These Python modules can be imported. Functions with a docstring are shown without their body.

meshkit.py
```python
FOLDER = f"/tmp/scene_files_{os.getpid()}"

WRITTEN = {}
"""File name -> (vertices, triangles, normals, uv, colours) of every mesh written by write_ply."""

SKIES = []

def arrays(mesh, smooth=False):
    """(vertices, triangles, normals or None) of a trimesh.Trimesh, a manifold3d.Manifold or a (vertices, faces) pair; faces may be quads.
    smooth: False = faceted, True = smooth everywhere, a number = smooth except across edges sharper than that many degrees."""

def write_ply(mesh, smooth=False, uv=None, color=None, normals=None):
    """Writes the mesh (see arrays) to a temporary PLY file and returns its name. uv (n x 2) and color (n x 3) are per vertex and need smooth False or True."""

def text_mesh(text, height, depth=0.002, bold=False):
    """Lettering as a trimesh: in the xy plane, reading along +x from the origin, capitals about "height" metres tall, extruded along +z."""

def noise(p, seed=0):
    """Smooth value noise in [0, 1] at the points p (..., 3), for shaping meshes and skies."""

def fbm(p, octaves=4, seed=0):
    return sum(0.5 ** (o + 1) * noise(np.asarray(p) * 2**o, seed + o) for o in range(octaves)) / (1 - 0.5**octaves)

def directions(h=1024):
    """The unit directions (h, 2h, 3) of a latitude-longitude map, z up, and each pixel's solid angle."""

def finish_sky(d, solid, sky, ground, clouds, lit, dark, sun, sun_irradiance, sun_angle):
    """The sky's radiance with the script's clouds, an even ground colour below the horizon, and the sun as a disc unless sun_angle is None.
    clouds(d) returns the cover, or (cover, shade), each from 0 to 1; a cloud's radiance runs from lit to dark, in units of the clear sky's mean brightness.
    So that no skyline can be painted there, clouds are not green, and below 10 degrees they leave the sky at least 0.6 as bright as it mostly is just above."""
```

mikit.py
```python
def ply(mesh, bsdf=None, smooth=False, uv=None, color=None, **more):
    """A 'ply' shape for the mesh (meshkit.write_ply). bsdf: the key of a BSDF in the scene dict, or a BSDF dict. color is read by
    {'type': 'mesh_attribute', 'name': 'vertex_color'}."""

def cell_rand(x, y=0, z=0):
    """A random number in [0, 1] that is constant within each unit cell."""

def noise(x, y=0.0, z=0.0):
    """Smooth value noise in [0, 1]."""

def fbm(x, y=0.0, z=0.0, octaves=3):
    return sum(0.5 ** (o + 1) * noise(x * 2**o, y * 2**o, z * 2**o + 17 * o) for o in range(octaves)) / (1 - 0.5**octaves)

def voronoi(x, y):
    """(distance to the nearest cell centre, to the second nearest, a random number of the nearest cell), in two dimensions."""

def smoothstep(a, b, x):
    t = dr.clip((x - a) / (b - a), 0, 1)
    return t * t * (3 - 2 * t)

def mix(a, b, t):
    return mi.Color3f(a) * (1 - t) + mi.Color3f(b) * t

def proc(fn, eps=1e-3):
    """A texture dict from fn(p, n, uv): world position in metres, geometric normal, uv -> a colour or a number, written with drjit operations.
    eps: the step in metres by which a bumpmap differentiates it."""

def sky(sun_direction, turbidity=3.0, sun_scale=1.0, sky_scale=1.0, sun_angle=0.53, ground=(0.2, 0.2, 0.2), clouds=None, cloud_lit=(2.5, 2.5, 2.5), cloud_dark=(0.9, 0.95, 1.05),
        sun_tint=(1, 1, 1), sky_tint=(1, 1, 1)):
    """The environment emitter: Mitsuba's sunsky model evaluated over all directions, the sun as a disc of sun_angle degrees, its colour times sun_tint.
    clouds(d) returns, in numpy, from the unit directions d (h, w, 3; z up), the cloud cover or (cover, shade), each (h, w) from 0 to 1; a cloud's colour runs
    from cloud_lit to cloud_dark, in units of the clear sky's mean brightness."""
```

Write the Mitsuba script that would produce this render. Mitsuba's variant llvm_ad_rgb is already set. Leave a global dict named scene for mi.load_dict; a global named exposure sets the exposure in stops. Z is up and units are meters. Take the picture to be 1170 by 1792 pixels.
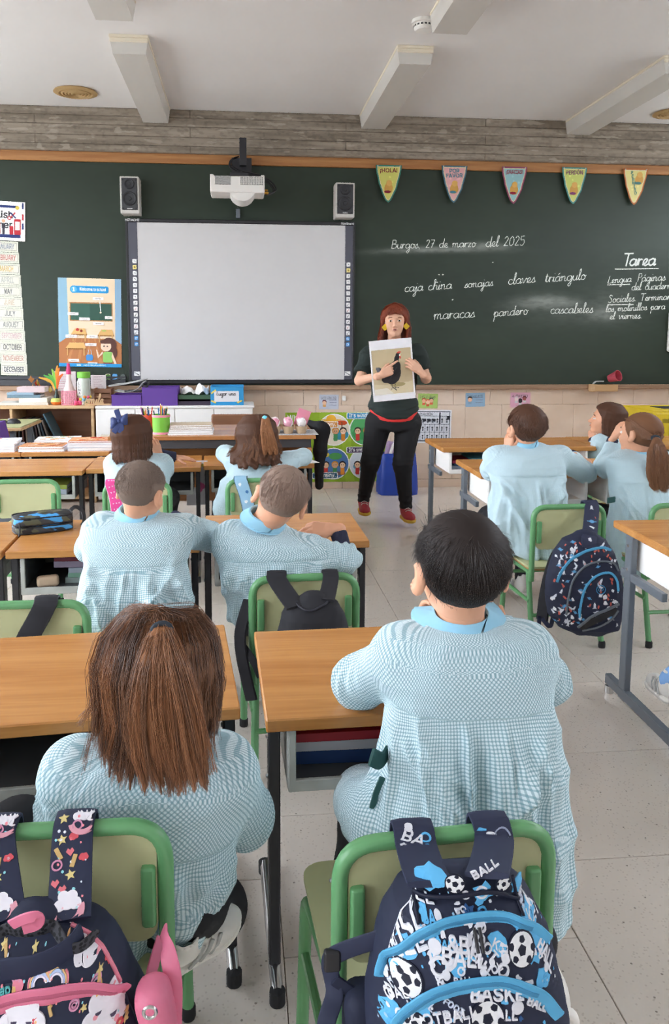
import math, random, os
import numpy as np, trimesh, manifold3d as m3, mitsuba as mi, drjit as dr
import shapely, shapely.geometry as sg, shapely.affinity as sa
import mikit, meshkit
from mikit import proc, noise, fbm, smoothstep, mix, cell_rand
T = mi.ScalarTransform4f
random.seed(7); RNG = np.random.default_rng(7)
scene, labels = {'type': 'scene'}, {}

# ------------------------------------------------------------------ camera, sky, exposure
FOC, PX, PY, PITCH, ROLL, YAW, EYE = 1397.26, 550.75, 763.33, .1228, .0032, .0948, 1.395
_f = np.array([math.sin(YAW)*math.cos(PITCH), math.cos(YAW)*math.cos(PITCH), -math.sin(PITCH)])
_r = np.array([math.cos(YAW), -math.sin(YAW), 0.]); _u = np.cross(_r, _f)
_r, _u = _r*math.cos(ROLL)+_u*math.sin(ROLL), -_r*math.sin(ROLL)+_u*math.cos(ROLL)
scene['camera'] = {'type': 'perspective', 'fov_axis': 'x', 'fov': math.degrees(2*math.atan(585/FOC)), 'near_clip': .05, 'far_clip': 60.,
    'principal_point_offset_x': (585-PX)/1170, 'principal_point_offset_y': (896-PY)/1792,
    'to_world': T().look_at(origin=[0, 0, EYE], target=[float(x) for x in np.array([0, 0, EYE])+_f], up=[float(x) for x in _u])}
scene['sky'] = mikit.sky((-.5, .2, .85), turbidity=4, sun_scale=0., sky_scale=1., ground=(.42, .41, .38), clouds=lambda d: np.ones(d.shape[:2]), cloud_lit=(2.05, 2.2, 2.4), cloud_dark=(1.9, 1.9, 1.95))
exposure = 5.0

def at(px, py, Y):            # the point of the picture's line of sight that lies at distance Y into the room
    d = (px-PX)/FOC*_r-(py-PY)/FOC*_u+_f
    return d*(Y/d[1])+[0, 0, EYE]
def atz(px, py, z):           # ... that lies at height z
    d = (px-PX)/FOC*_r-(py-PY)/FOC*_u+_f
    return d*((z-EYE)/d[2])+[0, 0, EYE]

# ------------------------------------------------------------------ entries and names
def lin(c):
    if isinstance(c, str):
        if len(c) == 4: c = '#'+''.join(x*2 for x in c[1:])
        c = [int(c[i:i+2], 16)/255 for i in (1, 3, 5)]
        c = [x/12.92 if x <= .04045 else ((x+.055)/1.055)**2.4 for x in c]
    return [float(x) for x in c]
def mat(name, color, rough=.5, metal=0., spec=.5, bump=None, scale=.001, **kw):
    c = proc(color) if callable(color) else {'type': 'rgb', 'value': lin(color)} if not isinstance(color, dict) else color
    d = {'type': 'principled', 'base_color': c, 'roughness': rough, 'metallic': metal, 'specular': spec, **kw}
    if bump: d = {'type': 'bumpmap', 'nested': d, 'tex': proc(bump), 'scale': scale}
    scene['mat_'+name] = {'type': 'twosided', 'bsdf': d}
    return 'mat_'+name
USED = set()
def number(k):
    if k not in USED and k not in scene: USED.add(k); return k
    i = 1
    while f'{k}_{i:03d}' in USED: i += 1
    USED.add(f'{k}_{i:03d}'); return f'{k}_{i:03d}'
def thing(name, label, cat, group=None):
    k = number(name); labels[k] = {'label': label, 'category': cat}
    if group: labels[k]['group'] = group
    return k
def struct(name, mesh, m, smooth=False, label=None):
    k = number(name); labels[k] = {'kind': 'structure'}
    if label: labels[k]['label'] = label
    if mesh is not None: scene[k] = mikit.ply(mesh, m, smooth)
    return k
def put(parent, name, mesh, m, smooth=30, label=None, kind=None, to=None, **kw):
    k = number(f'{parent}__{name}')
    d = dict(mesh) if isinstance(mesh, dict) else mikit.ply(mesh, m, smooth, **kw)
    if to is not None: d['to_world'] = to
    scene[k] = d
    if label or kind: labels[k] = {a: b for a, b in (('label', label), ('kind', kind)) if b}
    return k
def own(k, mesh, m, smooth=30, to=None, **kw):        # a thing that is one mesh
    d = dict(mesh) if isinstance(mesh, dict) else mikit.ply(mesh, m, smooth, **kw)
    if to is not None: d['to_world'] = to
    scene[k] = d; return k
def ply_n(v, f, n, m, uv=None, color=None):           # a ply with given normals
    p = meshkit.write_ply((v, f), True, uv, color, normals=n)
    return {'type': 'ply', 'filename': p, 'face_normals': False, 'bsdf': {'type': 'ref', 'id': m}}

# ------------------------------------------------------------------ mesh helpers
def tm(man):
    a = man.to_mesh(); return trimesh.Trimesh(a.vert_properties[:, :3], a.tri_verts, process=False)
def hull(pts): return tm(m3.Manifold.hull_points(np.asarray(pts, float)))
def bx(x0, x1, y0, y1, z0, z1, c=.002):                # box with chamfered edges
    c = min(c, (x1-x0)*.45, (y1-y0)*.45, (z1-z0)*.45); p = []
    for X, sx in ((x0, 1), (x1, -1)):
        for Y, sy in ((y0, 1), (y1, -1)):
            for Z, sz in ((z0, 1), (z1, -1)):
                p += [(X+sx*c, Y+sy*c, Z), (X+sx*c, Y, Z+sz*c), (X, Y+sy*c, Z+sz*c)]
    return hull(p)
def rbox(x0, x1, y0, y1, z0, z1, r, n=8):              # rounded box
    s = m3.Manifold.sphere(r, n*2); q = []
    for X in (x0+r, x1-r):
        for Y in (y0+r, y1-r):
            for Z in (z0+r, z1-r): q.append(s.translate((X, Y, Z)))
    return tm(m3.Manifold.batch_hull(q))
def cat(*ms):
    L = []
    for a in ms: L += a if isinstance(a, (list, tuple)) else [a]
    return trimesh.util.concatenate(L)
def mv(mesh, loc=(0, 0, 0), rz=0., rx=0., ry=0., s=1.):
    m = mesh.copy(); M = trimesh.transformations.euler_matrix(rx, ry, rz, 'sxyz'); M[:3, :3] *= s; M[:3, 3] = loc
    m.apply_transform(M); return m
def TM(loc=(0, 0, 0), rz=0., rx=0., ry=0., s=1.):
    M = trimesh.transformations.euler_matrix(rx, ry, rz, 'sxyz'); M[:3, :3] *= s; M[:3, 3] = loc
    return T(M.tolist())
def catmull(P, n=8, closed=False):
    P = np.asarray(P, float)
    if closed: Q = np.vstack([P[-1], P, P[:2]])
    else: Q = np.vstack([2*P[0]-P[1], P, 2*P[-1]-P[-2]])
    out = []; t = np.linspace(0, 1, n, endpoint=False)[:, None]
    for i in range(len(Q)-3):
        a, b, c, d = Q[i:i+4]
        out.append(.5*(2*b+(c-a)*t+(2*a-5*b+4*c-d)*t*t+(3*b-a-3*c+d)*t**3))
    if not closed: out.append(P[-1:])
    return np.vstack(out)
def frames(P, closed=False):
    P = np.asarray(P, float); d = np.gradient(P, axis=0)
    if closed: d = np.roll(P, -1, 0)-np.roll(P, 1, 0)
    d /= np.maximum(np.linalg.norm(d, axis=1, keepdims=True), 1e-12)
    a = np.array([0, 0, 1.]) if abs(d[0, 2]) < .9 else np.array([1., 0, 0]); N = []
    n = np.cross(d[0], np.cross(a, d[0])); n /= np.linalg.norm(n)
    for k in d:
        n = n-k*(n@k); n /= np.linalg.norm(n); N.append(n)
    N = np.array(N); return d, N, np.cross(d, N)
def tube(P, r, n=10, closed=False, flat=None, up=None, side=None):  # tube along P; flat=(a,b): elliptic/rect section half sizes; up: fixed normal direction of a
    P = np.asarray(P, float); d, N, B = frames(P, closed)
    if up is not None:
        N = np.cross(d, np.cross(np.asarray(up, float), d)); N /= np.maximum(np.linalg.norm(N, axis=1, keepdims=True), 1e-9); B = np.cross(d, N)
    if side is not None:
        B = np.asarray(side, float)-d*(d@np.asarray(side, float))[:, None]; B /= np.maximum(np.linalg.norm(B, axis=1, keepdims=True), 1e-9); N = np.cross(B, d)
    th = np.arange(n)*2*np.pi/n; r = np.broadcast_to(np.asarray(r, float), (len(P),))
    if flat is not None:
        a, b = flat; c, s = np.cos(th), np.sin(th); k = 4.; q = (np.abs(c)**k+np.abs(s)**k)**(-1/k); ca, sb = c*q*a, s*q*b; R = np.ones(len(P)); R = R*r/r.max()
    else: ca, sb, R = np.cos(th), np.sin(th), r
    V = P[:, None]+R[:, None, None]*(N[:, None]*ca[None, :, None]+B[:, None]*sb[None, :, None])
    m, F = len(P), []; V = V.reshape(-1, 3); j = np.arange(n); jn = (j+1) % n
    for i in range(m if closed else m-1):
        a, b = i*n, ((i+1) % m)*n
        F += [np.stack([a+j, a+jn, b+jn], 1), np.stack([a+j, b+jn, b+j], 1)]
    if not closed:
        V = np.vstack([V, P[0], P[-1]]); o = len(V)
        F += [np.stack([jn, j, 0*j+o-2], 1), np.stack([(m-1)*n+j, (m-1)*n+jn, 0*j+o-1], 1)]
    return trimesh.Trimesh(V, np.vstack(F), process=False)
def lathe(prof, n=24):
    prof = np.asarray(prof, float); th = np.arange(n)*2*np.pi/n
    V = np.stack([prof[:, None, 0]*np.cos(th), prof[:, None, 0]*np.sin(th), prof[:, None, 1]+0*th], -1).reshape(-1, 3); F = []; j = np.arange(n); jn = (j+1) % n
    for i in range(len(prof)-1): F += [np.stack([i*n+j, i*n+jn, (i+1)*n+jn], 1), np.stack([i*n+j, (i+1)*n+jn, (i+1)*n+j], 1)]
    return trimesh.Trimesh(V, np.vstack(F), process=False)
def prism(poly, h):
    g = getattr(poly, 'geoms', [poly])
    return cat([trimesh.creation.extrude_polygon(q, h, engine='earcut') for q in g if q.area > 1e-10])
def rrect(x0, y0, x1, y1, r):
    r = min(r, (x1-x0)/2.01, (y1-y0)/2.01)
    return sg.box(x0+r, y0+r, x1-r, y1-r).buffer(r, quad_segs=5)
def orient(mesh, o, u, v):                               # from (u, v, w) coordinates to the world
    u, v = np.asarray(u, float), np.asarray(v, float); w = np.cross(u, v); m = mesh.copy()
    m.vertices = np.asarray(o)+m.vertices[:, :1]*u+m.vertices[:, 1:2]*v+m.vertices[:, 2:3]*w; return m
def grid(S, nu, nv, wrap=False):                         # mesh of a (nv, nu, 3) array
    V = np.asarray(S).reshape(-1, 3); F = []; i = np.arange(nu if wrap else nu-1); i2 = (i+1) % nu
    for j in range(nv-1):
        F += [np.stack([j*nu+i, j*nu+i2, (j+1)*nu+i2], 1), np.stack([j*nu+i, (j+1)*nu+i2, (j+1)*nu+i], 1)]
    return trimesh.Trimesh(V, np.vstack(F), process=False)
class Flat:                                              # flat print: coloured shapes in layers of .3 mm
    def __init__(s, lift=.0004, clip=None): s.m, s.c, s.k, s.lift, s.clip = [], [], 1, lift, clip
    def add(s, poly, col, dz=None):
        if s.clip is not None and not isinstance(poly, trimesh.Trimesh): poly = poly.intersection(s.clip); poly = shapely.union_all([g for g in getattr(poly, 'geoms', [poly]) if g.geom_type in ('Polygon', 'MultiPolygon')]) if not poly.is_empty else poly
        if not isinstance(poly, trimesh.Trimesh) and poly.area < 1e-9: return
        m = poly if isinstance(poly, trimesh.Trimesh) else prism(poly, s.lift)
        m = m.copy(); m.vertices[:, 2] += s.k*s.lift*.22 if dz is None else dz; s.k += 1
        s.m.append(m); s.c.append(np.tile(lin(col), (len(m.vertices), 1)))
    def rect(s, x0, y0, x1, y1, col, r=0): s.add(rrect(x0, y0, x1, y1, r) if r else sg.box(x0, y0, x1, y1), col)
    def circ(s, x, y, rx, col, ry=None, rot=0): s.add(sa.rotate(sa.scale(sg.Point(x, y).buffer(rx, quad_segs=6), 1, (ry or rx)/rx), rot), col)
    def line(s, pts, w, col): s.add(sg.LineString(pts).buffer(w/2, cap_style=2), col)
    def poly(s, pts, col): s.add(sg.Polygon(pts).buffer(0), col)
    def text(s, t, x, y, h, col, bold=True, center=True, width=None, rot=0, vert=False):
        m = TEXT(t, bold); m = m.copy(); m.vertices[:, :2] *= h
        w0, w1 = m.vertices[:, 0].min(), m.vertices[:, 0].max()
        if width: m.vertices[:, 0] *= width/(w1-w0); w0, w1 = w0*width/(w1-w0), w1*width/(w1-w0)
        if center: m.vertices[:, 0] -= (w0+w1)/2
        m.vertices[:, 2] = np.where(m.vertices[:, 2] > 1e-6, s.lift, 0)
        if rot: m = mv(m, rz=rot)
        m.vertices[:, :2] += (x, y); s.add(m, col)
    def build(s, o, u, v):
        m = cat(s.m); return orient(m, o, u, v), np.vstack(s.c)
_tx = {}
def TEXT(t, bold=True):
    if (t, bold) not in _tx: _tx[t, bold] = meshkit.text_mesh(t, 1., .01, bold)
    return _tx[t, bold]
def flat_put(parent, name, fl, o, u, v, label=None):
    m, c = fl.build(o, u, v); return put(parent, name, m, PRINT, False, label, color=c)

# ------------------------------------------------------------------ materials
PRINT = mat('print', {'type': 'mesh_attribute', 'name': 'vertex_color'}, .55, spec=.3)
WHITE = mat('white', '#e6e4e0', .5)
PAPER = mat('paper', '#e9e8e6', .7, spec=.2)
BLACK = mat('black', '#1c1c20', .45)
BLACKM = mat('black_metal', '#26262b', .38)
DARK = mat('dark_grey', '#36373b', .5)
GREY = mat('grey_metal', '#5f666e', .4)
LGREY = mat('light_grey', '#a9aaa8', .45)
CHROME = mat('chrome', '#c9c9c9', .18, 1.)
def wood(c0, c1, sc=1., ax='x'):
    def fn(p, n, uv):
        a, b = (p.x, p.y) if ax == 'x' else (p.y, p.x)
        w = fbm(a*1.6*sc, b*22*sc, p.z*22*sc, 3); g = fbm(a*9*sc, b*160*sc, p.z*160*sc, 2)
        return mix(lin(c0), lin(c1), dr.clip((w-.3)*1.7*.75+(g-.4)*.5, 0, 1))
    return fn
DESKTOP = mat('desk_wood', wood('#ab7038', '#c79256'), .3)
TEAK = mat('trim_wood', wood('#9c6638', '#b98856', 1.5), .5)
LEDGEW = mat('ledge_wood', wood('#85664e', '#b3957a', 1.5), .5)
PALEW = mat('pale_wood', wood('#b5936b', '#d4b48a', 1.5), .45)
BROWNW = mat('brown_wood', wood('#7e553b', '#96694b', 1.), .5)
def concrete(p, n, uv):
    a = fbm(p.x*2.2, p.z*26, p.y*5, 4); b = fbm(p.x*30, p.z*60, p.y*30, 3); w = smoothstep(.66, .74, fbm(p.x*9, p.z*30, 3., 3))
    c = mix(lin('#80766a'), lin('#a59a8d'), dr.clip((a-.3)*1.7, 0, 1))
    c = mix(c, c*.72, smoothstep(.45, .75, b)*.7)
    return mix(c, lin('#bdb4a8'), w*.4)
CONCRETE = mat('concrete', concrete, .85, spec=.2, bump=lambda p, n, uv: fbm(p.x*25, p.z*70, p.y*30, 3), scale=.006)
def marble(p, n, uv):
    a = fbm(p.x*3, p.z*5, p.y*3+7, 4); b = fbm(p.x*12, p.z*16, 1., 3)
    return mix(lin('#d2bba6'), lin('#e6d3c2'), dr.clip((a-.25)*1.5+(b-.5)*.3, 0, 1))
MARBLE = mat('wall_tile', marble, .28)
def terrazzo(p, n, uv):
    a = fbm(p.x*.9, p.y*.9, 2., 3); f1, f2, r = mikit.voronoi(p.x*110, p.y*110)
    c = mix(lin('#c6bcb1'), lin('#d4cbc2'), dr.clip(a, 0, 1))
    chip = smoothstep(.32, .22, f1)
    c = mix(c, mix(lin('#8c7c6c'), lin('#d2c8bb'), smoothstep(.25, .5, r)), chip*.28*smoothstep(.3, .5, cell_rand(r*977)))
    sp = smoothstep(.035, .022, mikit.voronoi(p.x*11+3, p.y*11)[0])
    return mix(c, lin('#5a4f45'), sp*.7)
TERRAZZO = mat('terrazzo', terrazzo, .22)
GROUT = mat('grout', '#6d6153', .8)
PLASTER = mat('plaster', lambda p, n, uv: mix(lin('#dad8d7'), lin('#e0dedd'), fbm(p.x*2, p.y*2, p.z*2, 3)), .8, spec=.1)
def chalk(p, n, uv):
    a = fbm(p.x*1.3, p.z*2.2, 1., 4); s = fbm(p.x*14, p.z*40, 5., 3)
    c = mix(lin('#28322a'), lin('#313d31'), dr.clip(a, 0, 1)+(s-.5)*.25)
    def smear(x, z, rx, rz, tilt=0.):
        u = (p.x-x)/rx; v = (p.z-z-tilt*(p.x-x)+.25*rz*u*u)/rz
        return dr.exp(-(u*u+v*v))*(.4+s)
    k = smear(2.84, 1.73, .28, .055)*.55+smear(1.75, 2.19, .45, .025, .03)*.5+smear(2.25, 2.23, .2, .03)*.4+smear(3.5, 1.72, .25, .16)*.12+smear(3.4, 1.62, .12, .05)*.35+smear(3.05, 1.62, .4, .1)*.08
    return mix(c, lin('#a8ada6'), dr.clip(k, 0, .5))
CHALKB = mat('chalkboard', chalk, .45, spec=.3)
CHALK = mat('chalk', '#d9dcd6', .9, spec=.1)

# ------------------------------------------------------------------ the room
YW, XL, XR, YB, ZC = 7.27, -3.3, 4.75, -2.6, 3.33
k = struct('floor', bx(XL-.1, XR+.1, YB-.1, YW+.1, -.12, -.0035, .001), GROUT)
TW, TD = .69, .54
tile = mikit.ply(bx(-TW/2+.0012, TW/2-.0012, -TD/2+.0012, TD/2-.0012, -.012, 0, .0012), TERRAZZO)
for i in range(-7, 6):
    for j in range(-3, 15):
        x, y = .78+TW*(i+.5), 3.0+TD*(j-5)+(.27 if i == 0 or i % 2 == 0 and i < 0 else 0)
        if XL < x-TW/2+.05 and x+TW/2 < XR+.6 and y-TD/2 < YW-.02 and y > YB+.3 and abs(x) < .9+.62*max(y, 0)+.3: 
            if y+TD/2 > YW: put('floor', 'tile', bx(x-TW/2+.0012, x+TW/2-.0012, y-TD/2+.0012, YW+.005, -.012, 0, .0012), TERRAZZO)
            else: put('floor', 'tile', tile, None, to=T().translate([x, y, 0]))
struct('ceiling', bx(XL-.1, XR+.1, YB-.1, YW+.1, ZC, ZC+.12, .001), PLASTER)
k = struct('wall_front', bx(XL-.1, XR+.1, YW+.012, YW+.16, 0, ZC, .001), GROUT)
tl = mikit.ply(bx(-.174, .174, -.012, 0, -.174, .174, .002), MARBLE); th = mikit.ply(bx(-.174, .174, -.012, 0, -.074, .074, .002), MARBLE)
for r, (zc, d) in enumerate(((.852, th), (.603, tl), (.254, tl))):
    for i in range(-9, 14):
        x = .41+.35*i+(0.0 if r != 1 else .117)
        if XL < x-.2 and x+.2 < XR: put('wall_front', 'tile', d, None, to=T().translate([x, YW+.012, zc]))
bs = mikit.ply(bx(-.348, .348, -.0135, 0, 0, .077, .002), MARBLE)
for i in range(-4, 6): put('wall_front', 'base_tile', bs, None, to=T().translate([.6+.7*i, YW+.012, 0]))
struct('wall_back', bx(XL, XR, YB-.15, YB, 0, ZC, .001), PLASTER)
ys = [YB, -2.3, -.1, .1, 2.3, 2.5, 4.7, 4.9, 6.9, YW]
wl = [bx(XL-.2, XL, YB, YW, 0, .85, .001), bx(XL-.2, XL, YB, YW, 3.1, ZC, .001)]+[bx(XL-.2, XL, ys[i], ys[i+1], .85, 3.1, .001) for i in range(0, 9, 2)]
struct('wall_left', cat(wl), PLASTER)
for i in range(1, 8, 2):
    a, b = ys[i], ys[i+1]
    fr = [bx(XL-.14, XL-.09, a, b, z, z+.05, .003) for z in (.85, 3.05)]+[bx(XL-.14, XL-.09, y, y+.05, .9, 3.05, .003) for y in (a, (a+b)/2-.025, b-.05)]
    struct('window_%d' % ((i+1)//2), cat(fr), WHITE)
struct('wall_right', cat([bx(XR, XR+.15, YB, YW, 0, 2.2, .001), bx(XR, XR+.15, YB, YW, 3.1, ZC, .001)]+[bx(XR, XR+.15, ys[i], ys[i+1], 2.2, 3.1, .001) for i in range(0, 9, 2)]), PLASTER)
for i in range(1, 8, 2):
    a, b = ys[i], ys[i+1]
    struct('window_%d' % ((i+1)//2+4), cat([bx(XR+.05, XR+.1, a, b, z, z+.05, .003) for z in (2.2, 3.05)]+[bx(XR+.05, XR+.1, y, y+.05, 2.25, 3.05, .003) for y in (a, (a+b)/2-.025, b-.05)]), WHITE)
# the concrete beam, cast against boards: each board's print is a strip of its own
bm = struct('beam', bx(XL, XR, YW-.055, YW+.012, 2.972, ZC, .003), CONCRETE)
z = 2.972
for i, h in enumerate((.055, .075, .085, .075, .068)):
    L = [XL, -1.7, .95, 3.1, XR] if i % 2 else [XL, -.4, 2.2, XR]
    for a, b in zip(L, L[1:]):
        o = RNG.uniform(.004, .017); put(bm, 'board_print', bx(a+.001, b-.001, YW-.055-o, YW-.05, z+.0015, z+h-.0015, .003), CONCRETE, False)
    z += h
struct('trim_1', bx(XL, XR, YW-.03, YW+.012, 2.89, 2.972, .004), TEAK)

# ------------------------------------------------------------------ chalkboard, chalk writing, ledge
SCREEN = mat('screen', '#c6c4c4', .35)
YB1 = YW-.012
cb = thing('chalkboard', 'dark green chalkboard as wide as the wall with a date and words in white chalk', 'chalkboard')
put(cb, 'board', bx(XL+.02, XR-.02, YB1, YW+.01, .965, 2.889, .002), CHALKB, False)
put(cb, 'tray', cat(bx(XL+.02, -1.0, YB1-.06, YB1, .968, 1.02, .004), bx(XL+.02, -1.0, YB1-.012, YB1, 1.02, 1.05, .003)), DARK, False, 'dark grey tray along the lower left edge')
struct('trim_2', bx(XL, XR, YW-.07, YW+.012, .925, .9665, .004), LEDGEW)
GL = {
 'a': (1.05, [[(.85,.8),(.5,1),(.12,.7),(.1,.25),(.4,0),(.75,.3),(.88,.95),(.84,.3),(.92,0),(1.1,.2)]]),
 'b': (.9, [[(0,.1),(.35,1.3),(.45,2.1),(.22,2),(.2,.6),(.22,0),(.6,0),(.8,.5),(.6,.9),(.95,.85)]]),
 'c': (.85, [[(.75,.8),(.5,1),(.15,.75),(.12,.25),(.45,0),(.9,.2)]]),
 'd': (1.05, [[(.85,.8),(.5,1),(.12,.7),(.1,.25),(.4,0),(.75,.3),(.95,2.1),(.84,.3),(.95,0),(1.1,.2)]]),
 'e': (.8, [[(0,.1),(.45,.4),(.6,.85),(.4,1),(.15,.7),(.15,.25),(.45,0),(.85,.2)]]),
 'g': (1.05, [[(.85,.8),(.5,1),(.12,.7),(.1,.25),(.4,0),(.75,.3),(.88,.95),(.84,-.6),(.6,-1.1),(.35,-.9),(.6,-.4),(1.1,.2)]]),
 'h': (1., [[(0,.1),(.35,1.3),(.42,2.1),(.22,2),(.18,.8),(.15,0)],[(.17,.5),(.5,1),(.72,.8),(.72,.2),(.85,0),(1.05,.2)]]),
 'i': (.45, [[(0,.1),(.2,1),(.18,.2),(.28,0),(.5,.2)],[(.25,1.5),(.28,1.62)]]),
 'j': (.5, [[(0,.1),(.25,1),(.22,-.6),(0,-1.1),(-.2,-.8),(.15,-.3),(.55,.2)],[(.28,1.5),(.31,1.62)]]),
 'l': (.5, [[(0,.1),(.35,1.2),(.42,2.1),(.22,2),(.15,.5),(.25,0),(.55,.2)]]),
 'm': (1.55, [[(0,.6),(.15,1),(.2,.8),(.18,0)],[(.18,.6),(.45,1),(.65,.8),(.64,0)],[(.65,.6),(.95,1),(1.15,.8),(1.14,.2),(1.28,0),(1.6,.2)]]),
 'n': (1.1, [[(0,.6),(.15,1),(.2,.8),(.18,0)],[(.18,.6),(.5,1),(.72,.8),(.7,.2),(.84,0),(1.15,.2)]]),
 'o': (.95, [[(.6,.95),(.3,.95),(.1,.5),(.3,.02),(.65,.1),(.8,.6),(.6,.95),(.65,.75),(1.,.85)]]),
 'p': (1., [[(0,.3),(.2,1),(.2,0),(.15,-1.1)],[(.2,.6),(.5,1),(.8,.7),(.7,.15),(.4,0),(.25,.2)],[(.6,.05),(1.05,.2)]]),
 'r': (.75, [[(0,.2),(.15,1),(.2,.8),(.2,0)],[(.2,.55),(.4,.95),(.7,.85)]]),
 's': (.75, [[(0,.1),(.45,1),(.5,.7),(.65,.25),(.4,0),(.1,.1)],[(.4,0),(.8,.2)]]),
 't': (.6, [[(0,.1),(.25,1.7),(.2,.3),(.35,0),(.65,.2)],[(0,1.15),(.55,1.2)]]),
 'u': (1.02, [[(0,.3),(.12,1),(.12,.3),(.35,0),(.7,.3),(.8,1),(.78,.2),(.9,0),(1.05,.2)]]),
 'v': (.9, [[(0,.8),(.12,1),(.35,0),(.75,1),(.72,.8),(.98,.85)]]),
 'z': (.8, [[(.05,.95),(.65,.95)],[(.65,.95),(.1,.05)],[(.1,.05),(.75,.05)]]),
 'B': (1.2, [[(.2,2),(.1,0)],[(.2,2),(.8,1.9),(.8,1.2),(.25,1.05),(.95,.9),(1,.2),(.1,0)]]),
 'L': (1.05, [[(.4,2),(.25,1),(.1,.05)],[(.1,.05),(1.,.05)]]),
 'P': (1., [[(.25,2),(.15,0)],[(.25,2),(.8,1.9),(.85,1.2),(.25,1)]]),
 'S': (1.05, [[(.9,1.7),(.5,2),(.2,1.6),(.7,1),(.8,.3),(.4,0),(.05,.3)]]),
 'T': (1.25, [[(0,2),(1.3,2.05)],[(.65,2),(.55,0)]]),
 '2': (1., [[(.1,1.5),(.4,1.9),(.75,1.5),(.4,.6),(.1,.05)],[(.1,.05),(.85,.08)]]),
 '7': (1., [[(.05,1.85),(.8,1.85)],[(.8,1.85),(.3,0)],[(.2,.95),(.7,.98)]]),
 '0': (1., [[(.45,1.9),(.1,1.3),(.15,.4),(.45,0),(.8,.5),(.8,1.4),(.45,1.9)]]),
 '5': (1., [[(.75,1.9),(.2,1.85)],[(.2,1.85),(.15,1.1),(.6,1.15),(.8,.6),(.5,0),(.1,.15)]]),
 ',': (.6, [[(.25,.1),(.2,-.3)]]), '.': (.5, [[(.2,.02),(.25,.12)]]), ' ': (.9, []), '1': (.6, [[(.1,1.5),(.35,1.9)],[(.35,1.9),(.3,0)]])}
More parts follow.
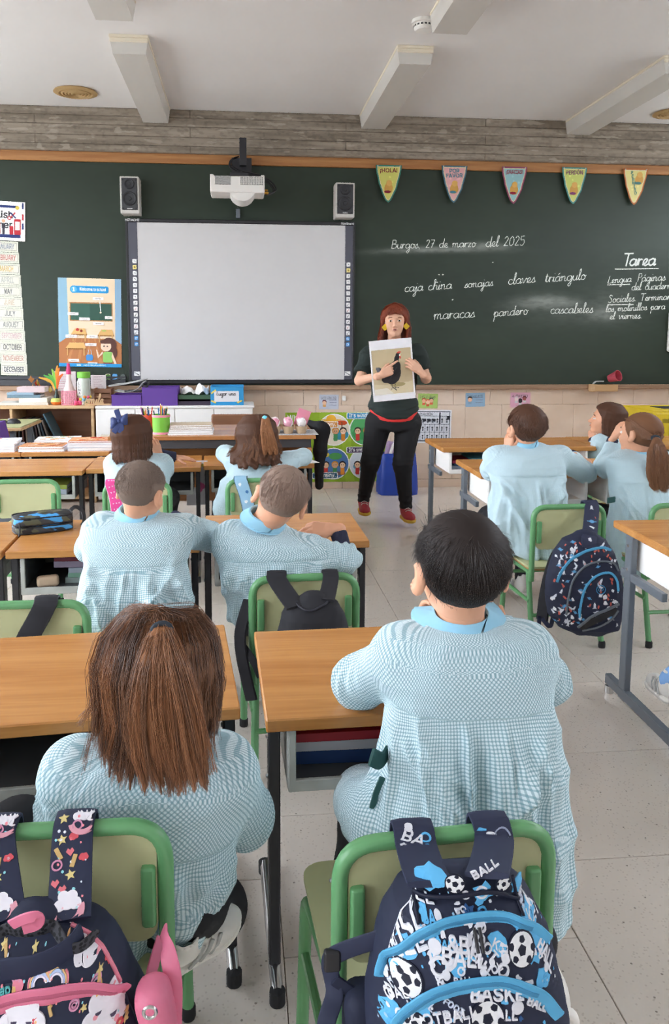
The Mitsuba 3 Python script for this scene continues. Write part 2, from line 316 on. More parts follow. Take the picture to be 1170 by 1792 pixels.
def write(text, p0, p1, parent, hx=None, w=.0058, slant=.12, bold=False):
    o, e = at(*p0, YB1), at(*p1, YB1); L = e-o; gl, x = [], 0.
    for ch in text:
        acc = ch in 'áé'; a, S = GL[{'á': 'a', 'é': 'e', 'Á': 'a'}.get(ch, ch)]
        for s in S+([[(.5,1.35),(.75,1.7)]] if acc else []): gl.append(np.array(s, float)+[x, 0])
        x += a
    sx = np.linalg.norm(L)/x; h = hx or sx*.86; u = L/np.linalg.norm(L); ms = []
    for s in gl:
        q = catmull(s, 5) if len(s) > 2 else s
        q = q+RNG.normal(0, .012, q.shape)*(len(q) > 3)
        P = o+np.outer(q[:, 0]*sx+q[:, 1]*h*slant, u)+np.outer(q[:, 1]*h, [0, 0, 1.]); P[:, 1] = YB1-.0004
        ms.append(tube(P, 1, 6, flat=(.001, w/2), up=(0, 1, 0)))
    put(parent, 'writing', cat(ms), CHALK, False, kind='stuff')
def strokes(parent, lines, w=.008):
    put(parent, 'chalk_line', cat([tube(np.array([at(*p, YB1) for p in l]), 1, 6, flat=(.001, w/2), up=(0, 1, 0)) for l in lines]), CHALK, False, kind='stuff')
for t, a, b, *k in (('Burgos, 27 de marzo', (684, 435), (832, 432)), ('del 2025', (849, 432), (918, 429)), ('caja china', (707, 511), (790, 505)), ('sonajas', (812, 504), (862, 500)), ('claves', (888, 498), (936, 494)),
    ('triángulo', (953, 494), (1024, 489)), ('maracas', (758, 559), (830, 555)), ('pandero', (863, 554), (923, 550)), ('cascabeles', (962, 549), (1037, 547)), ('Lengua', (1062, 496), (1104, 493)), ('Páginas 1', (1114, 493), (1175, 490)),
    ('del cuaderno', (1104, 508), (1181, 505)), ('Sociales.', (1063, 530), (1113, 527)), ('Terminar', (1119, 527), (1172, 524)), ('los molinillos para', (1059, 546), (1163, 541)), ('el viernes.', (1066, 559), (1123, 557))):
    write(t, a, b, cb)
for t, a, b in (('T', (1088, 466), (1103, 466)), ('area', (1100, 465), (1146, 464))): write(t, a, b, cb, w=.014, slant=.15)
strokes(cb, [[(1075, 471), (1152, 470)], [(1062, 498.5), (1102, 497.5)], [(1064, 533.5), (1108, 533)]])
strokes(cb, [[(763, 494), (766, 494.2)], [(766.5, 480.5), (769, 480.7)], [(773, 480.5), (776, 480.7)], [(861, 459), (863, 459.3)], [(790, 524.5), (793, 524.5)]])

# ------------------------------------------------------------------ interactive whiteboard, speakers, projector
BEZEL = mat('bezel', '#4c4d58', .45)
wb = thing('interactive_whiteboard', 'large blank white interactive whiteboard in a black frame on the chalkboard', 'whiteboard')
yb = YB1-.05; c0, c1 = at(216.5, 382, yb), at(617.5, 671, yb); X0, X1, Z0, Z1 = c0[0]+.012, c1[0]+.006, c1[2], c0[2]
put(wb, 'frame', cat(bx(X0, X1, yb-.006, YB1-.002, Z0, Z0+.035, .004), bx(X0, X1, yb-.006, YB1-.002, Z1-.03, Z1, .004), bx(X0, X0+.02, yb-.006, YB1-.002, Z0, Z1, .004), bx(X1-.018, X1, yb-.006, YB1-.002, Z0, Z1, .004)), BLACK, False)
put(wb, 'screen', bx(X0+.09, X1-.075, yb+.004, yb+.02, Z0+.035, Z1-.03, .001), SCREEN, False)
for s, (a, b) in enumerate(((X0+.02, X0+.098), (X1-.088, X1-.018))):
    pnl = put(wb, 'side_panel', bx(a, b, yb-.001, yb+.02, Z0+.035, Z1-.03, .002), BEZEL, False)
    top = at(231 if s == 0 else 608, 457 if s == 0 else 463, yb)[2]; bot = at(239, 602, yb)[2]; xc = a+.05 if s == 0 else a+.03
    for i in range(15):
        f = Flat(.0008); z = top+(bot-top)*i/14
        f.rect(-.017, -.018, .017, .018, '#e4e4e4' if i not in (1, 13, 14) else ('#e2d38c' if i == 1 else '#3e86c2'), .004)
        if i in (13, 14): f.rect(-.009, -.009, .009, .009, '#e8f0f8', .002); f.rect(-.005, -.005, .005, .005, '#2f6da8')
        elif 7 <= i <= 12: f.line([(-.008, -.009), (.008, .009)], .004, '#c03a3a' if i in (8, 11) else '#333338'); f.line([(-.01, -.011), (.002, -.011)], .003, '#555')
        elif i == 1: f.circ(0, 0, .008, '#8d7a30')
        else: f.line([(-.006+.002*(i % 3), .006), (.007, -.004+.002*(i % 2))], .005, '#55565c')
        flat_put(pnl, 'icon', f, (xc, yb-.001, z), (1, 0, 0), (0, 0, 1))
    f = Flat(.0008); f.rect(-.026, -.02, .026, .02, '#e2e2e2', .002); f.line([(-.022, .012), (.02, -.014)], .006, '#55565c'); flat_put(pnl, 'icon', f, (xc, yb-.001, Z0+.09), (1, 0, 0), (0, 0, 1))
f = Flat(.0008); f.text('HITACHI', .06, -.009, .02, '#d8d8da'); f.text('StarBoard', X1-X0-.07, -.009, .018, '#d8d8da'); flat_put(wb, 'lettering', f, (X0, yb-.006, Z1-.014), (1, 0, 0), (0, 0, 1), 'maker lettering on the top frame')
SILVER = mat('silver', '#c2bfba', .4); CONE = mat('speaker_cone', '#2e2f33', .6)
def speaker(px0, py0, px1, py1, lab):
    yf = YB1-.17; a, b = at(px0, py0, yf), at(px1, py1, yf); w, h = b[0]-a[0], a[2]-b[2]; cx, cz = (a[0]+b[0])/2, (a[2]+b[2])/2
    t = thing('speaker', lab, 'speaker')
    put(t, 'cabinet', bx(cx-w/2, cx+w/2, yf, YB1-.002, cz-h/2, cz+h/2, .006), SILVER)
    put(t, 'baffle', bx(cx-w/2+.014, cx+w/2-.014, yf-.008, yf+.01, cz-h/2+.03, cz+h/2-.014, .004), DARK)
    def drv(r, z, n):
        m = lathe([(.0, .008), (r*.25, .008), (r*.34, .0), (r*.75, .002), (r*.85, .009), (r, .011), (r*1.08, .004), (r*1.1, 0)], 24); m = orient(m, (cx, yf-.008, z), (1, 0, 0), (0, 0, 1)); put(t, n, m, CONE, 40)
    drv(w*.24, cz+h*.29, 'tweeter'); drv(w*.34, cz-h*.1, 'woofer')
    for sx in (-1, 1):
        for z in (cz+h*.4, cz-h*.36): put(t, 'screw', mv(trimesh.creation.icosphere(1, .005), (cx+sx*w*.33, yf-.009, z)), BLACK)
    f = Flat(.0008); f.rect(-.022, -.004, .022, .004, '#b9b9bb'); flat_put(t, 'badge', f, (cx, yf-.008, cz-h*.37), (1, 0, 0), (0, 0, 1))
speaker(209, 308, 244, 374, 'silver and black wall speaker above the left corner of the whiteboard')
speaker(587, 319, 620, 381, 'silver and black wall speaker above the right corner of the whiteboard')
PROJ = mat('projector_white', '#dedbd6', .4)
yp = 6.75; a, b = at(367, 304, yp), at(463, 338, yp); cx, cz = (a[0]+b[0])/2, (a[2]+b[2])/2; w, h = b[0]-a[0], a[2]-b[2]
pj = thing('projector', 'white projector hanging from a black bracket above the whiteboard', 'projector')
put(pj, 'body', cat(rbox(cx-w/2, cx+w/2, yp, yp+.3, cz-h/2, cz+h/2-.012, .012, 5), bx(cx-w/2, cx-w/2+.03, yp+.005, yp+.05, cz+h/2-.02, cz+h/2, .005), bx(cx+w/2-.03, cx+w/2, yp+.005, yp+.05, cz+h/2-.02, cz+h/2, .005)), PROJ, 40)
dome = m3.Manifold.cylinder(.29, .11, .11, 32).rotate((-90, 0, 0)).translate((cx+.04, yp+.006, cz-h/2+.045)) ^ m3.Manifold.cube((.5, .5, .3)).translate((cx-.25, yp-.1, cz-h/2-.3+.001))
put(pj, 'lens_hood', tm(dome), PROJ, 40)
n = 14
vg = [bx(cx+.02+i*(w*.42/n), cx+.02+i*(w*.42/n)+.006, yp-.004, yp+.004, cz-h*.08, cz+h*.38, .001) for i in range(n+1)]+[bx(cx+.018, cx+.02+w*.43, yp-.003, yp+.003, z, z+.004, .001) for z in np.linspace(cz-h*.09, cz+h*.38, 6)]
put(pj, 'vent_backing', bx(cx+.02, cx+.02+w*.42, yp-.001, yp+.004, cz-h*.08, cz+h*.38, .001), DARK, False)
put(pj, 'vent_grille', cat(vg), PROJ, False)
put(pj, 'filter_grille', cat([bx(cx-w*.41, cx-w*.12, yp-.003, yp+.003, z, z+.006, .001) for z in np.linspace(cz-h*.05, cz+h*.36, 9)]), LGREY, False)
put(pj, 'filter_backing', bx(cx-w*.41, cx-w*.12, yp-.001, yp+.003, cz-h*.07, cz+h*.4, .0005), DARK, False)
bt = [at(405, 276, 7.2), at(440, 303, 7.2)]
put(pj, 'bracket', cat(bx(bt[0][0], bt[1][0], 7.19, YW-.03, bt[1][2]-.03, bt[0][2], .004), bx(cx+.015-.03, cx+.015+.03, 6.95, 7.2, cz+h/2+.02, cz+h/2+.07, .004), bx(cx-.06, cx+.09, yp+.05, 7.0, cz+h/2-.02, cz+h/2+.025, .004)), BLACKM)
put(pj, 'rail', bx(at(418.5, 250, 7.0)[0], at(431, 250, 7.0)[0], 6.99, 7.05, at(424, 290, 7.0)[2], at(424, 241, 7.0)[2], .004), BLACKM)
cab = catmull([(cx+.0, 7.05, cz+.27), (cx-.045, 7.0, cz+.24), (cx-.05, 6.98, cz+.18), (cx+.03, 6.95, cz+.13), (cx+.14, 6.95, cz+.11), (cx+.25, 6.97, cz+.07), (cx+.31, 6.95, cz+.0), (cx+.29, 6.92, cz-.045), (cx+.22, 6.9, cz-.05)], 8)
for k, d in enumerate((0, .012, -.011)): put(pj, 'cable', tube(cab+[d, d*.6, d*.8], .0055, 8), BLACK)
put(pj, 'plug', cat(bx(cx+w/2-.01, cx+w/2+.03, 6.88, 6.9, cz-.03, cz-.02, .002), bx(cx+w/2-.01, cx+w/2+.035, 6.86, 6.9, cz-.06, cz-.04, .004)), mat('brass', '#b88a3c', .3, 1.))
cd = thing('cable_box', 'small grey cable end hanging over the top edge of the whiteboard', 'cable box')
q = at(416, 372, YB1-.03); put(cd, 'housing', bx(q[0]-.016, q[0]+.02, YB1-.045, YB1-.01, q[2]-.05, q[2]+.03, .005), GREY); put(cd, 'cable', tube(catmull([(q[0], YB1-.028, q[2]+.028), (q[0]+.01, YB1-.03, q[2]+.12), (q[0]+.02, YB1-.02, q[2]+.2)]), .004, 8), BLACK)

# ------------------------------------------------------------------ ceiling: lamps, vents, smoke detector
LAMP = mat('lamp_diffuser', '#c9c6c1', .45)
def lamp(x, y0, y1, lab):
    t = thing('ceiling_lamp', lab, 'ceiling lamp', None)
    sec = sg.Polygon([(-.12, 0), (.12, 0), (.12, .015), (.105, .1), (-.105, .1), (-.12, .015)])
    m = prism(sec, y1-y0); m.vertices = np.c_[x+m.vertices[:, 0], y0+m.vertices[:, 2], ZC-.018-m.vertices[:, 1]]; m.invert(); trimesh.repair.fix_normals(m)
    put(t, 'diffuser', m, LAMP, False)
    put(t, 'base', bx(x-.125, x+.125, y0-.015, y1, ZC-.02, ZC-.0005, .003), mat('lamp_base', '#dcd3c0', .5) if 'mat_lamp_base' not in scene else 'mat_lamp_base')
    put(t, 'end_cap', bx(x-.122, x+.122, y0-.012, y0+.004, ZC-.045, ZC-.02, .004), 'mat_lamp_base')
lamp(-.69, 5.52, YW-.075, 'long switched-off ceiling lamp over the left end of the whiteboard')
lamp(1.19, 5.52, YW-.075, 'long switched-off ceiling lamp beside the smoke detector, over the whiteboard right end')
lamp(3.05, 5.52, YW-.075, 'long switched-off ceiling lamp over the right part of the chalkboard')
lamp(-.7, 3.2, 4.97, 'ceiling lamp cut by the top edge above the left lamp')
lamp(1.28, 3.2, 4.97, 'ceiling lamp cut by the top edge behind the smoke detector')
dt = thing('smoke_detector', 'round white smoke detector on the ceiling between two lamps', 'smoke detector'); q = atz(741, 45, ZC-.03)
put(dt, 'base', mv(lathe([(0, 0), (.075, 0), (.075, -.018), (.068, -.022), (0, -.022)][::-1], 32), (q[0], q[1], ZC-.0005)), WHITE)
put(dt, 'head', mv(lathe([(0, -.02), (.06, -.02), (.06, -.045), (.05, -.06), (.02, -.064), (0, -.064)][::-1], 32), (q[0], q[1], ZC)), WHITE)
for i in range(16): put(dt, 'vent_slot', mv(mv(bx(.056, .0615, -.007, .007, -.04, -.03, .001), rz=i*math.pi/8), (q[0], q[1], ZC)), DARK, False)
TAN = mat('tan_plastic', '#b89a6c', .5)
for (px, py), lab in (((132, 160), 'round tan air vent in the ceiling at the left'), ((1178, 197), 'round tan air vent in the ceiling at the right edge')):
    q = atz(px, py, ZC); t = thing('air_vent', lab, 'air vent')
    put(t, 'rim', mv(lathe([(0, -.002), (.12, -.002), (.165, -.003), (.17, -.012), (.13, -.022), (.12, -.01), (0, -.01)][::-1], 40), (q[0], q[1], ZC)), TAN)
    for r in (.03, .055, .08, .105): put(t, 'ring', mv(lathe([(r-.008, -.008), (r+.006, -.008), (r+.008, -.02), (r-.006, -.024), (r-.008, -.008)], 32), (q[0], q[1], ZC)), TAN)

# ------------------------------------------------------------------ pennants, posters, cards
def pennant(px, py, words, c_in, c_rim, c_tx, lab, style):
    t = thing('pennant', lab, 'pennant', None); o = at(px, py, YB1-.04); f = Flat(.0012)
    def shield(k):
        L = [(-.118, 0), (.118, 0), (.108, -.07), (.1, -.1), (.083, -.16), (.075, -.2), (.05, -.25), (.025, -.3), (0, -.325), (-.03, -.3), (-.055, -.25), (-.072, -.2), (-.088, -.16), (-.1, -.1), (-.11, -.07)]
        return sg.Polygon(L).buffer(.012).buffer(-.012-k)
    f.add(shield(0), c_rim); f.add(shield(.012), '#d9cba8'); f.add(shield(.018), c_in)
    for r in range(7): f.circ(RNG.uniform(-.05, .05), RNG.uniform(-.2, -.04), .009, [min(1, c*1.18+.03) for c in lin(c_in)])
    if style == 'v':
        for i, ch in enumerate(words[0]): f.text(ch, -.035+.007*i, -.05-.03*i, .026, c_tx)
    else:
        for i, wd in enumerate(words): f.text(wd, 0, -.062-.04*i, .034, c_tx, width=min(.155, .03*len(wd)), rot=.03)
    bxx, bz = (.035, -.1) if style == 'v' else (0, -.2)
    f.circ(bxx, bz, .038, '#c99a4e', .045); f.circ(bxx+.005, bz+.045, .026, '#d6aa5e'); f.circ(bxx-.01, bz-.03, .03, c_tx, .012)
    m, c = f.build(o, (1, 0, 0), (0, 0, 1)); put(t, 'flag', m, PRINT, False, color=c)
    put(t, 'pin', cat(*[mv(trimesh.creation.icosphere(1, .006), o+[s*.1, -.006, -.008]) for s in (-1, 1)]), CHROME)
PN = [((680, 289), ['¡HOLA!'], '#c9c66a', '#3f7d6d', '#7c2333', 'green triangular pennant reading ¡HOLA!, first from the left'), ((795, 290), ['POR', 'FAVOR'], '#d8a6a8', '#4a6b7c', '#477f92', 'pink triangular pennant reading POR FAVOR'),
      ((900, 292), ['¡GRACIAS!'], '#93bcc1', '#8e4663', '#8e2335', 'blue triangular pennant reading ¡GRACIAS!'), ((1005, 293), ['PERDÓN'], '#c5cc72', '#4b8a83', '#7d3c6b', 'green triangular pennant reading PERDÓN'), ]
for q, wd, a, b, c, lab in PN: pennant(*q, wd, a, b, c, lab, 'h')
pennant(1112, 295, ['PERMISO'], '#d8cf8a', '#b0662f', '#4a7a78', 'yellow triangular pennant with an orange rim and letters running down', 'v')
def sheet(name, lab, catg, px0, py0, px1, py1, f, Y=None, tilt=0., base='#e9e7e3', th=.001, group=None):
    """a paper on the wall: the Flat f draws in a frame whose width is 1"""
    Y = Y or YB1-.003; a, b = at(px0, py0, Y), at(px1, py1, Y); w, h = b[0]-a[0], a[2]-b[2]; g = Flat(th)
    g.add(sg.box(0, 0, 1, h/w), base)
    G = Flat(.0006/w, sg.box(0, 0, 1, h/w)); fn = f(G, h/w); m = cat([g.m[0]]+G.m) if G.m else g.m[0]; c = np.vstack(g.c+G.c)
    g.m[0].vertices[:, 2] = np.where(g.m[0].vertices[:, 2] > .0005, 0, -.0015/w)
    m = cat([g.m[0]]+G.m) if G.m else g.m[0]; m = m.copy(); m.vertices *= w
    u = np.array([math.cos(tilt), 0, math.sin(tilt)]); v = np.array([-math.sin(tilt), 0, math.cos(tilt)])
    k = thing(name, lab, catg, group); own(k, orient(m, (a[0], Y, b[2]), u, v), PRINT, False, color=c); return k
def english(f, h):
    f.rect(.03, .02, .97, h-.02, '#ece9e8', .01); f.rect(.1, h-.16, .82, h-.1, '#27346b'); f.rect(.12, .08, .88, .16, '#27346b')
    f.text('English', .3, h-.42, .17, '#1d1c20'); f.text('Corner', .3, h-.68, .17, '#1d1c20')
    for x, w, hh, c in ((.42, .06, .28, '#3a3640'), (.6, .1, .22, '#b9303a'), (.72, .17, .4, '#b9303a'), (.2, .17, .3, '#b9303a')): f.rect(x, .16, x+w, .16+hh, c, .02)
    f.rect(.745, .28, .865, .5, '#e8dcd8'); f.circ(.45, .5, .045, '#dcae90'); f.circ(.6, .58, .05, '#b9303a'); f.circ(.6, .58, .03, '#ece9e8'); f.circ(.8, .85, .05, '#d9c45a')
    for y, c in ((.95, '#27346b'), (.62, '#b9303a'), (.35, '#27346b')): f.rect(.92, y*h/1.15, .96, y*h/1.15+.15, c)
    f.line([(.62, h-.42), (.75, h-.28)], .03, '#b9303a'); f.line([(.62, h-.28), (.76, h-.42)], .03, '#27346b')
sheet('poster', 'white English Corner poster with red telephone box above the month cards', 'poster', -28, 350, 44, 420, english, YB1-.009, -.04)
MON = ['JANUARY', 'FEBRUARY', 'MARCH', 'APRIL', 'MAY', 'JUNE', 'JULY', 'AUGUST', 'SEPTEMBER', 'OCTOBER', 'NOVEMBER', 'DECEMBER']
MC = ['#7d8492', '#b0645c', '#c4a560', '#a8aaa2', '#55565a', '#c0ae98', '#6d6f72', '#7a7c7a', '#b89a9c', '#3e3a3e', '#b08476', '#4a4d58']
for i, mn in enumerate(MON):
    y0 = 420+(655-420)*i/12
    def card(f, h, mn=mn, c=MC[i]):
        f.rect(.05, .06, .95, h-.06, '#9a978c'); f.rect(.062, .075, .938, h-.075, '#d6d4c6'); f.text(mn, .5, h/2-.09, .2, c, width=min(.76, .1*len(mn)))
    x = 32+16*i/11.
    sheet('month_card', f'pale card reading {mn} in the column of months at the left edge', 'card', x-47, y0+1, x, y0+20.5, card, YB1-.003-.001*(i % 2), -.03, '#cfd0c0', group='month cards')
def welcome(f, h):
    f.rect(0, 0, 1, h, '#e8d2b4'); f.poly([(0, h), (.14, h), (.16, .44), (0, .36)], '#8fb5c9'); f.poly([(1, h), (.9, h), (.9, .44), (1, .36)], '#8fb0c8')
    f.poly([(0, 0), (1, 0), (1, .37), (.88, .46), (.12, .46), (0, .38)], '#b5764a')
    for i in range(5): f.poly([(.1+.18*i, .05), (.16+.18*i, .05), (.28+.1*i, .46), (.26+.1*i, .46)], '#c28555')
    f.rect(.18, .74, .86, 1.04, '#a8794a'); f.rect(.195, .755, .845, 1.02, '#3c6355'); f.rect(.5, .755, .845, 1.02, '#335548')
    f.rect(.24, 1.19, .8, 1.3, '#2f93cf', .03); f.circ(.25, 1.245, .06, '#2f93cf'); f.circ(.25, 1.245, .048, '#5db4e2'); f.text('1', .25, 1.215, .06, '#ffffff'); f.text('Welcome to school', .55, 1.225, .05, '#f4f8fb', width=.42)
    f.line([(.66, 1.06), (.67, .9)], .012, '#e8ecea'); f.circ(.67, .88, .015, '#f0d8c0')
    def desk(x, y, w): f.poly([(x, y), (x+w, y), (x+w-.03, y+.09), (x+.06, y+.09)], '#dcb070'); f.rect(x, y-.02, x+w, y, '#9b6a38'); f.rect(x+.02, y-.12, x+.035, y, '#cfa468'); f.rect(x+w-.04, y-.12, x+w-.02, y, '#cfa468')
    desk(.2, .53, .25); desk(.62, .52, .26); desk(.11, .3, .32)
    f.circ(.3, .6, .025, '#b83c34'); f.circ(.36, .58, .02, '#8e3a2e'); f.circ(.72, .59, .035, '#b8c06a', .015)
    f.rect(.43, .1, .54, .2, '#4a90d0', .03); f.line([(.46, .2), (.47, .28)], .008, '#e0e4e8'); f.line([(.52, .2), (.51, .28)], .008, '#e0e4e8')
    f.circ(.8, .36, .12, '#5c3a32'); f.circ(.87, .24, .06, '#5c3a32', .1); f.circ(.75, .34, .085, '#efcdb4'); f.rect(.66, .38, .88, .44, '#5c3a32', .03); f.circ(.72, .34, .012, '#3a2a28'); f.circ(.77, .335, .012, '#3a2a28')
    f.rect(.7, .07, .86, .25, '#8fc46a', .04); f.poly([(.7, .22), (.62, .14), (.59, .28), (.61, .28), (.64, .19), (.7, .26)], '#efcdb4'); f.poly([(.85, .24), (.92, .06), (.89, .04), (.84, .16)], '#efcdb4'); f.rect(.71, .05, .85, .075, '#7a3c34')
    for x, y, w in ((.15, .83, .17), (.33, .75, .17), (.55, 1.08, .17), (.74, .78, .12), (.55, .68, .17), (.11, .47, .18), (.45, .47, .17), (.42, .34, .18), (.15, .08, .17), (.46, .03, .15)): f.rect(x, y, x+w, y+.045, '#e9e6e4'); f.rect(x+.04, y+.017, x+w-.04, y+.027, '#9d9690')
    f.rect(0, 0, 1, .055, '#2f93cf'); f.rect(.28, .018, .35, .036, '#dceaf4'); f.text('English Class Foundation 1', .57, .018, .022, '#dceaf4', width=.36)
sheet('poster', 'Welcome to school classroom poster left of the whiteboard', 'poster', 98, 485.5, 213, 641, welcome, YB1-.004, -.018)
def weather(f, h):
    f.rect(0, 0, 1, h, '#8fb02f')
    for i in range(5): f.poly([(.2*i, 0), (.2*i+.09, 0), (.2*i+.02, h), (.2*i-.07, h)], '#9bbb38')
    f.text("What's", .12, h-.085, .06, '#eef0e6', width=.2); f.text('the', .08, h-.19, .05, '#eef0e6', width=.08); f.text('weather', .12, h-.27, .05, '#eef0e6', width=.2); f.text('like?', .09, h-.36, .05, '#eef0e6', width=.12)
    R = .15
    for cx, cy, bg in ((.48, h*.75, '#e6dfcb'), (.79, h*.75, '#57a866'), (.475, h*.265, '#4f76a8'), (.79, h*.265, '#d5dee4')):
        f.circ(cx, cy, R+.010, '#eeeee6'); f.circ(cx, cy, R, bg)
        if bg == '#e6dfcb':
            for k in range(11): a = math.pi*k/10; f.line([(cx-.03+.055*math.cos(a), cy+.1), (cx-.03+.1*math.cos(a), cy+.1-.075*math.sin(a))], .008, '#e4b23e')
            f.circ(cx-.03, cy+.1, .05, '#eab13a'); f.circ(cx+.07, cy-.05, .075, '#3d8ea2', .05); f.circ(cx+.075, cy+.07, .055, '#c9522e', .024); f.line([(cx+.075, cy+.08), (cx+.08, cy-.02)], .008, '#7a4a2a')
        elif bg == '#57a866': f.circ(cx-.02, cy-.04, .11, '#3f8f52', .06)
        elif bg == '#4f76a8':
            f.circ(cx+.02, cy+.075, .065, '#4f9a52', .035); f.circ(cx-.085, cy+.09, .045, '#d9c052', .025); f.rect(cx-.12, cy-.115, cx+.12, cy-.08, '#7d5a58', .02)
        elif bg == '#d5dee4': f.circ(cx-.02, cy-.03, .10, '#5f96a8', .04)
        for dx, sk, hr, cl in ((-.075, '#e5bf9c', '#332422', '#c23a35'), (.015, '#d3a27c', '#c98b3a', '#4a8f58'), (.09, '#e8c6a8', '#2a2020', '#d98b33')):
            if bg in ('#57a866',) and dx > .1: continue
            f.rect(cx+dx-.02, cy-.11, cx+dx+.02, cy-.035, cl, .012); f.circ(cx+dx, cy-.008, .035, hr); f.circ(cx+dx, cy-.016, .028, sk); f.circ(cx+dx-.01, cy-.012, .004, '#222'); f.circ(cx+dx+.01, cy-.012, .004, '#222')
    for x, y, t, c in ((.27, h*.80, "It's sunny.", '#d99a52'), (.61, h*.925, "It's windy.", '#2f86b4'), (.27, h*.07, "It's rainy.", '#24506e'), (.61, h*.435, "It's snowy.", '#463a52')):
        f.rect(x-.008, y-.014, x+.25, y+.05, '#eef0ee', .012); f.rect(x, y-.008, x+.242, y+.044, c, .010); f.text(t, x+.121, y+.004, .036, '#f6f6f2', width=.21)
sheet('poster', "lime green weather poster reading What's, It's windy and It's rainy under the ledge", 'poster', 499, 722, 674, 842, weather, YW-.004, -.0)
def picto(f, h):
    f.rect(.03, .03, .97, h-.03, '#3d4654'); f.rect(.045, .045, .955, h-.045, '#d9dde4'); f.rect(.05, h-.09, .75, h-.05, '#d9dde4'); f.text('COMUNICACIÓN', .35, h-.11, .045, '#3a3f4a', width=.5)
    f.rect(.74, h-.3, .77, h-.05, '#2a3040')
    for i in range(9): f.line([(.05+.1*i, .05), (.05+.1*i, h-.3)], .008, '#3d4654')
    for j in range(4):
        f.line([(.05, .05+.17*j), (.95, .05+.17*j)], .008, '#3d4654')
        for i in range(9):
            if j < 3: f.circ(.1+.1*i, .15+.17*j, .018, '#262a33'); f.rect(.088+.1*i, .08+.17*j, .112+.1*i, .125+.17*j, '#4b515d'); 
    for i in range(6): f.rect(.1+.1*i, h-.24, .16+.1*i, h-.18, '#2b2f38', .02)
    f.rect(.9, h-.2, .95, h-.12, '#23262e')
sheet('poster', 'white chart of small black pictograms on the tiles right of the teacher', 'poster', 706, 717, 788, 774, picto, YW-.004, -.012, '#dfe2e8')
def note(title, c, faces):
    def f(F, h):
        F.text(title, .48, h-.24, .13, '#4a4a52', bold=False, width=.78)
        for (x, y, r, sk, hr) in faces: F.circ(x, y+.05, r*1.1, hr); F.circ(x, y, r, sk); F.rect(x-r*.8, y-r*2, x+r*.8, y-r*.9, c, .02)
        if len(faces) < 3:
            for y in (.2, .33, .45): F.rect(.52, y, .9, y+.025, '#8489a0')
    return f
sheet('sign', 'pale blue card reading 0 SILENCIO under the whiteboard', 'sign', 558, 690.5, 592, 716, note('0 SILENCIO', '#d9a86a', [(.27, .32, .1, '#e9c2a4', '#6e2f3a')]), YW-.003, -.012, '#bfc3cf')
sheet('sign', 'green card with three small faces under the chalkboard ledge beside the teacher', 'sign', 731, 688.5, 765, 714, note('2 VOZ DE GRUPO', '#d06a4a', [(.3, .36, .1, '#e9b592', '#a85a34'), (.5, .3, .1, '#ecbfa0', '#c9573a'), (.68, .38, .1, '#e2b18e', '#33403a')]), YW-.003, -.02, '#a9c26c')
sheet('sign', 'light blue card with one dark-haired face under the chalkboard ledge', 'sign', 815, 688, 848, 712, note('3 HABLAR ALTO', '#8aa5bd', [(.22, .36, .11, '#e6b89a', '#26262c')]), YW-.003, .02, '#93b1c9')
sheet('sign', 'pink card reading 4 GRITO under the chalkboard ledge', 'sign', 893, 687, 927, 713, note('4 GRITO', '#c9c9cc', [(.3, .4, .09, '#e8d2d0', '#cfc6cc'), (.5, .3, .09, '#3a3438', '#2a2428'), (.7, .42, .09, '#a05a58', '#6a3338')]), YW-.003, 0., '#d9a7bb')
sw = thing('wall_switch', 'small white rounded hook on the tiles under the whiteboard', 'wall hook'); q = at(601.5, 697, YW); own(sw, rbox(q[0]-.018, q[0]+.018, YW-.02, YW+.0, q[2]-.024, q[2]+.024, .009), WHITE)
for (px, py), c0, c1, lab in (((189, 660), '#cfc9a8', '#4f7a3c', 'cream magnet with a green top under the welcome poster'), ((201, 660), '#4b8fc6', '#6aa8d8', 'blue magnet under the welcome poster'), ((215, 660), '#3a423f', '#5a625e', 'dark grey magnet next to the whiteboard corner')):
    q = at(px, py, YB1-.006); f = Flat(.004)
    f.rect(-.022, -.035, .022, .03, c0, .012); f.circ(0, .012, .02, c1, .014); f.line([(-.02, -.02), (.02, -.01)], .008, c1)
    k = thing('magnet', lab, 'magnet'); m, c = f.build(q, (1, 0, 0), (0, 0, 1)); own(k, m, PRINT, False, color=c)
# on the ledge at the right
q = at(1056, 680, YW-.09); BALSA = mat('balsa', '#b99468', .55)
k = thing('chalk_box', 'small wooden box on the chalkboard ledge at the right', 'box'); a, b = at(1034, 673, YW-.1), at(1079, 684, YW-.1)
put(k, 'box', cat(bx(a[0], b[0], YW-.12, YW-.068, b[2]-.004, a[2], .003)), BALSA); put(k, 'end', bx(a[0]-.012, a[0]+.03, YW-.123, YW-.066, b[2]-.006, a[2]+.004, .003), PALEW)
k = thing('cup', 'small pink cup lying on its side on the wooden chalk box', 'cup'); own(k, mv(lathe([(0, 0), (.035, 0), (.05, .09), (.054, .1), (.048, .1), (.033, .006), (0, .006)], 20), at(1066, 662.5, YW-.06), rx=1.25, rz=.5), mat('pink_plastic', '#b34a57', .35))
k = thing('chalk_holder', 'small grey chalk holder leaning beside the pink cup', 'chalk holder'); q = at(1048, 671, YW-.09); own(k, tube(catmull([q+[-.06, 0, -.004], q+[-.03, 0, .018], q+[.04, 0, .02]], 5), 1, 8, flat=(.006, .012)), LGREY)
cab2 = thing('wall_cabinet', 'white rounded board edge at the right edge of the chalkboard', 'board'); a, b = at(1168, 545, YB1), at(1260, 616, YB1)
put(cab2, 'panel', rbox(a[0], b[0], YB1-.05, YB1-.001, b[2], a[2], .02), WHITE)

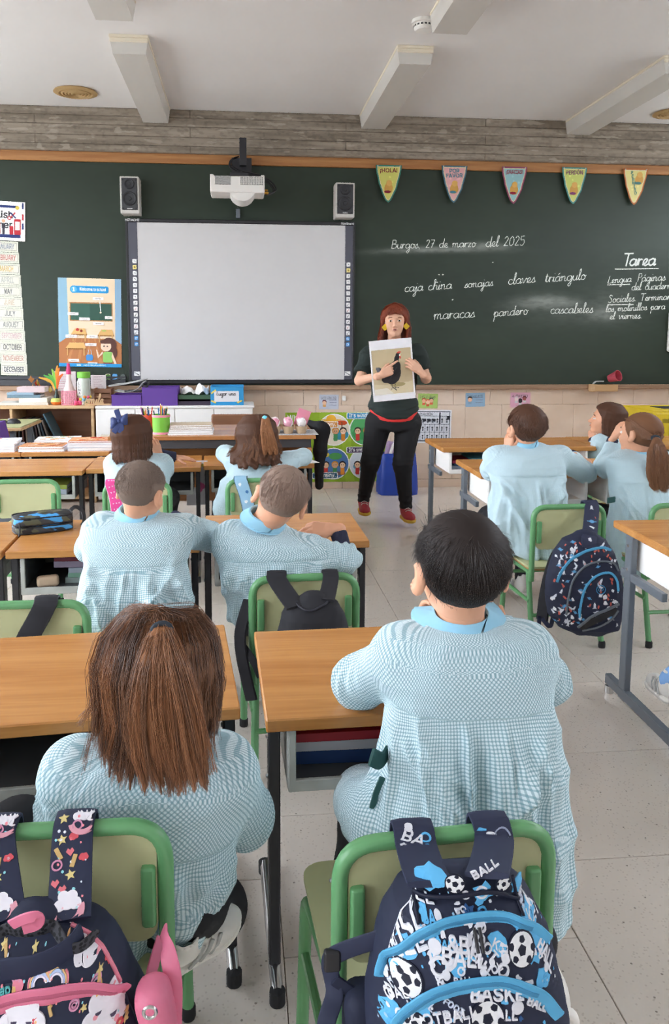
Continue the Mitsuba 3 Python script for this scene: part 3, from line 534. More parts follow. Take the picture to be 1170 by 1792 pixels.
# ------------------------------------------------------------------ chairs and desks
GREEN = mat('chair_green', '#619866', .32)
LAM = mat('chair_laminate', '#b6b78b', .4)
PLY = mat('plywood', '#a5794a', .5)
RUB = mat('rubber', '#17171a', .7)
def spath(P, n=6): return catmull(P, n)
def arc_path(P, r, n=6):                                   # polyline with rounded corners
    P = [np.array(p, float) for p in P]; out = [P[0]]
    for a, b, c in zip(P, P[1:], P[2:]):
        u, v = (a-b)/np.linalg.norm(a-b), (c-b)/np.linalg.norm(c-b); q0, q1 = b+u*r, b+v*r
        for t in np.linspace(0, 1, n): out.append((1-t)**2*q0+2*t*(1-t)*b+t*t*q1)
    out.append(P[-1]); return np.array(out)
HW = .165
_back = tube(arc_path([(-HW, .0, .31), (-HW, -.0, .648), (HW, -.0, .648), (HW, .0, .31)], .06, 8), .0125, 12)
def _plate(x, z0, z1, th, bow):
    s = prism(rrect(-x, z0, x, z1, .03), th); s = s.subdivide_to_size(.05); s.vertices = np.c_[s.vertices[:, 0], s.vertices[:, 2]-th/2+bow*(1-(s.vertices[:, 0]/x)**2), s.vertices[:, 1]]; trimesh.repair.fix_normals(s); return s
_panel = _plate(.152, .455, .637, .009, .006)
_clamp = [rbox(s*.139-.011, s*.139+.011, -.016, .012, .485, .585, .005, 4) for s in (-1, 1)]
_seat = prism(rrect(-.17, .015, .17, .36, .04), .009); _seat.apply_translation((0, 0, .361))
_edge = prism(rrect(-.168, .017, .168, .358, .04), .008); _edge.apply_translation((0, 0, .353))
_legs = []
for s in (-1, 1):
    _legs.append(tube(arc_path([(s*.17, .34, .012), (s*.165, .315, .34), (s*.15, .03, .34)], .05, 7), .0125, 12))
    _legs.append(tube(arc_path([(s*.15, .07, .335), (s*.165, -.04, .012)], .01, 2), .0125, 12))
_str = [tube([(-.158, .0, .15), (.158, .0, .15)], .009, 8), tube([(-.162, .322, .26), (.162, .322, .26)], .009, 8)]
_side = [tube([(s*.162, .02, .21), (s*.167, .325, .21)], .009, 8) for s in (-1, 1)]
_feet = [mv(lathe([(0, 0), (.014, 0), (.0155, .004), (.0155, .026), (.013, .03), (0, .03)], 12), (s*.17 if y > 0 else s*.1655, y, 0)) for s in (-1, 1) for y in (.34, -.04)]
_scr = [mv(trimesh.creation.icosphere(1, .005), (s*.12, .3, .3705)) for s in (-1, 1)]
CH = {'back_frame': [mikit.ply(_back, GREEN, 40)], 'backrest': [mikit.ply(_panel, LAM, 40)], 'clamp': [mikit.ply(m, GREEN, 40) for m in _clamp], 'seat': [mikit.ply(_seat, LAM, 30)], 'seat_board': [mikit.ply(_edge, PLY, 30)],
      'leg': [mikit.ply(m, GREEN, 40) for m in _legs], 'stretcher': [mikit.ply(m, GREEN, 40) for m in _str+_side], 'foot_cap': [mikit.ply(m, RUB, 40) for m in _feet], 'screw': [mikit.ply(m, CHROME, True) for m in _scr]}
def chair(x, y, rz, lab):
    t = thing('school_chair', lab, 'chair', None); M = TM((x, y, 0), rz)
    for n, L in CH.items():
        for d in L: put(t, n, d, None, to=M)
    return t
chair(.307, 1.102, .07, 'green tube school chair in front at the bottom centre, football backpack hung on its back')
chair(-.285, 1.168, .0, 'green tube school chair at the bottom left with the cloud-print backpack on it')
chair(.2, 2.425, .07, 'green tube school chair with a black backpack on its back, behind the middle desk')
chair(-.6, 2.235, .0, 'green tube school chair at the left edge with one plain black strap over its back')
chair(-1.11, 4.215, .02, 'empty green school chair behind the pencil case at the left edge')
chair(-.525, 4.11, .03, 'green school chair with a pink bag strap, of the girl with the blue bow')
chair(.1, 4.16, .05, 'green school chair with a light blue printed strap, of the curly-haired girl')
chair(1.465, 3.385, .03, 'green school chair with the navy space-print backpack on its back')
chair(2.01, 3.375, .02, 'green school chair at the right edge, of the girl with the long pony tail')
chair(2.36, 4.77, .05, 'green school chair of the girl looking up at the left, partly hidden at the right')
chair(1.80, 1.80, .0, 'green school chair of the child cut off by the right edge')
chair(-.80, .88, .0, 'green school chair of the child cut off by the left edge')
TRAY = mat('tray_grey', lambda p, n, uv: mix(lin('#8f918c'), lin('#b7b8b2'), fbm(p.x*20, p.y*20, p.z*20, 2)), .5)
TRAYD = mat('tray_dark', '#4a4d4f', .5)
def desk(x0, x1, yf, rz, lab, z=.62, kind='black', group=None, yd=.5, foot=.12, tray=True):
    """x0, x1 along its front edge, yf that edge; turned by rz about the middle of the edge"""
    t = thing('school_desk', lab, 'desk', group); w = (x1-x0)/2; M = TM(((x0+x1)/2, yf, 0), rz); lm = BLACKM if kind == 'black' else GREY
    put(t, 'top', bx(-w+.002, w-.002, 0, yd, z-.028, z, .003), DESKTOP, False, to=M)
    for s in (-1, 1):
        lx, ly = s*(w-.022), (.07 if kind == 'black' else yd-.12)
        put(t, 'leg', bx(lx-.0125, lx+.0125, ly-.025, ly+.025, .03, z-.028, .003), lm, False, to=M)
        if kind == 'black': put(t, 'foot', tube(np.array([(lx, ly+.33, .022), (lx, ly+.0, .022), (lx, ly-.06-foot, .022)]), .0135, 12), CHROME, 40, to=M); ends = (ly-.06-foot, ly+.33)
        else: put(t, 'foot', bx(lx-.014, lx+.014, ly-.42, ly+.14, .035, .075, .003), lm, False, to=M); ends = (ly-.4, ly+.125)
        for e in ends: put(t, 'foot_cap', mv(lathe([(0, 0), (.017, 0), (.017, .03), (0, .035)], 12), (lx, e, 0)), RUB if kind == 'black' else CHROME, to=M)
        put(t, 'side_rail', bx(lx-.01, lx+.01, min(ly, .12), max(ly, yd-.06), z-.075 if kind == 'black' else z-.2, z-.045 if kind == 'black' else z-.17, .002), lm, False, to=M)
        for k in (0, 1): put(t, 'bolt', mv(lathe([(0, 0), (.006, 0), (.005, .004), (0, .005)], 10), (lx-.0125, ly, z-.07-.09*k), ry=-math.pi/2), CHROME, to=M)
    if tray:
        a, b, zt, zb = -w+.05, w-.05, z-.03, z-.165
        wm = TRAY if kind == 'black' else WHITE
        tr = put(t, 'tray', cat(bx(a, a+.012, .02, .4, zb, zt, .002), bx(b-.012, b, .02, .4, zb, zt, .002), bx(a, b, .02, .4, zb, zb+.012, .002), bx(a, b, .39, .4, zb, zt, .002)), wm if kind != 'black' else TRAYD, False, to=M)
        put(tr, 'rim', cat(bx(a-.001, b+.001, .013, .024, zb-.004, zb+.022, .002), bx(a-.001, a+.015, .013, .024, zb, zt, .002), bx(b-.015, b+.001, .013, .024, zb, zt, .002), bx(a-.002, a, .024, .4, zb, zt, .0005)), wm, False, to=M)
    return t
D = {}
D['mid'] = desk(.047, .64, 1.556, .03, 'wooden school desk in the middle under the arms of the near dark-haired boy', foot=.03)
D['left'] = desk(-.70, .0, 1.56+.02, .085, 'wooden school desk at the left in front of the near girl', foot=.03)
D['r2a'] = desk(-.852, -.15, 2.93, .04, 'wooden desk with the pencil case on it in the second row')
D['r2b'] = desk(-.147, .497, 2.965, .01, 'wooden desk of the boy with his head tilted, second row')
D['r2z'] = desk(-1.56, -.86, 2.9, .03, 'wooden desk cut by the left edge beside the pencil case desk')
D['r1a'] = desk(-1.612, -.912, 4.70, .0, 'empty wooden desk behind the empty chair at the left edge', foot=.3)
D['r1b'] = desk(-.908, -.23, 4.77, .03, 'wooden desk of the girl with the blue bow', foot=.3)
D['r1c'] = desk(-.222, .462, 4.99, .08, 'wooden desk of the curly-haired girl in front of the teacher\'s desk', foot=.3, yd=.45) if False else desk(-.222, .462, 4.85, .03, 'wooden desk of the curly-haired girl before the brown teacher desk', foot=.3, yd=.42)
D['d1'] = desk(-2.15, -1.452, 5.43, .0, 'wooden desk at the left edge under the piles of white workbooks', z=.625)
D['d2'] = desk(-1.447, -.87, 5.41, .0, 'wooden desk under the orange-covered books', z=.63)
D['rn'] = desk(1.415, 2.115, 2.385, -.03, 'wooden desk with blue-grey legs cut by the right edge, nearest on that side', z=.7, kind='blue')
D['r2'] = desk(1.235, 1.865, 3.96, -.01, 'wooden desk with blue-grey legs under the arms of the boy at the right', z=.7, kind='blue')
D['r2r'] = desk(1.868, 2.53, 3.94, -.03, 'wooden desk of the girl with the long pony tail', z=.7, kind='blue')
D['r3'] = desk(1.285, 2.30, 4.93, -.0, 'long wooden desk with blue-grey legs at the front of the right side', z=.7, kind='blue')
D['r3r'] = desk(2.305, 3.1, 4.95, 0., 'wooden desk of the girl looking up, under the yellow box side', z=.7, kind='blue')

# ------------------------------------------------------------------ books, paper, boxes
_bm = {}
def colmat(c, rough=.55):
    k = f'{c}{rough}'
    if k not in _bm: _bm[k] = mat('plain_%03d' % len(_bm), c, rough, spec=.35)
    return _bm[k]
def book(x, y, z, w, d, h, rz, cover, lab, cat_='book', group=None, art=None, spine=None):
    t = thing('book' if cat_ == 'book' else 'notebook', lab, 'book', group); M = TM((x, y, z), rz); cm = colmat(cover)
    put(t, 'pages', bx(-w/2+.003, w/2-.003, -d/2+.003, d/2-.003, .0015, h-.0015, .001), PAPER, False, to=M)
    put(t, 'cover', cat(bx(-w/2, w/2, -d/2, d/2, 0, .0018, .0005), bx(-w/2, w/2, -d/2, d/2, h-.0018, h, .0005), bx(-w/2, -w/2+.002, -d/2, d/2, 0, h, .0005)), cm, False, to=M)
    if spine: put(t, 'spine', bx(-w/2, w/2, -d/2-.0005, -d/2+.004, 0, h, .001), cm, False, to=M)
    if art:
        f = Flat(.0006); art(f, w, d); m, c = f.build((0, 0, h), (1, 0, 0), (0, 1, 0)); put(t, 'cover_print', m, PRINT, False, to=M, color=c)
    return t
def art_orange(seed, bg, cols):
    def f(F, w, d):
        r = np.random.default_rng(seed); F.rect(-w/2+.004, -d/2+.004, w/2-.004, d/2-.004, bg)
        for i in range(16):
            x, y = r.uniform(-w/2+.03, w/2-.03), r.uniform(-d/2+.03, d/2-.03); F.circ(x, y, r.uniform(.012, .026), cols[i % len(cols)], r.uniform(.01, .026), r.uniform(0, 90))
    return f
zt = .625
def pile(x, y, z, items, place):
    for i, (w, d, h, rz, dx, dy, cov, art, nm) in enumerate(items):
        book(x+dx, y+dy, z, w, d, h, rz, cov, f'{nm} {place}', art=art, group=None); z += h+.0005
    return z
q = [at(x, 790, 5.5) for x in (20, 62, 128)]
pile(-1.66, 5.60, .625, [(.30, .24, .018, .04, 0, 0, '#dfe0e6', None, 'white workbook, lowest of the pile'), (.3, .24, .018, -.03, .01, .005, '#d3d6e0', None, 'white workbook, second of the pile'), (.29, .23, .016, .06, 0, 0, '#e2e2e8', None, 'white workbook, third of the pile'), (.29, .22, .014, .1, .01, .01, '#dcdde6', art_orange(1, '#cfd0dc', ['#b86a54', '#d9dbe4', '#a9aec0']), 'white workbook with a pale pattern, on top of the pile')], 'at the left edge')
pile(-1.325, 5.545, .63, [(.3, .2, .02, .02, 0, 0, '#d9dbe4', None, 'white workbook lying lowest'), (.29, .2, .016, -.02, .0, .0, '#c7875c', art_orange(2, '#c58a62', ['#e3cbb6', '#b4573a', '#d8a06a', '#8f6a4c']), 'book with orange patterned cover')], 'in the middle of the front books')
pile(-1.28, 5.78, .63, [(.32, .22, .03, .02, 0, 0, '#d5d7df', None, 'white workbook under the patterned sheet'), (.3, .22, .02, .1, .0, .0, '#dfe0e4', art_orange(3, '#dcdcdc', ['#d98a52', '#e2b98c', '#9fae8c']), 'white book with a printed cover')], 'behind the middle books')
pile(-1.01, 5.585, .63, [(.3, .22, .02, .03, .0, 0, '#ccd0dc', None, 'white workbook, lowest of the pile'), (.31, .22, .02, -.02, .005, 0, '#d6d8e2', None, 'white workbook, second of the pile'), (.3, .22, .014, .03, 0, 0, '#d9dae0', None, 'white workbook, third of the pile'), (.29, .21, .012, .05, 0, .0, '#cf7248', art_orange(4, '#d9966c', ['#c23f2a', '#e6c19a', '#c9502f', '#dcb58e']), 'red and orange book topping the pile')], 'beside the girl with the bow')
book(-.95, 5.83, .63, .1, .2, .055, .1, '#c9bfae', 'thick beige book behind the pile beside the girl with the bow')

# ------------------------------------------------------------------ computer table, sideboard and what stands on it
LIME = mat('lime_top', '#a5a77b', .4)
k = thing('computer_table', 'small table with a pale green top and wooden edge at the left edge', 'table')
put(k, 'top', bx(-2.5, -1.64, 6.17, 6.775, .695, .72, .004), LIME, False); put(k, 'edge', bx(-2.505, -1.635, 6.165, 6.78, .688, .712, .004), PALEW, False)
for x in (-2.4, -1.72):
    for y in (6.24, 6.74): put(k, 'leg', bx(x-.02, x+.02, y-.02, y+.02, 0, .69, .003), GREY, False)
k = thing('keyboard', 'black computer keyboard at the left edge on the pale green table', 'keyboard')
put(k, 'case', bx(-2.24, -1.83, 6.35, 6.5, .7205, .735, .004), BLACK, False); kk = mikit.ply(bx(-.009, .009, -.009, .009, 0, .007, .002), DARK)
for i in range(19):
    for j in range(5): put(k, 'key', kk, None, to=T().translate([-2.225+.0211*i, 6.37+.026*j, .734]))
k = thing('mouse', 'black computer mouse on the pale green table', 'mouse'); b = trimesh.creation.icosphere(3, 1.); b.vertices = b.vertices*[.055, .035, .038]; b.vertices[:, 2] = np.maximum(b.vertices[:, 2], 0)
put(k, 'shell', mv(b, (-1.76, 6.42, .7205)), BLACK, True); put(k, 'wheel', mv(lathe([(0, -.004), (.009, -.004), (.009, .004), (0, .004)], 14), (-1.795, 6.42, .752), rx=math.pi/2), LGREY); put(k, 'stripe', mv(b, (-1.755, 6.42, .7215), s=.97).slice_plane([-1.775, 6.4, .735], [-1, 0, 0]) if False else bx(-1.80, -1.77, 6.418, 6.422, .7505, .7545, .001), LGREY)
yS, yW = 6.8, YW-.03
LAMW = WHITE
k = thing('bookcase', 'open wooden bookcase under the ledge at the left', 'bookcase')
put(k, 'top', bx(-2.6, -1.206, yS-.01, yW, .8, .826, .003), PALEW, False)
for x in (-2.6, -1.895, -1.235): put(k, 'side_panel', bx(x, x+.022, yS, yW, 0, .8, .002), PALEW, False)
put(k, 'back_panel', bx(-2.58, -1.22, yW-.012, yW, .03, .8, .002), BROWNW, False); put(k, 'shelf', bx(-2.58, -1.235, yS+.01, yW-.01, .42, .44, .002), PALEW, False); put(k, 'shelf', bx(-2.58, -1.235, yS+.01, yW-.01, .03, .05, .002), PALEW, False)
for i, (c, l) in enumerate((('#4b4f55', .0), ('#6d4a44', .02), ('#8a7f78', .05), ('#2f4a55', .1), ('#7b7f84', .12), ('#5a4a4c', .16), ('#8d8f90', .2), ('#3f4c58', .24), ('#746a62', .28), ('#4d6a78', .42))):
    t = thing('binder', f'{["dark grey", "brown", "taupe", "teal", "grey", "dark brown", "light grey", "slate", "sand", "blue"][i]} folder leaning in the bookcase' + (' with its wide side showing' if i == 9 else ''), 'folder', None)
    x = -1.84+.033*i if i < 9 else -1.50; M = TM((x, 6.83 if i < 9 else 6.84, .4405), 0, ry=-l); put(t, 'cover', bx(0, .012, 0, .26, 0, .27 if i < 9 else .34, .002), colmat(c), False, to=M); put(t, 'papers', bx(.002, .010, .006, .257, .004, .262 if i < 9 else .33, .001), PAPER, False, to=M)
for i, (x, c, w, h) in enumerate(((-1.42, '#6f7a5c', .16, .03), (-1.40, '#b5a58c', .15, .025), (-1.3, '#c9653a', .1, .03), (-1.27, '#d57a3c', .09, .025))):
    book(x, 6.93, .4405+(.0305 if i in (1, 3) else 0), w*.9, .14, h, .1*i, c, f'{["olive", "sand-coloured", "orange", "bright orange"][i]} booklet lying on the bookcase shelf')
k = thing('cabinet', 'low white cabinet with three doors under the whiteboard', 'cabinet'); X0, X1 = -1.2, .115
put(k, 'body', bx(X0, X1, yS+.02, yW, .02, .8, .003), WHITE, False); put(k, 'top', bx(X0, X1+.012, yS-.005, yW, .8, .82, .003), WHITE, False)
for i in range(4):
    a = X0+.004+(X1-X0)/4*i; d = put(k, 'door', bx(a, a+(X1-X0)/4-.008, yS, yS+.018, .03, .792, .003), WHITE, False); put(d, 'handle', bx(a+.27 if i % 2 == 0 else a+.03, a+.285 if i % 2 == 0 else a+.045, yS-.02, yS, .35, .47, .004), LGREY, False)
ZT = .8265
def block(name, lab, c, px0, px1, py0, py1, Y, d, z=None, cat_=None, r=.004):   # a plain box thing seen at px0..px1
    a, b = at(px0, py0, Y), at(px1, py1, Y); k = thing(name, lab, cat_ or name); return k, a[0], b[0], b[2] if z is None else z, a[2]
def ledge_book(x0, x1, d, z, h, c, lab, rz=0): book((x0+x1)/2, 6.98, z, x1-x0, d, h, rz, c, lab, spine=True)
xs = lambda px: at(px, 690, 6.9)[0]
ledge_book(xs(-4), xs(84), .24, ZT, .02, '#cfcac0', 'white folder lying lowest in the stack on the bookcase', .05)
ledge_book(xs(35), xs(85), .22, ZT+.0205, .04, '#dcd8cc', 'thick white book in the stack on the bookcase', -.05)
ledge_book(xs(13), xs(70), .22, ZT+.061, .022, '#6f8896', 'grey-blue folder in the stack on the bookcase', .06)
ledge_book(xs(13), xs(60), .2, ZT+.0835, .02, '#8ea3b2', 'light blue folder in the stack on the bookcase', 0)
ledge_book(xs(30), xs(78), .18, ZT+.104, .045, '#cdb9bb', 'grey and pink box file on top of the stack on the bookcase', .03)
PINK = mat('pink', '#d98a9c', .45); LIMEP = mat('lime_plastic', '#72b63c', .4); ORANGE = mat('orange', '#d9772e', .5)
k = thing('toy_leaves', 'small cluster of red and yellow paper leaves behind the book stack', 'decoration'); q = at(65, 672, 7.13)
for i in range(9):
    a = i*2.4; p = q+[.045*math.cos(a)*((i % 3)+.6), .02*math.sin(a), .03*((i*7) % 4)-.05]; lf = prism(sg.Polygon([(0, -.03), (.02, -.012), (.03, .005), (.012, .01), (0, .034), (-.012, .01), (-.03, .005), (-.02, -.012)]), .003)
    put(k, 'leaf', mv(lf, p, rx=1.4, rz=a*.3), colmat(['#b5503c', '#c98a52', '#b9a04c'][i % 3]), False)
q = at(97, 704, 6.85); k = thing('vase', 'round green and orange pot holding a dark bottle with paper feathers', 'vase'); x, y = q[0], 6.9
put(k, 'pot', mv(lathe([(0, 0), (.03, 0), (.045, .012), (.05, .025), (.045, .028), (0, .028)], 24), (x, y, ZT)), ORANGE); put(k, 'rim', mv(lathe([(0, .0), (.05, 0), (.048, .018), (.036, .03), (0, .03)], 24), (x, y, ZT+.0255)), colmat('#b9c46a')); put(k, 'bottle', mv(lathe([(0, 0), (.022, 0), (.022, .03), (.012, .05), (.01, .09), (0, .09)], 16), (x, y, ZT+.045)), colmat('#26352e', .2))
for i, (c, lx, h) in enumerate((('#5aa03c', -.06, .2), ('#7fb244', -.03, .24), ('#4d9a44', -.1, .19), ('#d9772e', .03, .25), ('#c9622c', .06, .2), ('#dc8a34', .015, .27), ('#cf9a3c', -.14, .17))):
    P = catmull([(x, y, ZT+.11), (x+lx*.3, y, ZT+.11+h*.5), (x+lx, y, ZT+.06+h)], 6); put(k, 'feather', tube(P, .3+.7*np.sin(np.linspace(.3, math.pi-.1, len(P))), 8, flat=(.003, .014), up=(0, 1, 0)), colmat(c))
# pink spray bottle in a lattice basket
x0, x1 = xs(110), xs(136); k = thing('basket', 'pink lattice basket holding a pale bottle on the bookcase', 'basket'); y0, y1 = 6.83, 6.93
L = []
for i in range(9):
    xx = x0+(x1-x0-.006)*i/8
    L += [bx(xx, xx+.006, y0, y0+.004, ZT, ZT+.12, .001), bx(xx, xx+.006, y1-.004, y1, ZT, ZT+.12, .001)]
for i in range(8):
    zz = ZT+.114*i/7; L += [bx(x0, x1, y0, y0+.004, zz, zz+.006, .001), bx(x0, x1, y1-.004, y1, zz, zz+.006, .001), bx(x0, x0+.004, y0, y1, zz, zz+.006, .001), bx(x1-.004, x1, y0, y1, zz, zz+.006, .001)]
put(k, 'lattice', cat(L), PINK, False); put(k, 'base', bx(x0, x1, y0, y1, ZT, ZT+.006, .002), PINK, False)
k = thing('bottle', 'pale pink bottle with a tall bright pink nozzle in the lattice basket', 'bottle'); xc = (x0+x1)/2-.005
put(k, 'body', mv(lathe([(0, 0), (.045, 0), (.045, .12), (.03, .16), (.02, .2), (.018, .25), (0, .25)], 24), (xc, 6.88, ZT+.007)), colmat('#e2c7c2')); put(k, 'nozzle', mv(lathe([(0, 0), (.02, 0), (.021, .02), (.014, .06), (.012, .09), (0, .092)], 20), (xc, 6.88, ZT+.257)), colmat('#d23f74'))
k = thing('jar', 'clear jar with a green lid holding coloured sweets on the bookcase', 'jar'); xc, r = xs(147.5), .052
put(k, 'glass', mv(lathe([(0, 0), (r, 0), (r, .2), (r*.9, .225), (r*.85, .225), (r*.92, .2), (r*.94, .006), (0, .006)], 28), (xc, 6.9, ZT)), mat('clear_plastic', '#dfe3e0', .12, spec_trans=.0, alpha=1) if False else colmat('#b9bfb4', .15))
put(k, 'lid', mv(lathe([(0, 0), (r*1.05, 0), (r*1.05, .045), (r*.98, .05), (0, .05)], 28), (xc, 6.9, ZT+.226)), LIMEP)
f = Flat(.001); f.rect(-.018, -.06, .018, .06, '#e4e4de')
for i, ch in enumerate('LUNA'): f.text(ch, 0, .033-.028*i, .02, '#555555')
put(k, 'label', *[None]*2) if False else flat_put(k, 'label', f, (xc-.03, 6.9-r-.001+.004, ZT+.14), (1, 0, 0), (0, 0, 1))
SW = ['#d9587c', '#e2c04c', '#6aa8c9', '#e9e2d8', '#7fb35a', '#d9823c']
for i in range(26):
    a, rr = i*2.399963, r*1.0; put(k, 'sweet', mv(trimesh.creation.icosphere(1, .014), (xc+rr*math.cos(a), 6.9+rr*math.sin(a)*.98, ZT+.012+.018*(i % 5))), colmat(SW[i % 6]), True)
for i, (px, c) in enumerate(((136, '#d9486c'), (141, '#e25a86'), (139, '#d23f6a'))):
    k = thing('sweet', f'{["pink", "light pink", "deep pink"][i]} sweet lying before the jar with the green lid', 'sweet', 'wrapped sweets before the jar'); own(k, mv(trimesh.creation.icosphere(2, .02), (xs(px), 6.82+.02*i, ZT+.018), s=1.), colmat(c), True)
for px, w, lab, lines, Y in ((112, .2, 'pale pink printed card standing behind the lattice basket', '#c99aa4', 7.1), (172, .13, 'small white printed card standing behind the wooden crate', '#b9a0a4', 7.12)):
    f = Flat(.0008); a = at(px, 660, Y); h = .17 if w > .15 else .12; f.rect(-w/2, 0, w/2, h, '#d9cfcf')
    for i in range(7): f.rect(-w/2+.02, .02+i*h*.12, w/2-.03-(i % 3)*.01, .024+i*h*.12, lines)
    m, c = f.build((a[0], Y, a[2]-h+.05 if w > .15 else a[2]-h+.02), (1, 0, 0), (0, 0, 1)); k = thing('card', lab, 'card'); own(k, m, PRINT, False, color=c)
k = thing('crate', 'open brown wooden crate behind the white wooden word on the bookcase', 'crate'); a, b = xs(161), xs(191)
for z in (.0, .045, .09): put(k, 'slat', bx(a, b, 7.0, 7.01, ZT+z, ZT+z+.036, .002), BROWNW, False)
put(k, 'side', bx(a, a+.01, 7.0, 7.15, ZT, ZT+.13, .002), BROWNW, False); put(k, 'side', bx(b-.01, b, 7.0, 7.15, ZT, ZT+.13, .002), BROWNW, False); put(k, 'back', bx(a, b, 7.14, 7.15, ZT, ZT+.13, .002), BROWNW, False)
k = thing('word_sign', 'cut-out wooden word smile standing on the bookcase beside the purple box', 'sign')
ms = []; x = 0.
for ch in 'smile':
    a_, S = GL[ch]
    for s_ in S:
        qv = catmull(np.array(s_, float), 5) if len(s_) > 2 else np.array(s_, float); ms.append(tube(np.c_[xs(151)+(qv[:, 0]+x)*.037+qv[:, 1]*.006, np.full(len(qv), 6.835), ZT+.012+qv[:, 1]*.037], 1, 8, flat=(.008, .006), up=(0, 1, 0)))
    x += a_
own(k, cat(ms, bx(xs(150), xs(196), 6.83, 6.845, ZT, ZT+.012, .002)), PALEW, 40)
PURPLE = mat('purple_fabric', '#5c3a8c', .75); SKYB = mat('sky_blue_plastic', '#2f8fc4', .4)
def bin_(lab, m, px0, px1, pyt, Y, d, z=.8205, slant=0., name='storage_box', wall=.006):
    a, b = at(px0, pyt, Y), at(px1, pyt, Y); k = thing(name, lab, 'box'); x0, x1, z1 = a[0], b[0], a[2]
    put(k, 'shell', cat(bx(x0, x1, Y, Y+wall, z, z1, .002), bx(x0, x1, Y+d-wall, Y+d, z, z1, .002), bx(x0, x0+wall, Y, Y+d, z, z1, .002), bx(x1-wall, x1, Y, Y+d, z, z1, .002), bx(x0, x1, Y, Y+d, z, z+wall, .002)), m, False)
    put(k, 'rim', tube(np.array([(x0, Y, z1), (x1, Y, z1), (x1, Y+d, z1), (x0, Y+d, z1)]), .004, 6, closed=True), m)
    return k, x0, x1, z1
bin_('low purple fabric box with a wire basket on it, beside the wooden word', PURPLE, 195, 247, 692, 6.82, .28)
k, x0, x1, z1 = bin_('tall purple fabric box on the white cabinet', PURPLE, 248, 310, 679, 6.82, .28)
k = thing('wire_basket', 'grey metal wire basket tilted on the low purple box', 'basket'); a = at(197, 690, 6.88); L = []
for i in range(8): L.append(tube(catmull([(a[0]+.02+.0*i, 6.86+.03*i, .945), (a[0]+.1, 6.86+.03*i, .93), (a[0]+.2, 6.86+.03*i, .955), (a[0]+.26, 6.86+.03*i, 1.02)], 4), .0025, 6))
for i in range(9): t_ = i/8; L.append(tube([(a[0]+.02+.24*t_, 6.86, .945-.02*math.sin(3*t_)+.07*t_**3), (a[0]+.02+.24*t_, 7.07, .945-.02*math.sin(3*t_)+.07*t_**3)], .0022, 6))
L.append(tube(catmull([(a[0]-.02, 6.85, .985), (a[0]+.1, 6.85, 1.0), (a[0]+.26, 6.85, 1.035), (a[0]+.26, 7.07, 1.035), (a[0]+.1, 7.07, 1.0), (a[0]-.02, 7.07, .985)], 5, closed=True), .005, 8, closed=True))
own(k, cat(L), LGREY, 40)
k = thing('cable', 'black cable coiled on the low purple box under the wire basket', 'cable'); own(k, tube(catmull([(a[0]+.1, 6.9, .94), (a[0]+.25, 6.85, .95), (a[0]+.3, 6.9, 1.01), (a[0]+.22, 7.0, .99), (a[0]+.28, 6.95, .945), (a[0]+.12, 6.97, .94)], 8), .008, 8), BLACK)
k, x0, x1, z1 = bin_('shallow dark green tray holding crumpled white paper on the white cabinet', colmat('#3f5a44'), 311, 368, 692, 6.85, .26, z=.87)
bin_('dark purple document tray under the green tray on the white cabinet', colmat('#3a3040'), 311, 368, 703, 6.84, .26, z=.8205)
def paper_heap(x0, x1, y0, y1, z, h, seed, name, lab, n=26):
    X, Y = np.meshgrid(np.linspace(x0, x1, n), np.linspace(y0, y1, n)); P = np.stack([X*9, Y*9, 0*X+seed], -1); Q = meshkit.fbm(P*1.3, 3, seed)
    Z = z+h*np.clip(.15+1.3*np.abs(Q-.5)*2+.4*(Q-.4), .04, 1.2); k = thing(name, lab, 'paper'); own(k, grid(np.stack([X, Y, Z], -1), n, n), PAPER, False); return k
paper_heap(x0+.02, x1-.02, 6.88, 7.08, .885, .11, 4, 'crumpled_paper', 'crumpled white papers heaped in the green tray')
k, x0, x1, z1 = bin_('bright blue plastic box with a white handwritten label on the cabinet', SKYB, 368, 426, 677, 6.83, .27)
f = Flat(.0008); w = x1-x0; f.rect(-.11, -.045, .1, .045, '#d9d9dc', .004); f.poly([(-.13, .02), (-.09, .05), (-.1, .06), (-.14, .03)], '#d9c46a'); f.poly([(-.13, -.03), (-.09, -.05), (-.1, -.06), (-.14, -.04)], '#d9c46a'); f.poly([(.08, -.05), (.12, -.03), (.13, -.04), (.09, -.06)], '#d9c46a')
flat_put(k, 'label', f, (x0+w/2, 6.829, (z1+.82)/2-.003), (1, 0, 0), (0, 0, 1))
ms = []; x = 0.
for ch in 'Lugar una':
    a_, S = GL[ch]
    for s_ in S: qv = catmull(np.array(s_, float), 4) if len(s_) > 2 else np.array(s_, float); ms.append(tube(np.c_[x0+w/2-.09+(qv[:, 0]+x)*.018, np.full(len(qv), 6.8265), (z1+.82)/2+.005+qv[:, 1]*.018], 1, 5, flat=(.0006, .002), up=(0, 1, 0)))
    x += a_
put(k, 'writing', cat(ms), BLACK, False, kind='stuff')
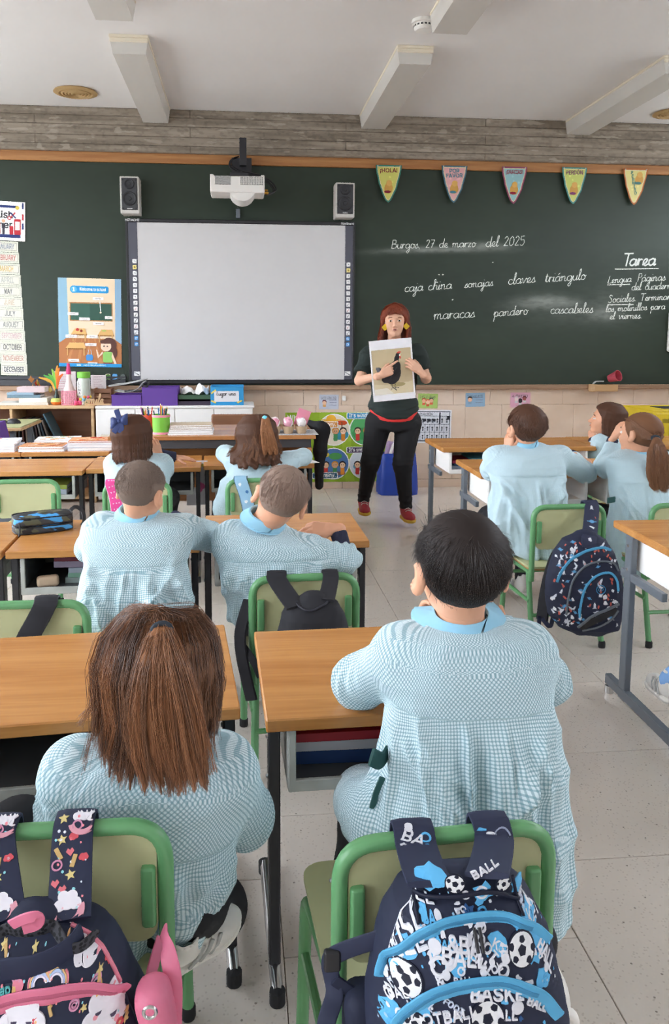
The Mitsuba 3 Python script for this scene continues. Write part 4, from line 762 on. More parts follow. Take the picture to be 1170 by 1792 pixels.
# teacher's desk
k = thing('teacher_desk', 'brown wooden teacher desk with a dark band under its top', 'desk'); TX0, TX1, TY0, TY1, TZ = -.86, .51, 5.29, 6.0, .745
TOPW = mat('teacher_wood', wood('#98643a', '#b8804c', .8), .25)
put(k, 'top', bx(TX0, TX1, TY0, TY1, TZ-.026, TZ, .003), TOPW, False); put(k, 'band', bx(TX0+.03, TX1-.03, TY0+.025, TY1-.03, TZ-.085, TZ-.026, .002), DARK, False)
put(k, 'front_panel', bx(TX0+.06, TX1-.06, TY0+.3, TY0+.32, .25, TZ-.086, .002), TOPW, False)
for s, x in ((0, TX0+.03), (1, TX1-.055)): put(k, 'side_panel', bx(x, x+.03, TY0+.02, TY1-.03, 0, TZ-.085, .002), TOPW, False)
k = thing('office_chair', 'brown backrest of a chair standing behind the teacher desk', 'chair'); q = at(414, 733, 6.35)
put(k, 'backrest', rbox(q[0]-.2, q[0]+.2, 6.33, 6.36, .48, .79, .014), BROWNW, 40); put(k, 'seat', rbox(q[0]-.2, q[0]+.2, 6.05, 6.35, .4, .43, .014), BROWNW, 40)
for sx in (-.17, .17):
    for y in (6.08, 6.34): put(k, 'leg', tube([(q[0]+sx, y, .41), (q[0]+sx*1.1, y+(.03 if y > 6.2 else -.02), 0)], .012, 8), BLACKM)
    put(k, 'upright', tube([(q[0]+sx, 6.37, .4), (q[0]+sx, 6.37, .7)], .01, 8), BLACKM)
def cup(lab, x, y, r, h, m, bands, n, seed):
    k = thing('pen_cup', lab, 'pen cup'); put(k, 'cup', mv(lathe([(0, 0), (r, 0), (r, h), (r-.004, h), (r-.006, .006), (0, .006)], 28), (x, y, TZ)), m)
    for z in bands: put(k, 'band', mv(lathe([(r, -.008), (r+.003, -.007), (r+.003, .007), (r, .008)], 28), (x, y, TZ+z)), PINK)
    rr = np.random.default_rng(seed)
    for i in range(n):
        a, d = rr.uniform(0, 6.28), rr.uniform(.2, .8)*r; P0 = np.array([x+d*.4*math.cos(a), y+d*.4*math.sin(a), TZ+.01]); P1 = np.array([x+d*1.1*math.cos(a), y+d*1.1*math.sin(a), TZ+h+rr.uniform(.02, .06)]); u = (P1-P0)/np.linalg.norm(P1-P0)
        nm_ = ['dark blue', 'red', 'blue', 'yellow', 'green', 'black', 'orange', 'purple'][i % 8]; kk = thing('pencil', f'{nm_} pencil standing in the {lab.split(chr(32)+chr(112)+"en cup")[0]} pen cup', 'pencil', 'pencils in the '+lab.split(' pen cup')[0]+' cup'); put(kk, 'shaft', tube([P0, P1], .004, 7), colmat(['#2c3348', '#b83a34', '#3a6aa0', '#d9b03c', '#4d8a4a', '#26262b', '#d97a3c', '#8a4a8c'][i % 8]), 40); put(kk, 'tip', tube([P1, P1+u*.012], [.004, .0005], 7), colmat('#e2c9a0'), 40)
cup('lime green pen cup with pink bands on the teacher desk', at(282, 750, 5.42)[0], 5.42, .058, .135, LIMEP, (.01, .125), 13, 1)
cup('red pen cup behind the head of the girl with the bow', at(259, 745, 5.5)[0], 5.5, .055, .125, mat('red_plastic', '#c9402e', .4), (), 8, 2)
z = TZ+.0005
for i, (w, d, h, c, rz, nm) in enumerate(((.3, .22, .012, '#d9d6d2', .02, 'lowest white exercise book'), (.29, .22, .014, '#cfd0d2', -.03, 'second white exercise book'), (.29, .21, .012, '#c9c2b8', .04, 'third pale exercise book'), (.28, .2, .014, '#b5a594', -.02, 'fourth brownish exercise book'), (.28, .2, .012, '#bfae98', .05, 'topmost beige exercise book'))):
    x_ = at(334, 750, 5.45)[0]; book(x_+.005*(i % 2), 5.47, z, w, d, h, rz, c, nm+' in the stack beside the lime green cup'); z += h+.0005
f = Flat(.0006); k = thing('place_mat', 'grey printed sheet under the egg carton on the teacher desk', 'sheet'); q = at(510, 752, 5.5); f.rect(-.17, -.16, .17, .16, '#b9b9ba')
for i in range(12): f.rect(-.15, -.14+.023*i, .15-.02*(i % 3), -.134+.023*i, '#84868c')
m, c = f.build((q[0]+.0, 5.47, TZ+.0008), (1, 0, 0), (0, 1, 0)); own(k, m, PRINT, False, color=c)
k = thing('egg_carton', 'beige egg carton holding pink and white paper flowers on the teacher desk', 'egg carton'); q = at(504, 748, 5.42); CARD = mat('cardboard', '#b3997c', .85)
for i in range(3):
    for j in range(2): put(k, 'cell', mv(lathe([(0, 0), (.028, 0), (.042, .05), (.04, .05), (.026, .004), (0, .004)], 16), (q[0]-.09+.09*i, 5.4+.08*j, TZ+.002)), CARD)
def flower(x, y, z, c0, seed, lab):
    t = thing('paper_flower', lab, 'paper flower', None); rr = np.random.default_rng(seed)
    for i in range(12):
        a = i*2.4; el = .3+.09*i; b = trimesh.creation.icosphere(2, .022); b.vertices *= [1, .35, 1.1]; put(t, 'petal', mv(b, (x+.022*math.cos(a)*math.cos(el), y+.022*math.sin(a)*math.cos(el), z+.03*math.sin(el)), rz=a+1.57, rx=.4), colmat(c0 if i % 4 else '#ece4e4', .8), True)
for i in range(3):
    for j in range(2): flower(q[0]-.09+.09*i, 5.4+.08*j, TZ+.055, ['#e2a0b4', '#e6dede', '#dfa6b8', '#e3a9bb', '#e9e3e2', '#dd98ae'][i*2+j], i*2+j, f'{["pink", "white", "pink", "pale pink", "white", "deep pink"][i*2+j]} paper flower in the egg carton, {["front left", "back left", "front middle", "back middle", "front right", "back right"][i*2+j]} cell')
f = Flat(.0006); k = thing('paper_fan', 'pink folded paper behind the flowers in the egg carton', 'paper'); put(k, 'sheet', mv(bx(-.04, .05, 0, .003, 0, .12, .001), (q[0]+.08, 5.52, TZ+.04), ry=.35), PINK, False)
# papers hung at the front desks, table-cloth like drawings
for (px0, py0, px1, py1), lab, Y, kind in (((342, 806, 364, 883), 'white paper strip with a pink blot hanging between the front desks', 5.0, 0), ((376, 853, 396, 882), 'white sheet with handwritten capitals below the front desk', 5.1, 1), ((326, 853, 345, 884), 'blank white sheet below the front desk', 5.12, 2)):
    f = Flat(.0008); a, b = at(px0, py0, Y), at(px1, py1, Y); w, h = b[0]-a[0], a[2]-b[2]; f.rect(0, 0, w, h, '#d6d6dc')
    if kind == 0: f.circ(w*.3, h*.4, .022, '#c95a8c', .035); f.circ(w*.5, h*.42, .02, '#c95a8c'); f.rect(w*.5, h-.04, w*.75, h-.02, '#c9c46a'); f.line([(w*.8, 0), (w*.78, h*.8)], .004, '#b9bac4')
    if kind == 1:
        for i, s_ in enumerate(('MUZSER', 'MULSF', 'RER.S')): f.text(s_, w*.5, h*(.72-.2*i), .014, '#55565c', bold=False, width=w*.8)
    m, c = f.build((a[0], Y, b[2]), (1, 0, 0), (0, 0, 1)); k = thing('paper', lab, 'paper'); own(k, m, PRINT, False, color=c)
f = Flat(.0008); k = thing('paper', 'white paper under the elbow of the curly-haired girl', 'paper'); f.rect(-.06, -.1, .06, .1, '#dcd9d6'); m, c = f.build((.41, 4.97, .6215), (math.cos(.3), math.sin(.3), 0), (-math.sin(.3), math.cos(.3), 0)); own(k, m, PRINT, False, color=c)
# black jacket over the corner of the teacher desk / chair
JACK = mat('black_cloth', '#191a1e', .85, sheen=.3)
# blue bag
BLUEB = mat('blue_bag', '#1f3f9c', .4)
k = thing('shopping_bag', 'glossy blue bag with white handles standing on the floor behind the teacher', 'bag'); a, b = at(664, 868, 6.92), at(731, 866, 6.92); w = b[0]-a[0]
S = []
for z_, fx, fy in ((0.002, 1, 1), (.05, 1.02, 1.03), (.2, .98, .85), (.33, .93, .6), (.37, .9, .5)):
    th_ = np.linspace(0, 2*np.pi, 40, endpoint=False); c_, s_ = np.cos(th_), np.sin(th_); qn = (np.abs(c_)**5+np.abs(s_)**5)**(-1/5); S.append(np.stack([(a[0]+b[0])/2+w/2*fx*c_*qn+.004*np.sin(9*th_), 7.02+.13*fy*s_*qn, 0*th_+z_], -1))
m = grid(S, 40, 5, True); put(k, 'body', cat(m, bx(a[0]+.02, b[0]-.02, 6.95, 7.1, 0, .004, .001)), BLUEB, 50)
for y_, o in ((6.95, 0), (7.08, .03)): put(k, 'handle', tube(catmull([(a[0]+.1+o, y_, .2), (a[0]+.1+o, y_+.01, .36), (a[0]+.14+o, y_, .47), (a[0]+.2+o, y_-.01, .42), (a[0]+.24+o, y_-.02, .3), (a[0]+.27+o, y_-.03, .2)], 6), 1, 8, flat=(.003, .013), up=(0, 1, 0)), PAPER)
put(k, 'contents', mv(rbox(-.1, .08, -.04, .04, 0, .16, .02), (a[0]+.15, 7.03, .3), ry=.2), colmat('#a98fb4'))
# yellow boxes
YEL = mat('yellow_plastic', '#cfb21c', .4)
k = thing('storage_box', 'yellow cardboard box lid with a dark hole at the right edge', 'box'); x0 = 3.0
yy = 6.0; a, b = at(1097, 712, yy), at(1240, 735, yy)
put(k, 'lid', bx(a[0]+.08, a[0]+.7, yy-.25, yy+.25, b[2], b[2]+.1, .004), YEL, False); put(k, 'body', bx(a[0]+.09, a[0]+.69, yy-.2, yy+.24, b[2]-.3, b[2], .004), YEL, False); put(k, 'hole', bx(a[0]+.25, a[0]+.6, yy-.1, yy+.12, b[2]+.1, b[2]+.1015, .0005), BLACK, False)
k2 = thing('storage_box', 'yellow box with a handle slot below the lid at the right edge', 'box'); q = at(1146, 757, 5.6)
put(k2, 'body', bx(q[0], q[0]+.4, 5.6, 5.72, q[2]-.06, q[2]+.14, .004), YEL, False); put(k2, 'slot', bx(q[0]+.05, q[0]+.14, 5.597, 5.602, q[2]+.07, q[2]+.1, .002), colmat('#8d7a14'), False); put(k2, 'knob', mv(trimesh.creation.icosphere(1, .008), (q[0]+.06, 5.595, q[2]+.0)), BLACK)
k = thing('cupboard', 'low cupboard at the right edge carrying the yellow boxes', 'cupboard'); put(k, 'body', bx(a[0]+.05, XR-.05, yy-.26, YW-.1, 0, b[2]-.301, .004), PALEW, False); put(k, 'stand', bx(q[0]-.02, q[0]+.5, 5.58, 5.735, 0, q[2]-.061, .004), PALEW, False)

# ------------------------------------------------------------------ things in the desks' trays, pencil case
def intray(dx0, yf, zb, items, place):
    for i, (x, w, d, h, dz, c, nm) in enumerate(items): book(dx0+x, yf+.06+d/2, zb+dz, w, d, h, .02*(i % 3-1), c, f'{nm} {place}', spine=True)
zb = .62-.165+.0125
intray(-.5, 2.95, zb, [(.02, .36, .24, .022, 0, '#7d8a86', 'green-grey book lowest'), (.03, .36, .24, .018, .0225, '#6d9482', 'green book'), (.03, .36, .24, .02, .041, '#8a93a0', 'grey-blue book'), (.0, .4, .25, .024, .0615, '#7d7488', 'mauve book'), (.0, .4, .25, .02, .086, '#5c2230', 'dark red book on top')], 'of the stack in the tray under the pencil case desk')
k = thing('pencil_box', 'small pale wooden pencil case in the tray of the pencil case desk', 'pencil case'); q = at(83, 1012, 2.98); own(k, mv(rbox(-.04, .04, -.02, .02, 0, .04, .012), (q[0], 2.985, zb), rz=.3), colmat('#c9ae94'))
intray(.32, 1.58, zb, [(-.07, .3, .24, .03, 0, '#26406c', 'dark blue book lowest'), (-.06, .3, .24, .022, .0305, '#b9b9be', 'grey-white book'), (-.06, .3, .24, .02, .053, '#9c2c34', 'red book')], 'in the tray under the near middle desk')
k = thing('pencil_case', 'dark blue and black pencil case in the tray under the near middle desk', 'pencil case'); own(k, mv(rbox(-.15, .15, -.06, .06, 0, .1, .03), (.53, 1.68, zb), rz=.1), colmat('#1d2740'))
intray(-1.27, 4.72, zb, [(.05, .4, .25, .03, 0, '#a9b2bd', 'pale grey book lowest'), (.05, .4, .25, .025, .031, '#8fa04c', 'olive green book')], 'in the tray behind the empty chair')
intray(1.58, 4.97, .7-.165+.0125, [(-.05, .34, .25, .02, 0, '#8a97a8', 'grey book lowest'), (-.02, .34, .25, .016, .021, '#35506e', 'navy book'), (-.04, .33, .25, .016, .038, '#9c3450', 'crimson book'), (.05, .25, .25, .014, .055, '#3f7d8c', 'teal book')], 'in the tray of the long desk at the right')
k = thing('red_bag', 'dark red printed bag lying on the floor under the near left desk', 'bag'); a = at(40, 1385, 1.95); BAGR = mat('dark_red', lambda p, n, uv: mix(lin('#5c1a20'), lin('#8a2a30'), smoothstep(.4, .6, noise(p.x*40, p.y*10, p.z*40))), .6)
own(k, mv(rbox(-.3, .17, -.1, .1, 0, .12, .04), (-.53, 2.42, 0.0)), BAGR)
# pencil case on the second row desk
k = thing('pencil_case', 'black, olive and blue camouflage pencil case lying on the second row desk', 'pencil case')
def camo(p, n, uv):
    a = fbm(uv.x*14, uv.y*14, 3., 3); b = fbm(uv.x*16, uv.y*16, 9., 3); c = fbm(uv.x*15, uv.y*15, 21., 3)
    col = mix(lin('#33363a'), lin('#4c4e3c'), smoothstep(.52, .55, a)); col = mix(col, lin('#3f93cf'), smoothstep(.53, .57, b)); return mix(col, lin('#17181c'), smoothstep(.57, .6, c))
CAMO = mat('camouflage', camo, .5)
o = atz(75, 925, .63); ca_, sa_ = math.cos(.42), math.sin(.42); M = TM((o[0]-.005, o[1]+.02, .6205), .42)
def puff(L, W, z0, z1, n=48, e=4):
    S = []
    for t_ in np.linspace(0, 1, 9):
        k_ = (1-abs(2*t_-1)**3)**(1/3)*.14+.86; th_ = np.linspace(0, 2*np.pi, n, endpoint=False); c_, s_ = np.cos(th_), np.sin(th_); qn = (np.abs(c_)**e+np.abs(s_)**e)**(-1/e)
        S.append(np.stack([L*k_*c_*qn, W*k_*s_*qn, 0*th_+z0+(z1-z0)*t_], -1))
    top = [np.stack([S[-1][:, 0]*f, S[-1][:, 1]*f, S[-1][:, 2]+.008*(1-f*f)], -1) for f in (.9, .7, .45, .2, .01)]; bot = [np.stack([S[0][:, 0]*f, S[0][:, 1]*f, S[0][:, 2]], -1) for f in (.01, .5, .9)]
    return grid(bot+S+top, n, len(bot+S+top), True)
m = puff(.115, .068, 0, .032); put(k, 'lower_pocket', m, CAMO, True, to=M, uv=m.vertices[:, :2]+m.vertices[:, 2:]); m = puff(.115, .069, .0315, .066); put(k, 'upper_pocket', m, CAMO, True, to=M, uv=m.vertices[:, :2]+m.vertices[:, 2:]+.3)
for z_ in (.005, .029, .037, .064):
    th_ = np.linspace(0, 2*np.pi, 60, endpoint=False); c_, s_ = np.cos(th_), np.sin(th_); qn = (np.abs(c_)**4+np.abs(s_)**4)**(-1/4); put(k, 'piping', tube(np.stack([.113*c_*qn, (.0675)*s_*qn, 0*th_+z_], -1), .0025, 6, closed=True), BLACK, to=M)
put(k, 'zip_puller', tube([(-.1, -.070, .05), (-.1, -.075, .02), (-.105, -.078, .002)], .003, 6), BLACK, to=M); put(k, 'badge', mv(lathe([(0, 0), (.02, 0), (.018, .004), (0, .004)], 20), (.0, -.005, .073)), colmat('#4a4c38'), to=M)
put(k, 'wrist_strap', tube(catmull([(.1, .03, .04), (.14, .05, .07), (.17, .04, .05), (.165, .0, .02), (.15, -.02, .004)], 6), 1, 8, flat=(.002, .008), up=(0, 1, 0)), BLACK, to=M)

k = thing('storage_box', 'purple folder box under the pale green table at the left edge', 'box'); own(k, mv(bx(-.16, .06, -.1, .1, 0, .17, .006), at(2, 752, 5.9)+[-.02, 0, -.12], ry=-.2), PURPLE, False)
k = thing('stand', 'small grey stand under the purple folder box', 'stand'); q = at(2, 752, 5.9); own(k, bx(q[0]-.2, q[0]+.08, 5.8, 6.0, 0, q[2]-.165, .005), GREY, False)

# ------------------------------------------------------------------ bodies: signed distances meshed by surface nets
def ln(v): v = np.asarray(v, float); return v/np.linalg.norm(v)
def rcone(P, a, b, ra, rb):
    a, b = np.asarray(a, np.float32), np.asarray(b, np.float32); d = b-a; L = max(float(d@d), 1e-12)
    t = np.clip(((P-a)@d)/L, 0, 1); q = P-a-t[:, None]*d
    return np.sqrt((q*q).sum(1))-(ra+(rb-ra)*t)
def ell(P, c, r, R=None):
    q = P-np.asarray(c, np.float32)
    if R is not None: q = q@np.asarray(R, np.float32)
    r = np.asarray(r, np.float32); k0 = np.sqrt(((q/r)**2).sum(1)); k1 = np.sqrt(((q/(r*r))**2).sum(1))
    return k0*(k0-1)/np.maximum(k1, 1e-6)
def smin(a, b, k): h = np.clip(.5+.5*(b-a)/k, 0, 1); return b+(a-b)*h-k*h*(1-h)
def smax(a, b, k): return -smin(-a, -b, k)
def nets(fn, lo, hi, h, B=6):
    lo = np.asarray(lo, float)-2*h; n = np.ceil((np.asarray(hi, float)+2*h-lo)/(h*B)).astype(int)
    ci = np.stack(np.meshgrid(*[np.arange(k) for k in n], indexing='ij'), -1).reshape(-1, 3)
    C = (lo+(ci+.5)*B*h).astype(np.float32); d = fn(C); near = np.abs(d) < B*h*1.35
    V = np.full(n*B, 1., np.float32).reshape(n[0], B, n[1], B, n[2], B).transpose(0, 2, 4, 1, 3, 5).reshape(-1, B**3); V *= np.sign(d)[:, None]
    o = np.stack(np.meshgrid(*[np.arange(B)]*3, indexing='ij'), -1).reshape(-1, 3)*h
    Q = (lo+ci[near]*B*h)[:, None]+o; V[near] = fn(Q.reshape(-1, 3).astype(np.float32)).reshape(-1, B**3)
    V = V.reshape(n[0], n[1], n[2], B, B, B).transpose(0, 3, 1, 4, 2, 5).reshape(n*B)
    s = V < 0; N = np.array(V.shape)
    acc = np.zeros(tuple(N-1)+(3,), np.float32); cnt = np.zeros(tuple(N-1), np.float32)
    c8 = [(i, j, k) for i in (0, 1) for j in (0, 1) for k in (0, 1)]
    def sub(A, c): return A[c[0]:A.shape[0]-1+c[0], c[1]:A.shape[1]-1+c[1], c[2]:A.shape[2]-1+c[2]]
    anyin = np.zeros(tuple(N-1), bool); allin = np.ones(tuple(N-1), bool)
    for c in c8: anyin |= sub(s, c); allin &= sub(s, c)
    act = np.argwhere(anyin & ~allin); idx = -np.ones(tuple(N-1), np.int64); idx[tuple(act.T)] = np.arange(len(act))
    vals = np.stack([V[act[:, 0]+c[0], act[:, 1]+c[1], act[:, 2]+c[2]] for c in c8], 1); P = np.zeros((len(act), 3)); K = np.zeros(len(act))
    for i, a in enumerate(c8):
        for j, b in enumerate(c8):
            if j > i and sum(abs(x-y) for x, y in zip(a, b)) == 1:
                m = (vals[:, i] < 0) != (vals[:, j] < 0); t = vals[:, i]/(vals[:, i]-vals[:, j]+1e-12*(vals[:, i] == vals[:, j])); t = np.clip(t, 0, 1)
                P[m] += (np.array(a)+t[:, None]*(np.array(b)-np.array(a)))[m]; K[m] += 1
    Vt = lo+(act+P/np.maximum(K, 1)[:, None])*h; F = []
    for ax in range(3):
        u, w = [(1, 2), (2, 0), (0, 1)][ax]
        A = np.take(s, range(N[ax]-1), ax); Bm = np.take(s, range(1, N[ax]), ax); e = np.argwhere(A != Bm)
        e = e[(e[:, u] > 0) & (e[:, w] > 0) & (e[:, u] < N[u]-1) & (e[:, w] < N[w]-1)]; ins = s[tuple(e.T)]
        def ix(du, dw): q = e.copy(); q[:, u] -= du; q[:, w] -= dw; return idx[tuple(q.T)]
        q = np.stack([ix(1, 1), ix(0, 1), ix(0, 0), ix(1, 0)], 1); ok = (q >= 0).all(1); q = q[ok]; q[~ins[ok]] = q[~ins[ok]][:, ::-1]; F.append(q)
    F = np.vstack(F); F = np.vstack([F[:, [0, 1, 2]], F[:, [0, 2, 3]]])
    return trimesh.Trimesh(Vt, F, process=False)
def vnorm(m):
    v, f = m.vertices, m.faces; n = np.zeros_like(v); c = np.cross(v[f[:, 1]]-v[f[:, 0]], v[f[:, 2]]-v[f[:, 0]])
    for k in range(3): np.add.at(n, f[:, k], c)
    l = np.linalg.norm(n, axis=1, keepdims=True); return np.where(l > 1e-14, n/np.maximum(l, 1e-14), [0, 0, 1.])
def rotm(yaw=0, pitch=0, roll=0):           # columns: the frame's right, forward, up; yaw to the left, pitch up, roll to the right ear
    return trimesh.transformations.euler_matrix(pitch, roll, yaw, 'sxyz')[:3, :3]

# ------------------------------------------------------------------ materials of people
def skin_mat(n, c): return mat('skin_'+n, c, .5, spec=.35)
SKIN = skin_mat('light', '#d69f80'); SKINP = skin_mat('pale', '#d5a68b'); LIP = mat('lips', '#b87a6a', .45); EYEM = PRINT
def check(base, line, k):
    def fn(p, n, uv):
        a = dr.abs(uv.x/.006-dr.floor(uv.x/.006)-.5); b = dr.abs(uv.y/.006-dr.floor(uv.y/.006)-.5)
        a = smoothstep(.23, .36, a); b = smoothstep(.23, .36, b); return mix(lin(base), lin(line), dr.clip((a+b)*k-a*b*k*.35, 0, 1))
    return fn
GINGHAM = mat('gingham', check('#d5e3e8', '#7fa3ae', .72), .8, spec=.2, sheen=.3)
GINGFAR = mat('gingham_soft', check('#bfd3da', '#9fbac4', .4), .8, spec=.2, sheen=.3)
COLLAR = mat('collar_blue', '#8fc3dc', .75); NAVY = mat('navy_knit', '#23253a', .9); TEAL = mat('teal_trim', '#24504e', .7)
TROUS = mat('black_trousers', '#17181d', .85, sheen=.2); SHOEW = mat('white_shoe', '#d9d5d0', .5); SOLE = mat('sole', '#e2ded8', .6)
HAIRS = {}
def hair_mat(n, c, rough=.34):
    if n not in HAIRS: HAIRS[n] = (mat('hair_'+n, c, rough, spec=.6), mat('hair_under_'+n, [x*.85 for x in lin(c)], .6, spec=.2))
    return HAIRS[n]

# ------------------------------------------------------------------ head, hand, strands
CRAN_C, CRAN_R = np.array([0, -.008, .025]), np.array([.0715, .09, .079])
def head_sdf(P, C, R, s, adult=0.):
    Q = ((P-np.asarray(C, np.float32))@np.asarray(R, np.float32))/s; x = np.abs(Q[:, :1]); S = np.concatenate([x, Q[:, 1:]], 1)
    zl = 1+.1*adult                                              # longer lower face
    S2 = S.copy(); S2[:, 2] = np.where(S[:, 2] < 0, S[:, 2]/zl, S[:, 2])
    d = ell(S2, CRAN_C, CRAN_R)
    d = smin(d, ell(S2, (0, .03, -.034), (.055, .054, .06)), .03); d = smin(d, rcone(S2, (0, .064, -.078), (.014, .06, -.077), .016, .014), .02)
    d = smin(d, ell(S2, (.03, .058, -.028), (.026, .024, .024)), .015)
    d = smin(d, ell(S2, (0, .07, .024), (.044, .016, .012)), .014)
    d = smax(d, -ell(S2, (.029, .094, .003), (.017, .014, .010)), .010)
    d = smin(d, rcone(S2, (0, .083, .004), (0, .101, -.027), .006, .0095), .010); d = smin(d, ell(S2, (.009, .092, -.031), (.008, .009, .006)), .005)
    d = smin(d, ell(S2, (0, .081, -.051), (.021, .009, .011)), .008)
    e = ell(S2, (.080, -.010, -.008), (.009, .020, .032), rotm(-.5, .15)); e = smax(e, -ell(S2, (.090, -.004, -.006), (.008, .012, .021)), .005)
    d = smin(d, e, .006)
    return d*s
def eyes(parent, C, R, s, iris='#4a3526', adult=0., brow=None):
    for sx in (-1, 1):
        c = np.array([sx*.029, .0745, .003]); m = trimesh.creation.icosphere(3, .0122); n = m.vertices/.0122; dirv = ln([0, 1, .0]); k = n@dirv
        col = np.tile(lin('#e6e0da'), (len(n), 1)); col[k > .80] = lin(iris); col[k > .93] = lin('#0e0c0c'); m.vertices = ((m.vertices+c)*s)@R.T+C; put(parent, 'eye', m, PRINT, True, color=col)
        for z in (.0026, -.0040):
            g = trimesh.creation.icosphere(3, .0134); sgn = 1 if z > 0 else -1; q = g.vertices@rotm(0, .12*sgn); cen = q[g.faces].mean(1); g.faces = g.faces[(cen[:, 2]*sgn > z*sgn) & (cen[:, 1] > 0)]; g.remove_unreferenced_vertices(); g.vertices = ((g.vertices+c)*s)@R.T+C; put(parent, 'eyelid', g, parent_skin[parent], True)
        if brow:
            u = np.linspace(-1, 1, 8); L = np.stack([sx*(.030+.017*u), .0865-.006*u*u-.004*(u > .3), .0225+.003*(1-u*u)-.002*u], -1); put(parent, 'eyebrow', tube((L*s)@R.T+C, np.array([.0022]*7+[.0008])*s, 6), brow, True)
def mouth(parent, C, R, s, open_=0., adult=0.):
    zl = 1+.1*adult; u = np.linspace(-1, 1, 11)
    for dz, r in ((.0035+open_*.003, .0032), (-.0035-open_*.004, .0038)):
        L = np.stack([u*.018, .0895-.008*u*u, (-.0515+dz*(1-u*u))*zl], -1); put(parent, 'lip', tube((L*s)@R.T+C, np.maximum(r*(1-u*u)**.5, .0006)*s, 8), LIP, True)
    if open_: L = np.stack([u*.014, .0888-.007*u*u, -.0515*zl+0*u], -1); put(parent, 'mouth_gap', tube((L*s)@R.T+C, np.maximum(.0035*(1-u*u)**.5, .0005)*s, 8), colmat('#4a2422'), True)
parent_skin = {}
def hand_mesh(W, d, n, s=.8, right=True, curl=(.3, .35, .4, .45), spread=.06, thumb=(.5, .3), h=.0022, wr=.02):
    """W wrist, d towards the fingers, n out of the back of the hand. curl: per finger, radians at each joint. thumb: (out, across the palm)"""
    d = ln(d); n = ln(np.asarray(n)-d*(np.asarray(n)@d)); x = np.cross(d, n)*(-1. if right else 1.); M = np.stack([x, d, n], 1)      # x: the thumb's side
    segs = [((0, -.03, 0), (0, .01, 0), wr/s, .021)]
    pal = []
    base = [(.026, .083), (.009, .088), (-.009, .085), (-.026, .077)]; ln_ = [.072, .08, .074, .058]
    for i, ((bxx, by), L) in enumerate(zip(base, ln_)):
        p = np.array([bxx, by, .002]); pal.append(((bxx*.55, .012, 0), (bxx*.98, by-.008, .001), .013, .0115)); a = 0.; yaw = (1.5-i)*spread
        for j, f in enumerate((.45, .32, .23)):
            a += curl[i]; q = p+L*f*np.array([math.sin(yaw)*math.cos(a), math.cos(yaw)*math.cos(a), -math.sin(a)]); segs.append((p, q, .0092-.0010*j, .0084-.0010*j)); p = q
    o, ac = thumb; p = np.array([.024, .022, -.004]); pal.append(((.012, .02, -.002), (.03, .036, -.008), .014, .0125))
    p = np.array([.03, .036, -.008])
    for j, L in enumerate((.034, .028)):
        a = o-.25*j; q = p+L*np.array([math.sin(a)*math.cos(ac), math.cos(a)*math.cos(ac), -math.sin(ac)]); segs.append((p, q, .0105-.001*j, .0095-.0012*j)); p = q
    def fn(P):
        Q = ((P-np.asarray(W, np.float32))@M.astype(np.float32))/s
        dd = None
        for a, b, ra, rb in pal+segs[:1]: e = rcone(Q, a, b, ra, rb); dd = e if dd is None else smin(dd, e, .012)
        for a, b, ra, rb in segs[1:]: e = rcone(Q, a, b, ra, rb); dd = smin(dd, e, .0035)
        return dd*s
    P = np.asarray(W)
    return nets(fn, P-.2*s-.02, P+.2*s+.02, h)
def curves(parent, name, L, r0, r1, m, label=None, n=None, flat=None):
    """many strands: L a list of (k, 3) polylines, each drawn as a thin three-sided tube of n points"""
    flat = L[0][0][1] > 3 if flat is None else flat; n = n or ((3 if L[0][0][1] > 2 else 4) if len(L[0]) < 7 else 7); V, F, o = [], [], 0; Q = np.empty((len(L), n, 3))
    for i, P in enumerate(L): t = np.linspace(0, len(P)-1, n); j = np.minimum(t.astype(int), len(P)-2); Q[i] = P[j]+(P[j+1]-P[j])*(t-j)[:, None]
    d = np.gradient(Q, axis=1); d /= np.maximum(np.linalg.norm(d, axis=2, keepdims=True), 1e-9); a = np.cross(d, np.array([.31, .87, .39])); a /= np.maximum(np.linalg.norm(a, axis=2, keepdims=True), 1e-9); b = np.cross(d, a); u = np.linspace(0, 1, n); r = (r0+(r1-r0)*u**2)[None, :, None]
    if flat:                                                   # far off: bands turned to the room
        w = np.cross(d, [0., 1, .3]); w /= np.maximum(np.linalg.norm(w, axis=2, keepdims=True), 1e-9); R = np.stack([Q-w*r, Q+w*r], 2); idx = np.arange(len(L)*n*2).reshape(len(L), n, 2); A_, B_ = idx[:, :-1], idx[:, 1:]
        return put(parent, name, trimesh.Trimesh(R.reshape(-1, 3), np.vstack([np.stack([A_[..., 0], A_[..., 1], B_[..., 1]], -1).reshape(-1, 3), np.stack([A_[..., 0], B_[..., 1], B_[..., 0]], -1).reshape(-1, 3)]), process=False), m, True, label, kind='stuff')
    R = np.stack([Q+r*(a*math.cos(t)+b*math.sin(t)) for t in (0, 2.0944, 4.1888)], 2)                     # strands, points, 3, xyz
    idx = np.arange(len(L)*n*3).reshape(len(L), n, 3); A_, B_ = idx[:, :-1], idx[:, 1:]
    for k in range(3): k2 = (k+1) % 3; F += [np.stack([A_[..., k], A_[..., k2], B_[..., k2]], -1).reshape(-1, 3), np.stack([A_[..., k], B_[..., k2], B_[..., k]], -1).reshape(-1, 3)]
    return put(parent, name, trimesh.Trimesh(R.reshape(-1, 3), np.vstack(F), process=False), m, True, label, kind='stuff')
HLY, HLZ = [-.13, -.06, -.035, -.012, .005, .02, .045, .07, .1], [-.078, -.074, -.05, -.008, .0, .008, .03, .058, .07]
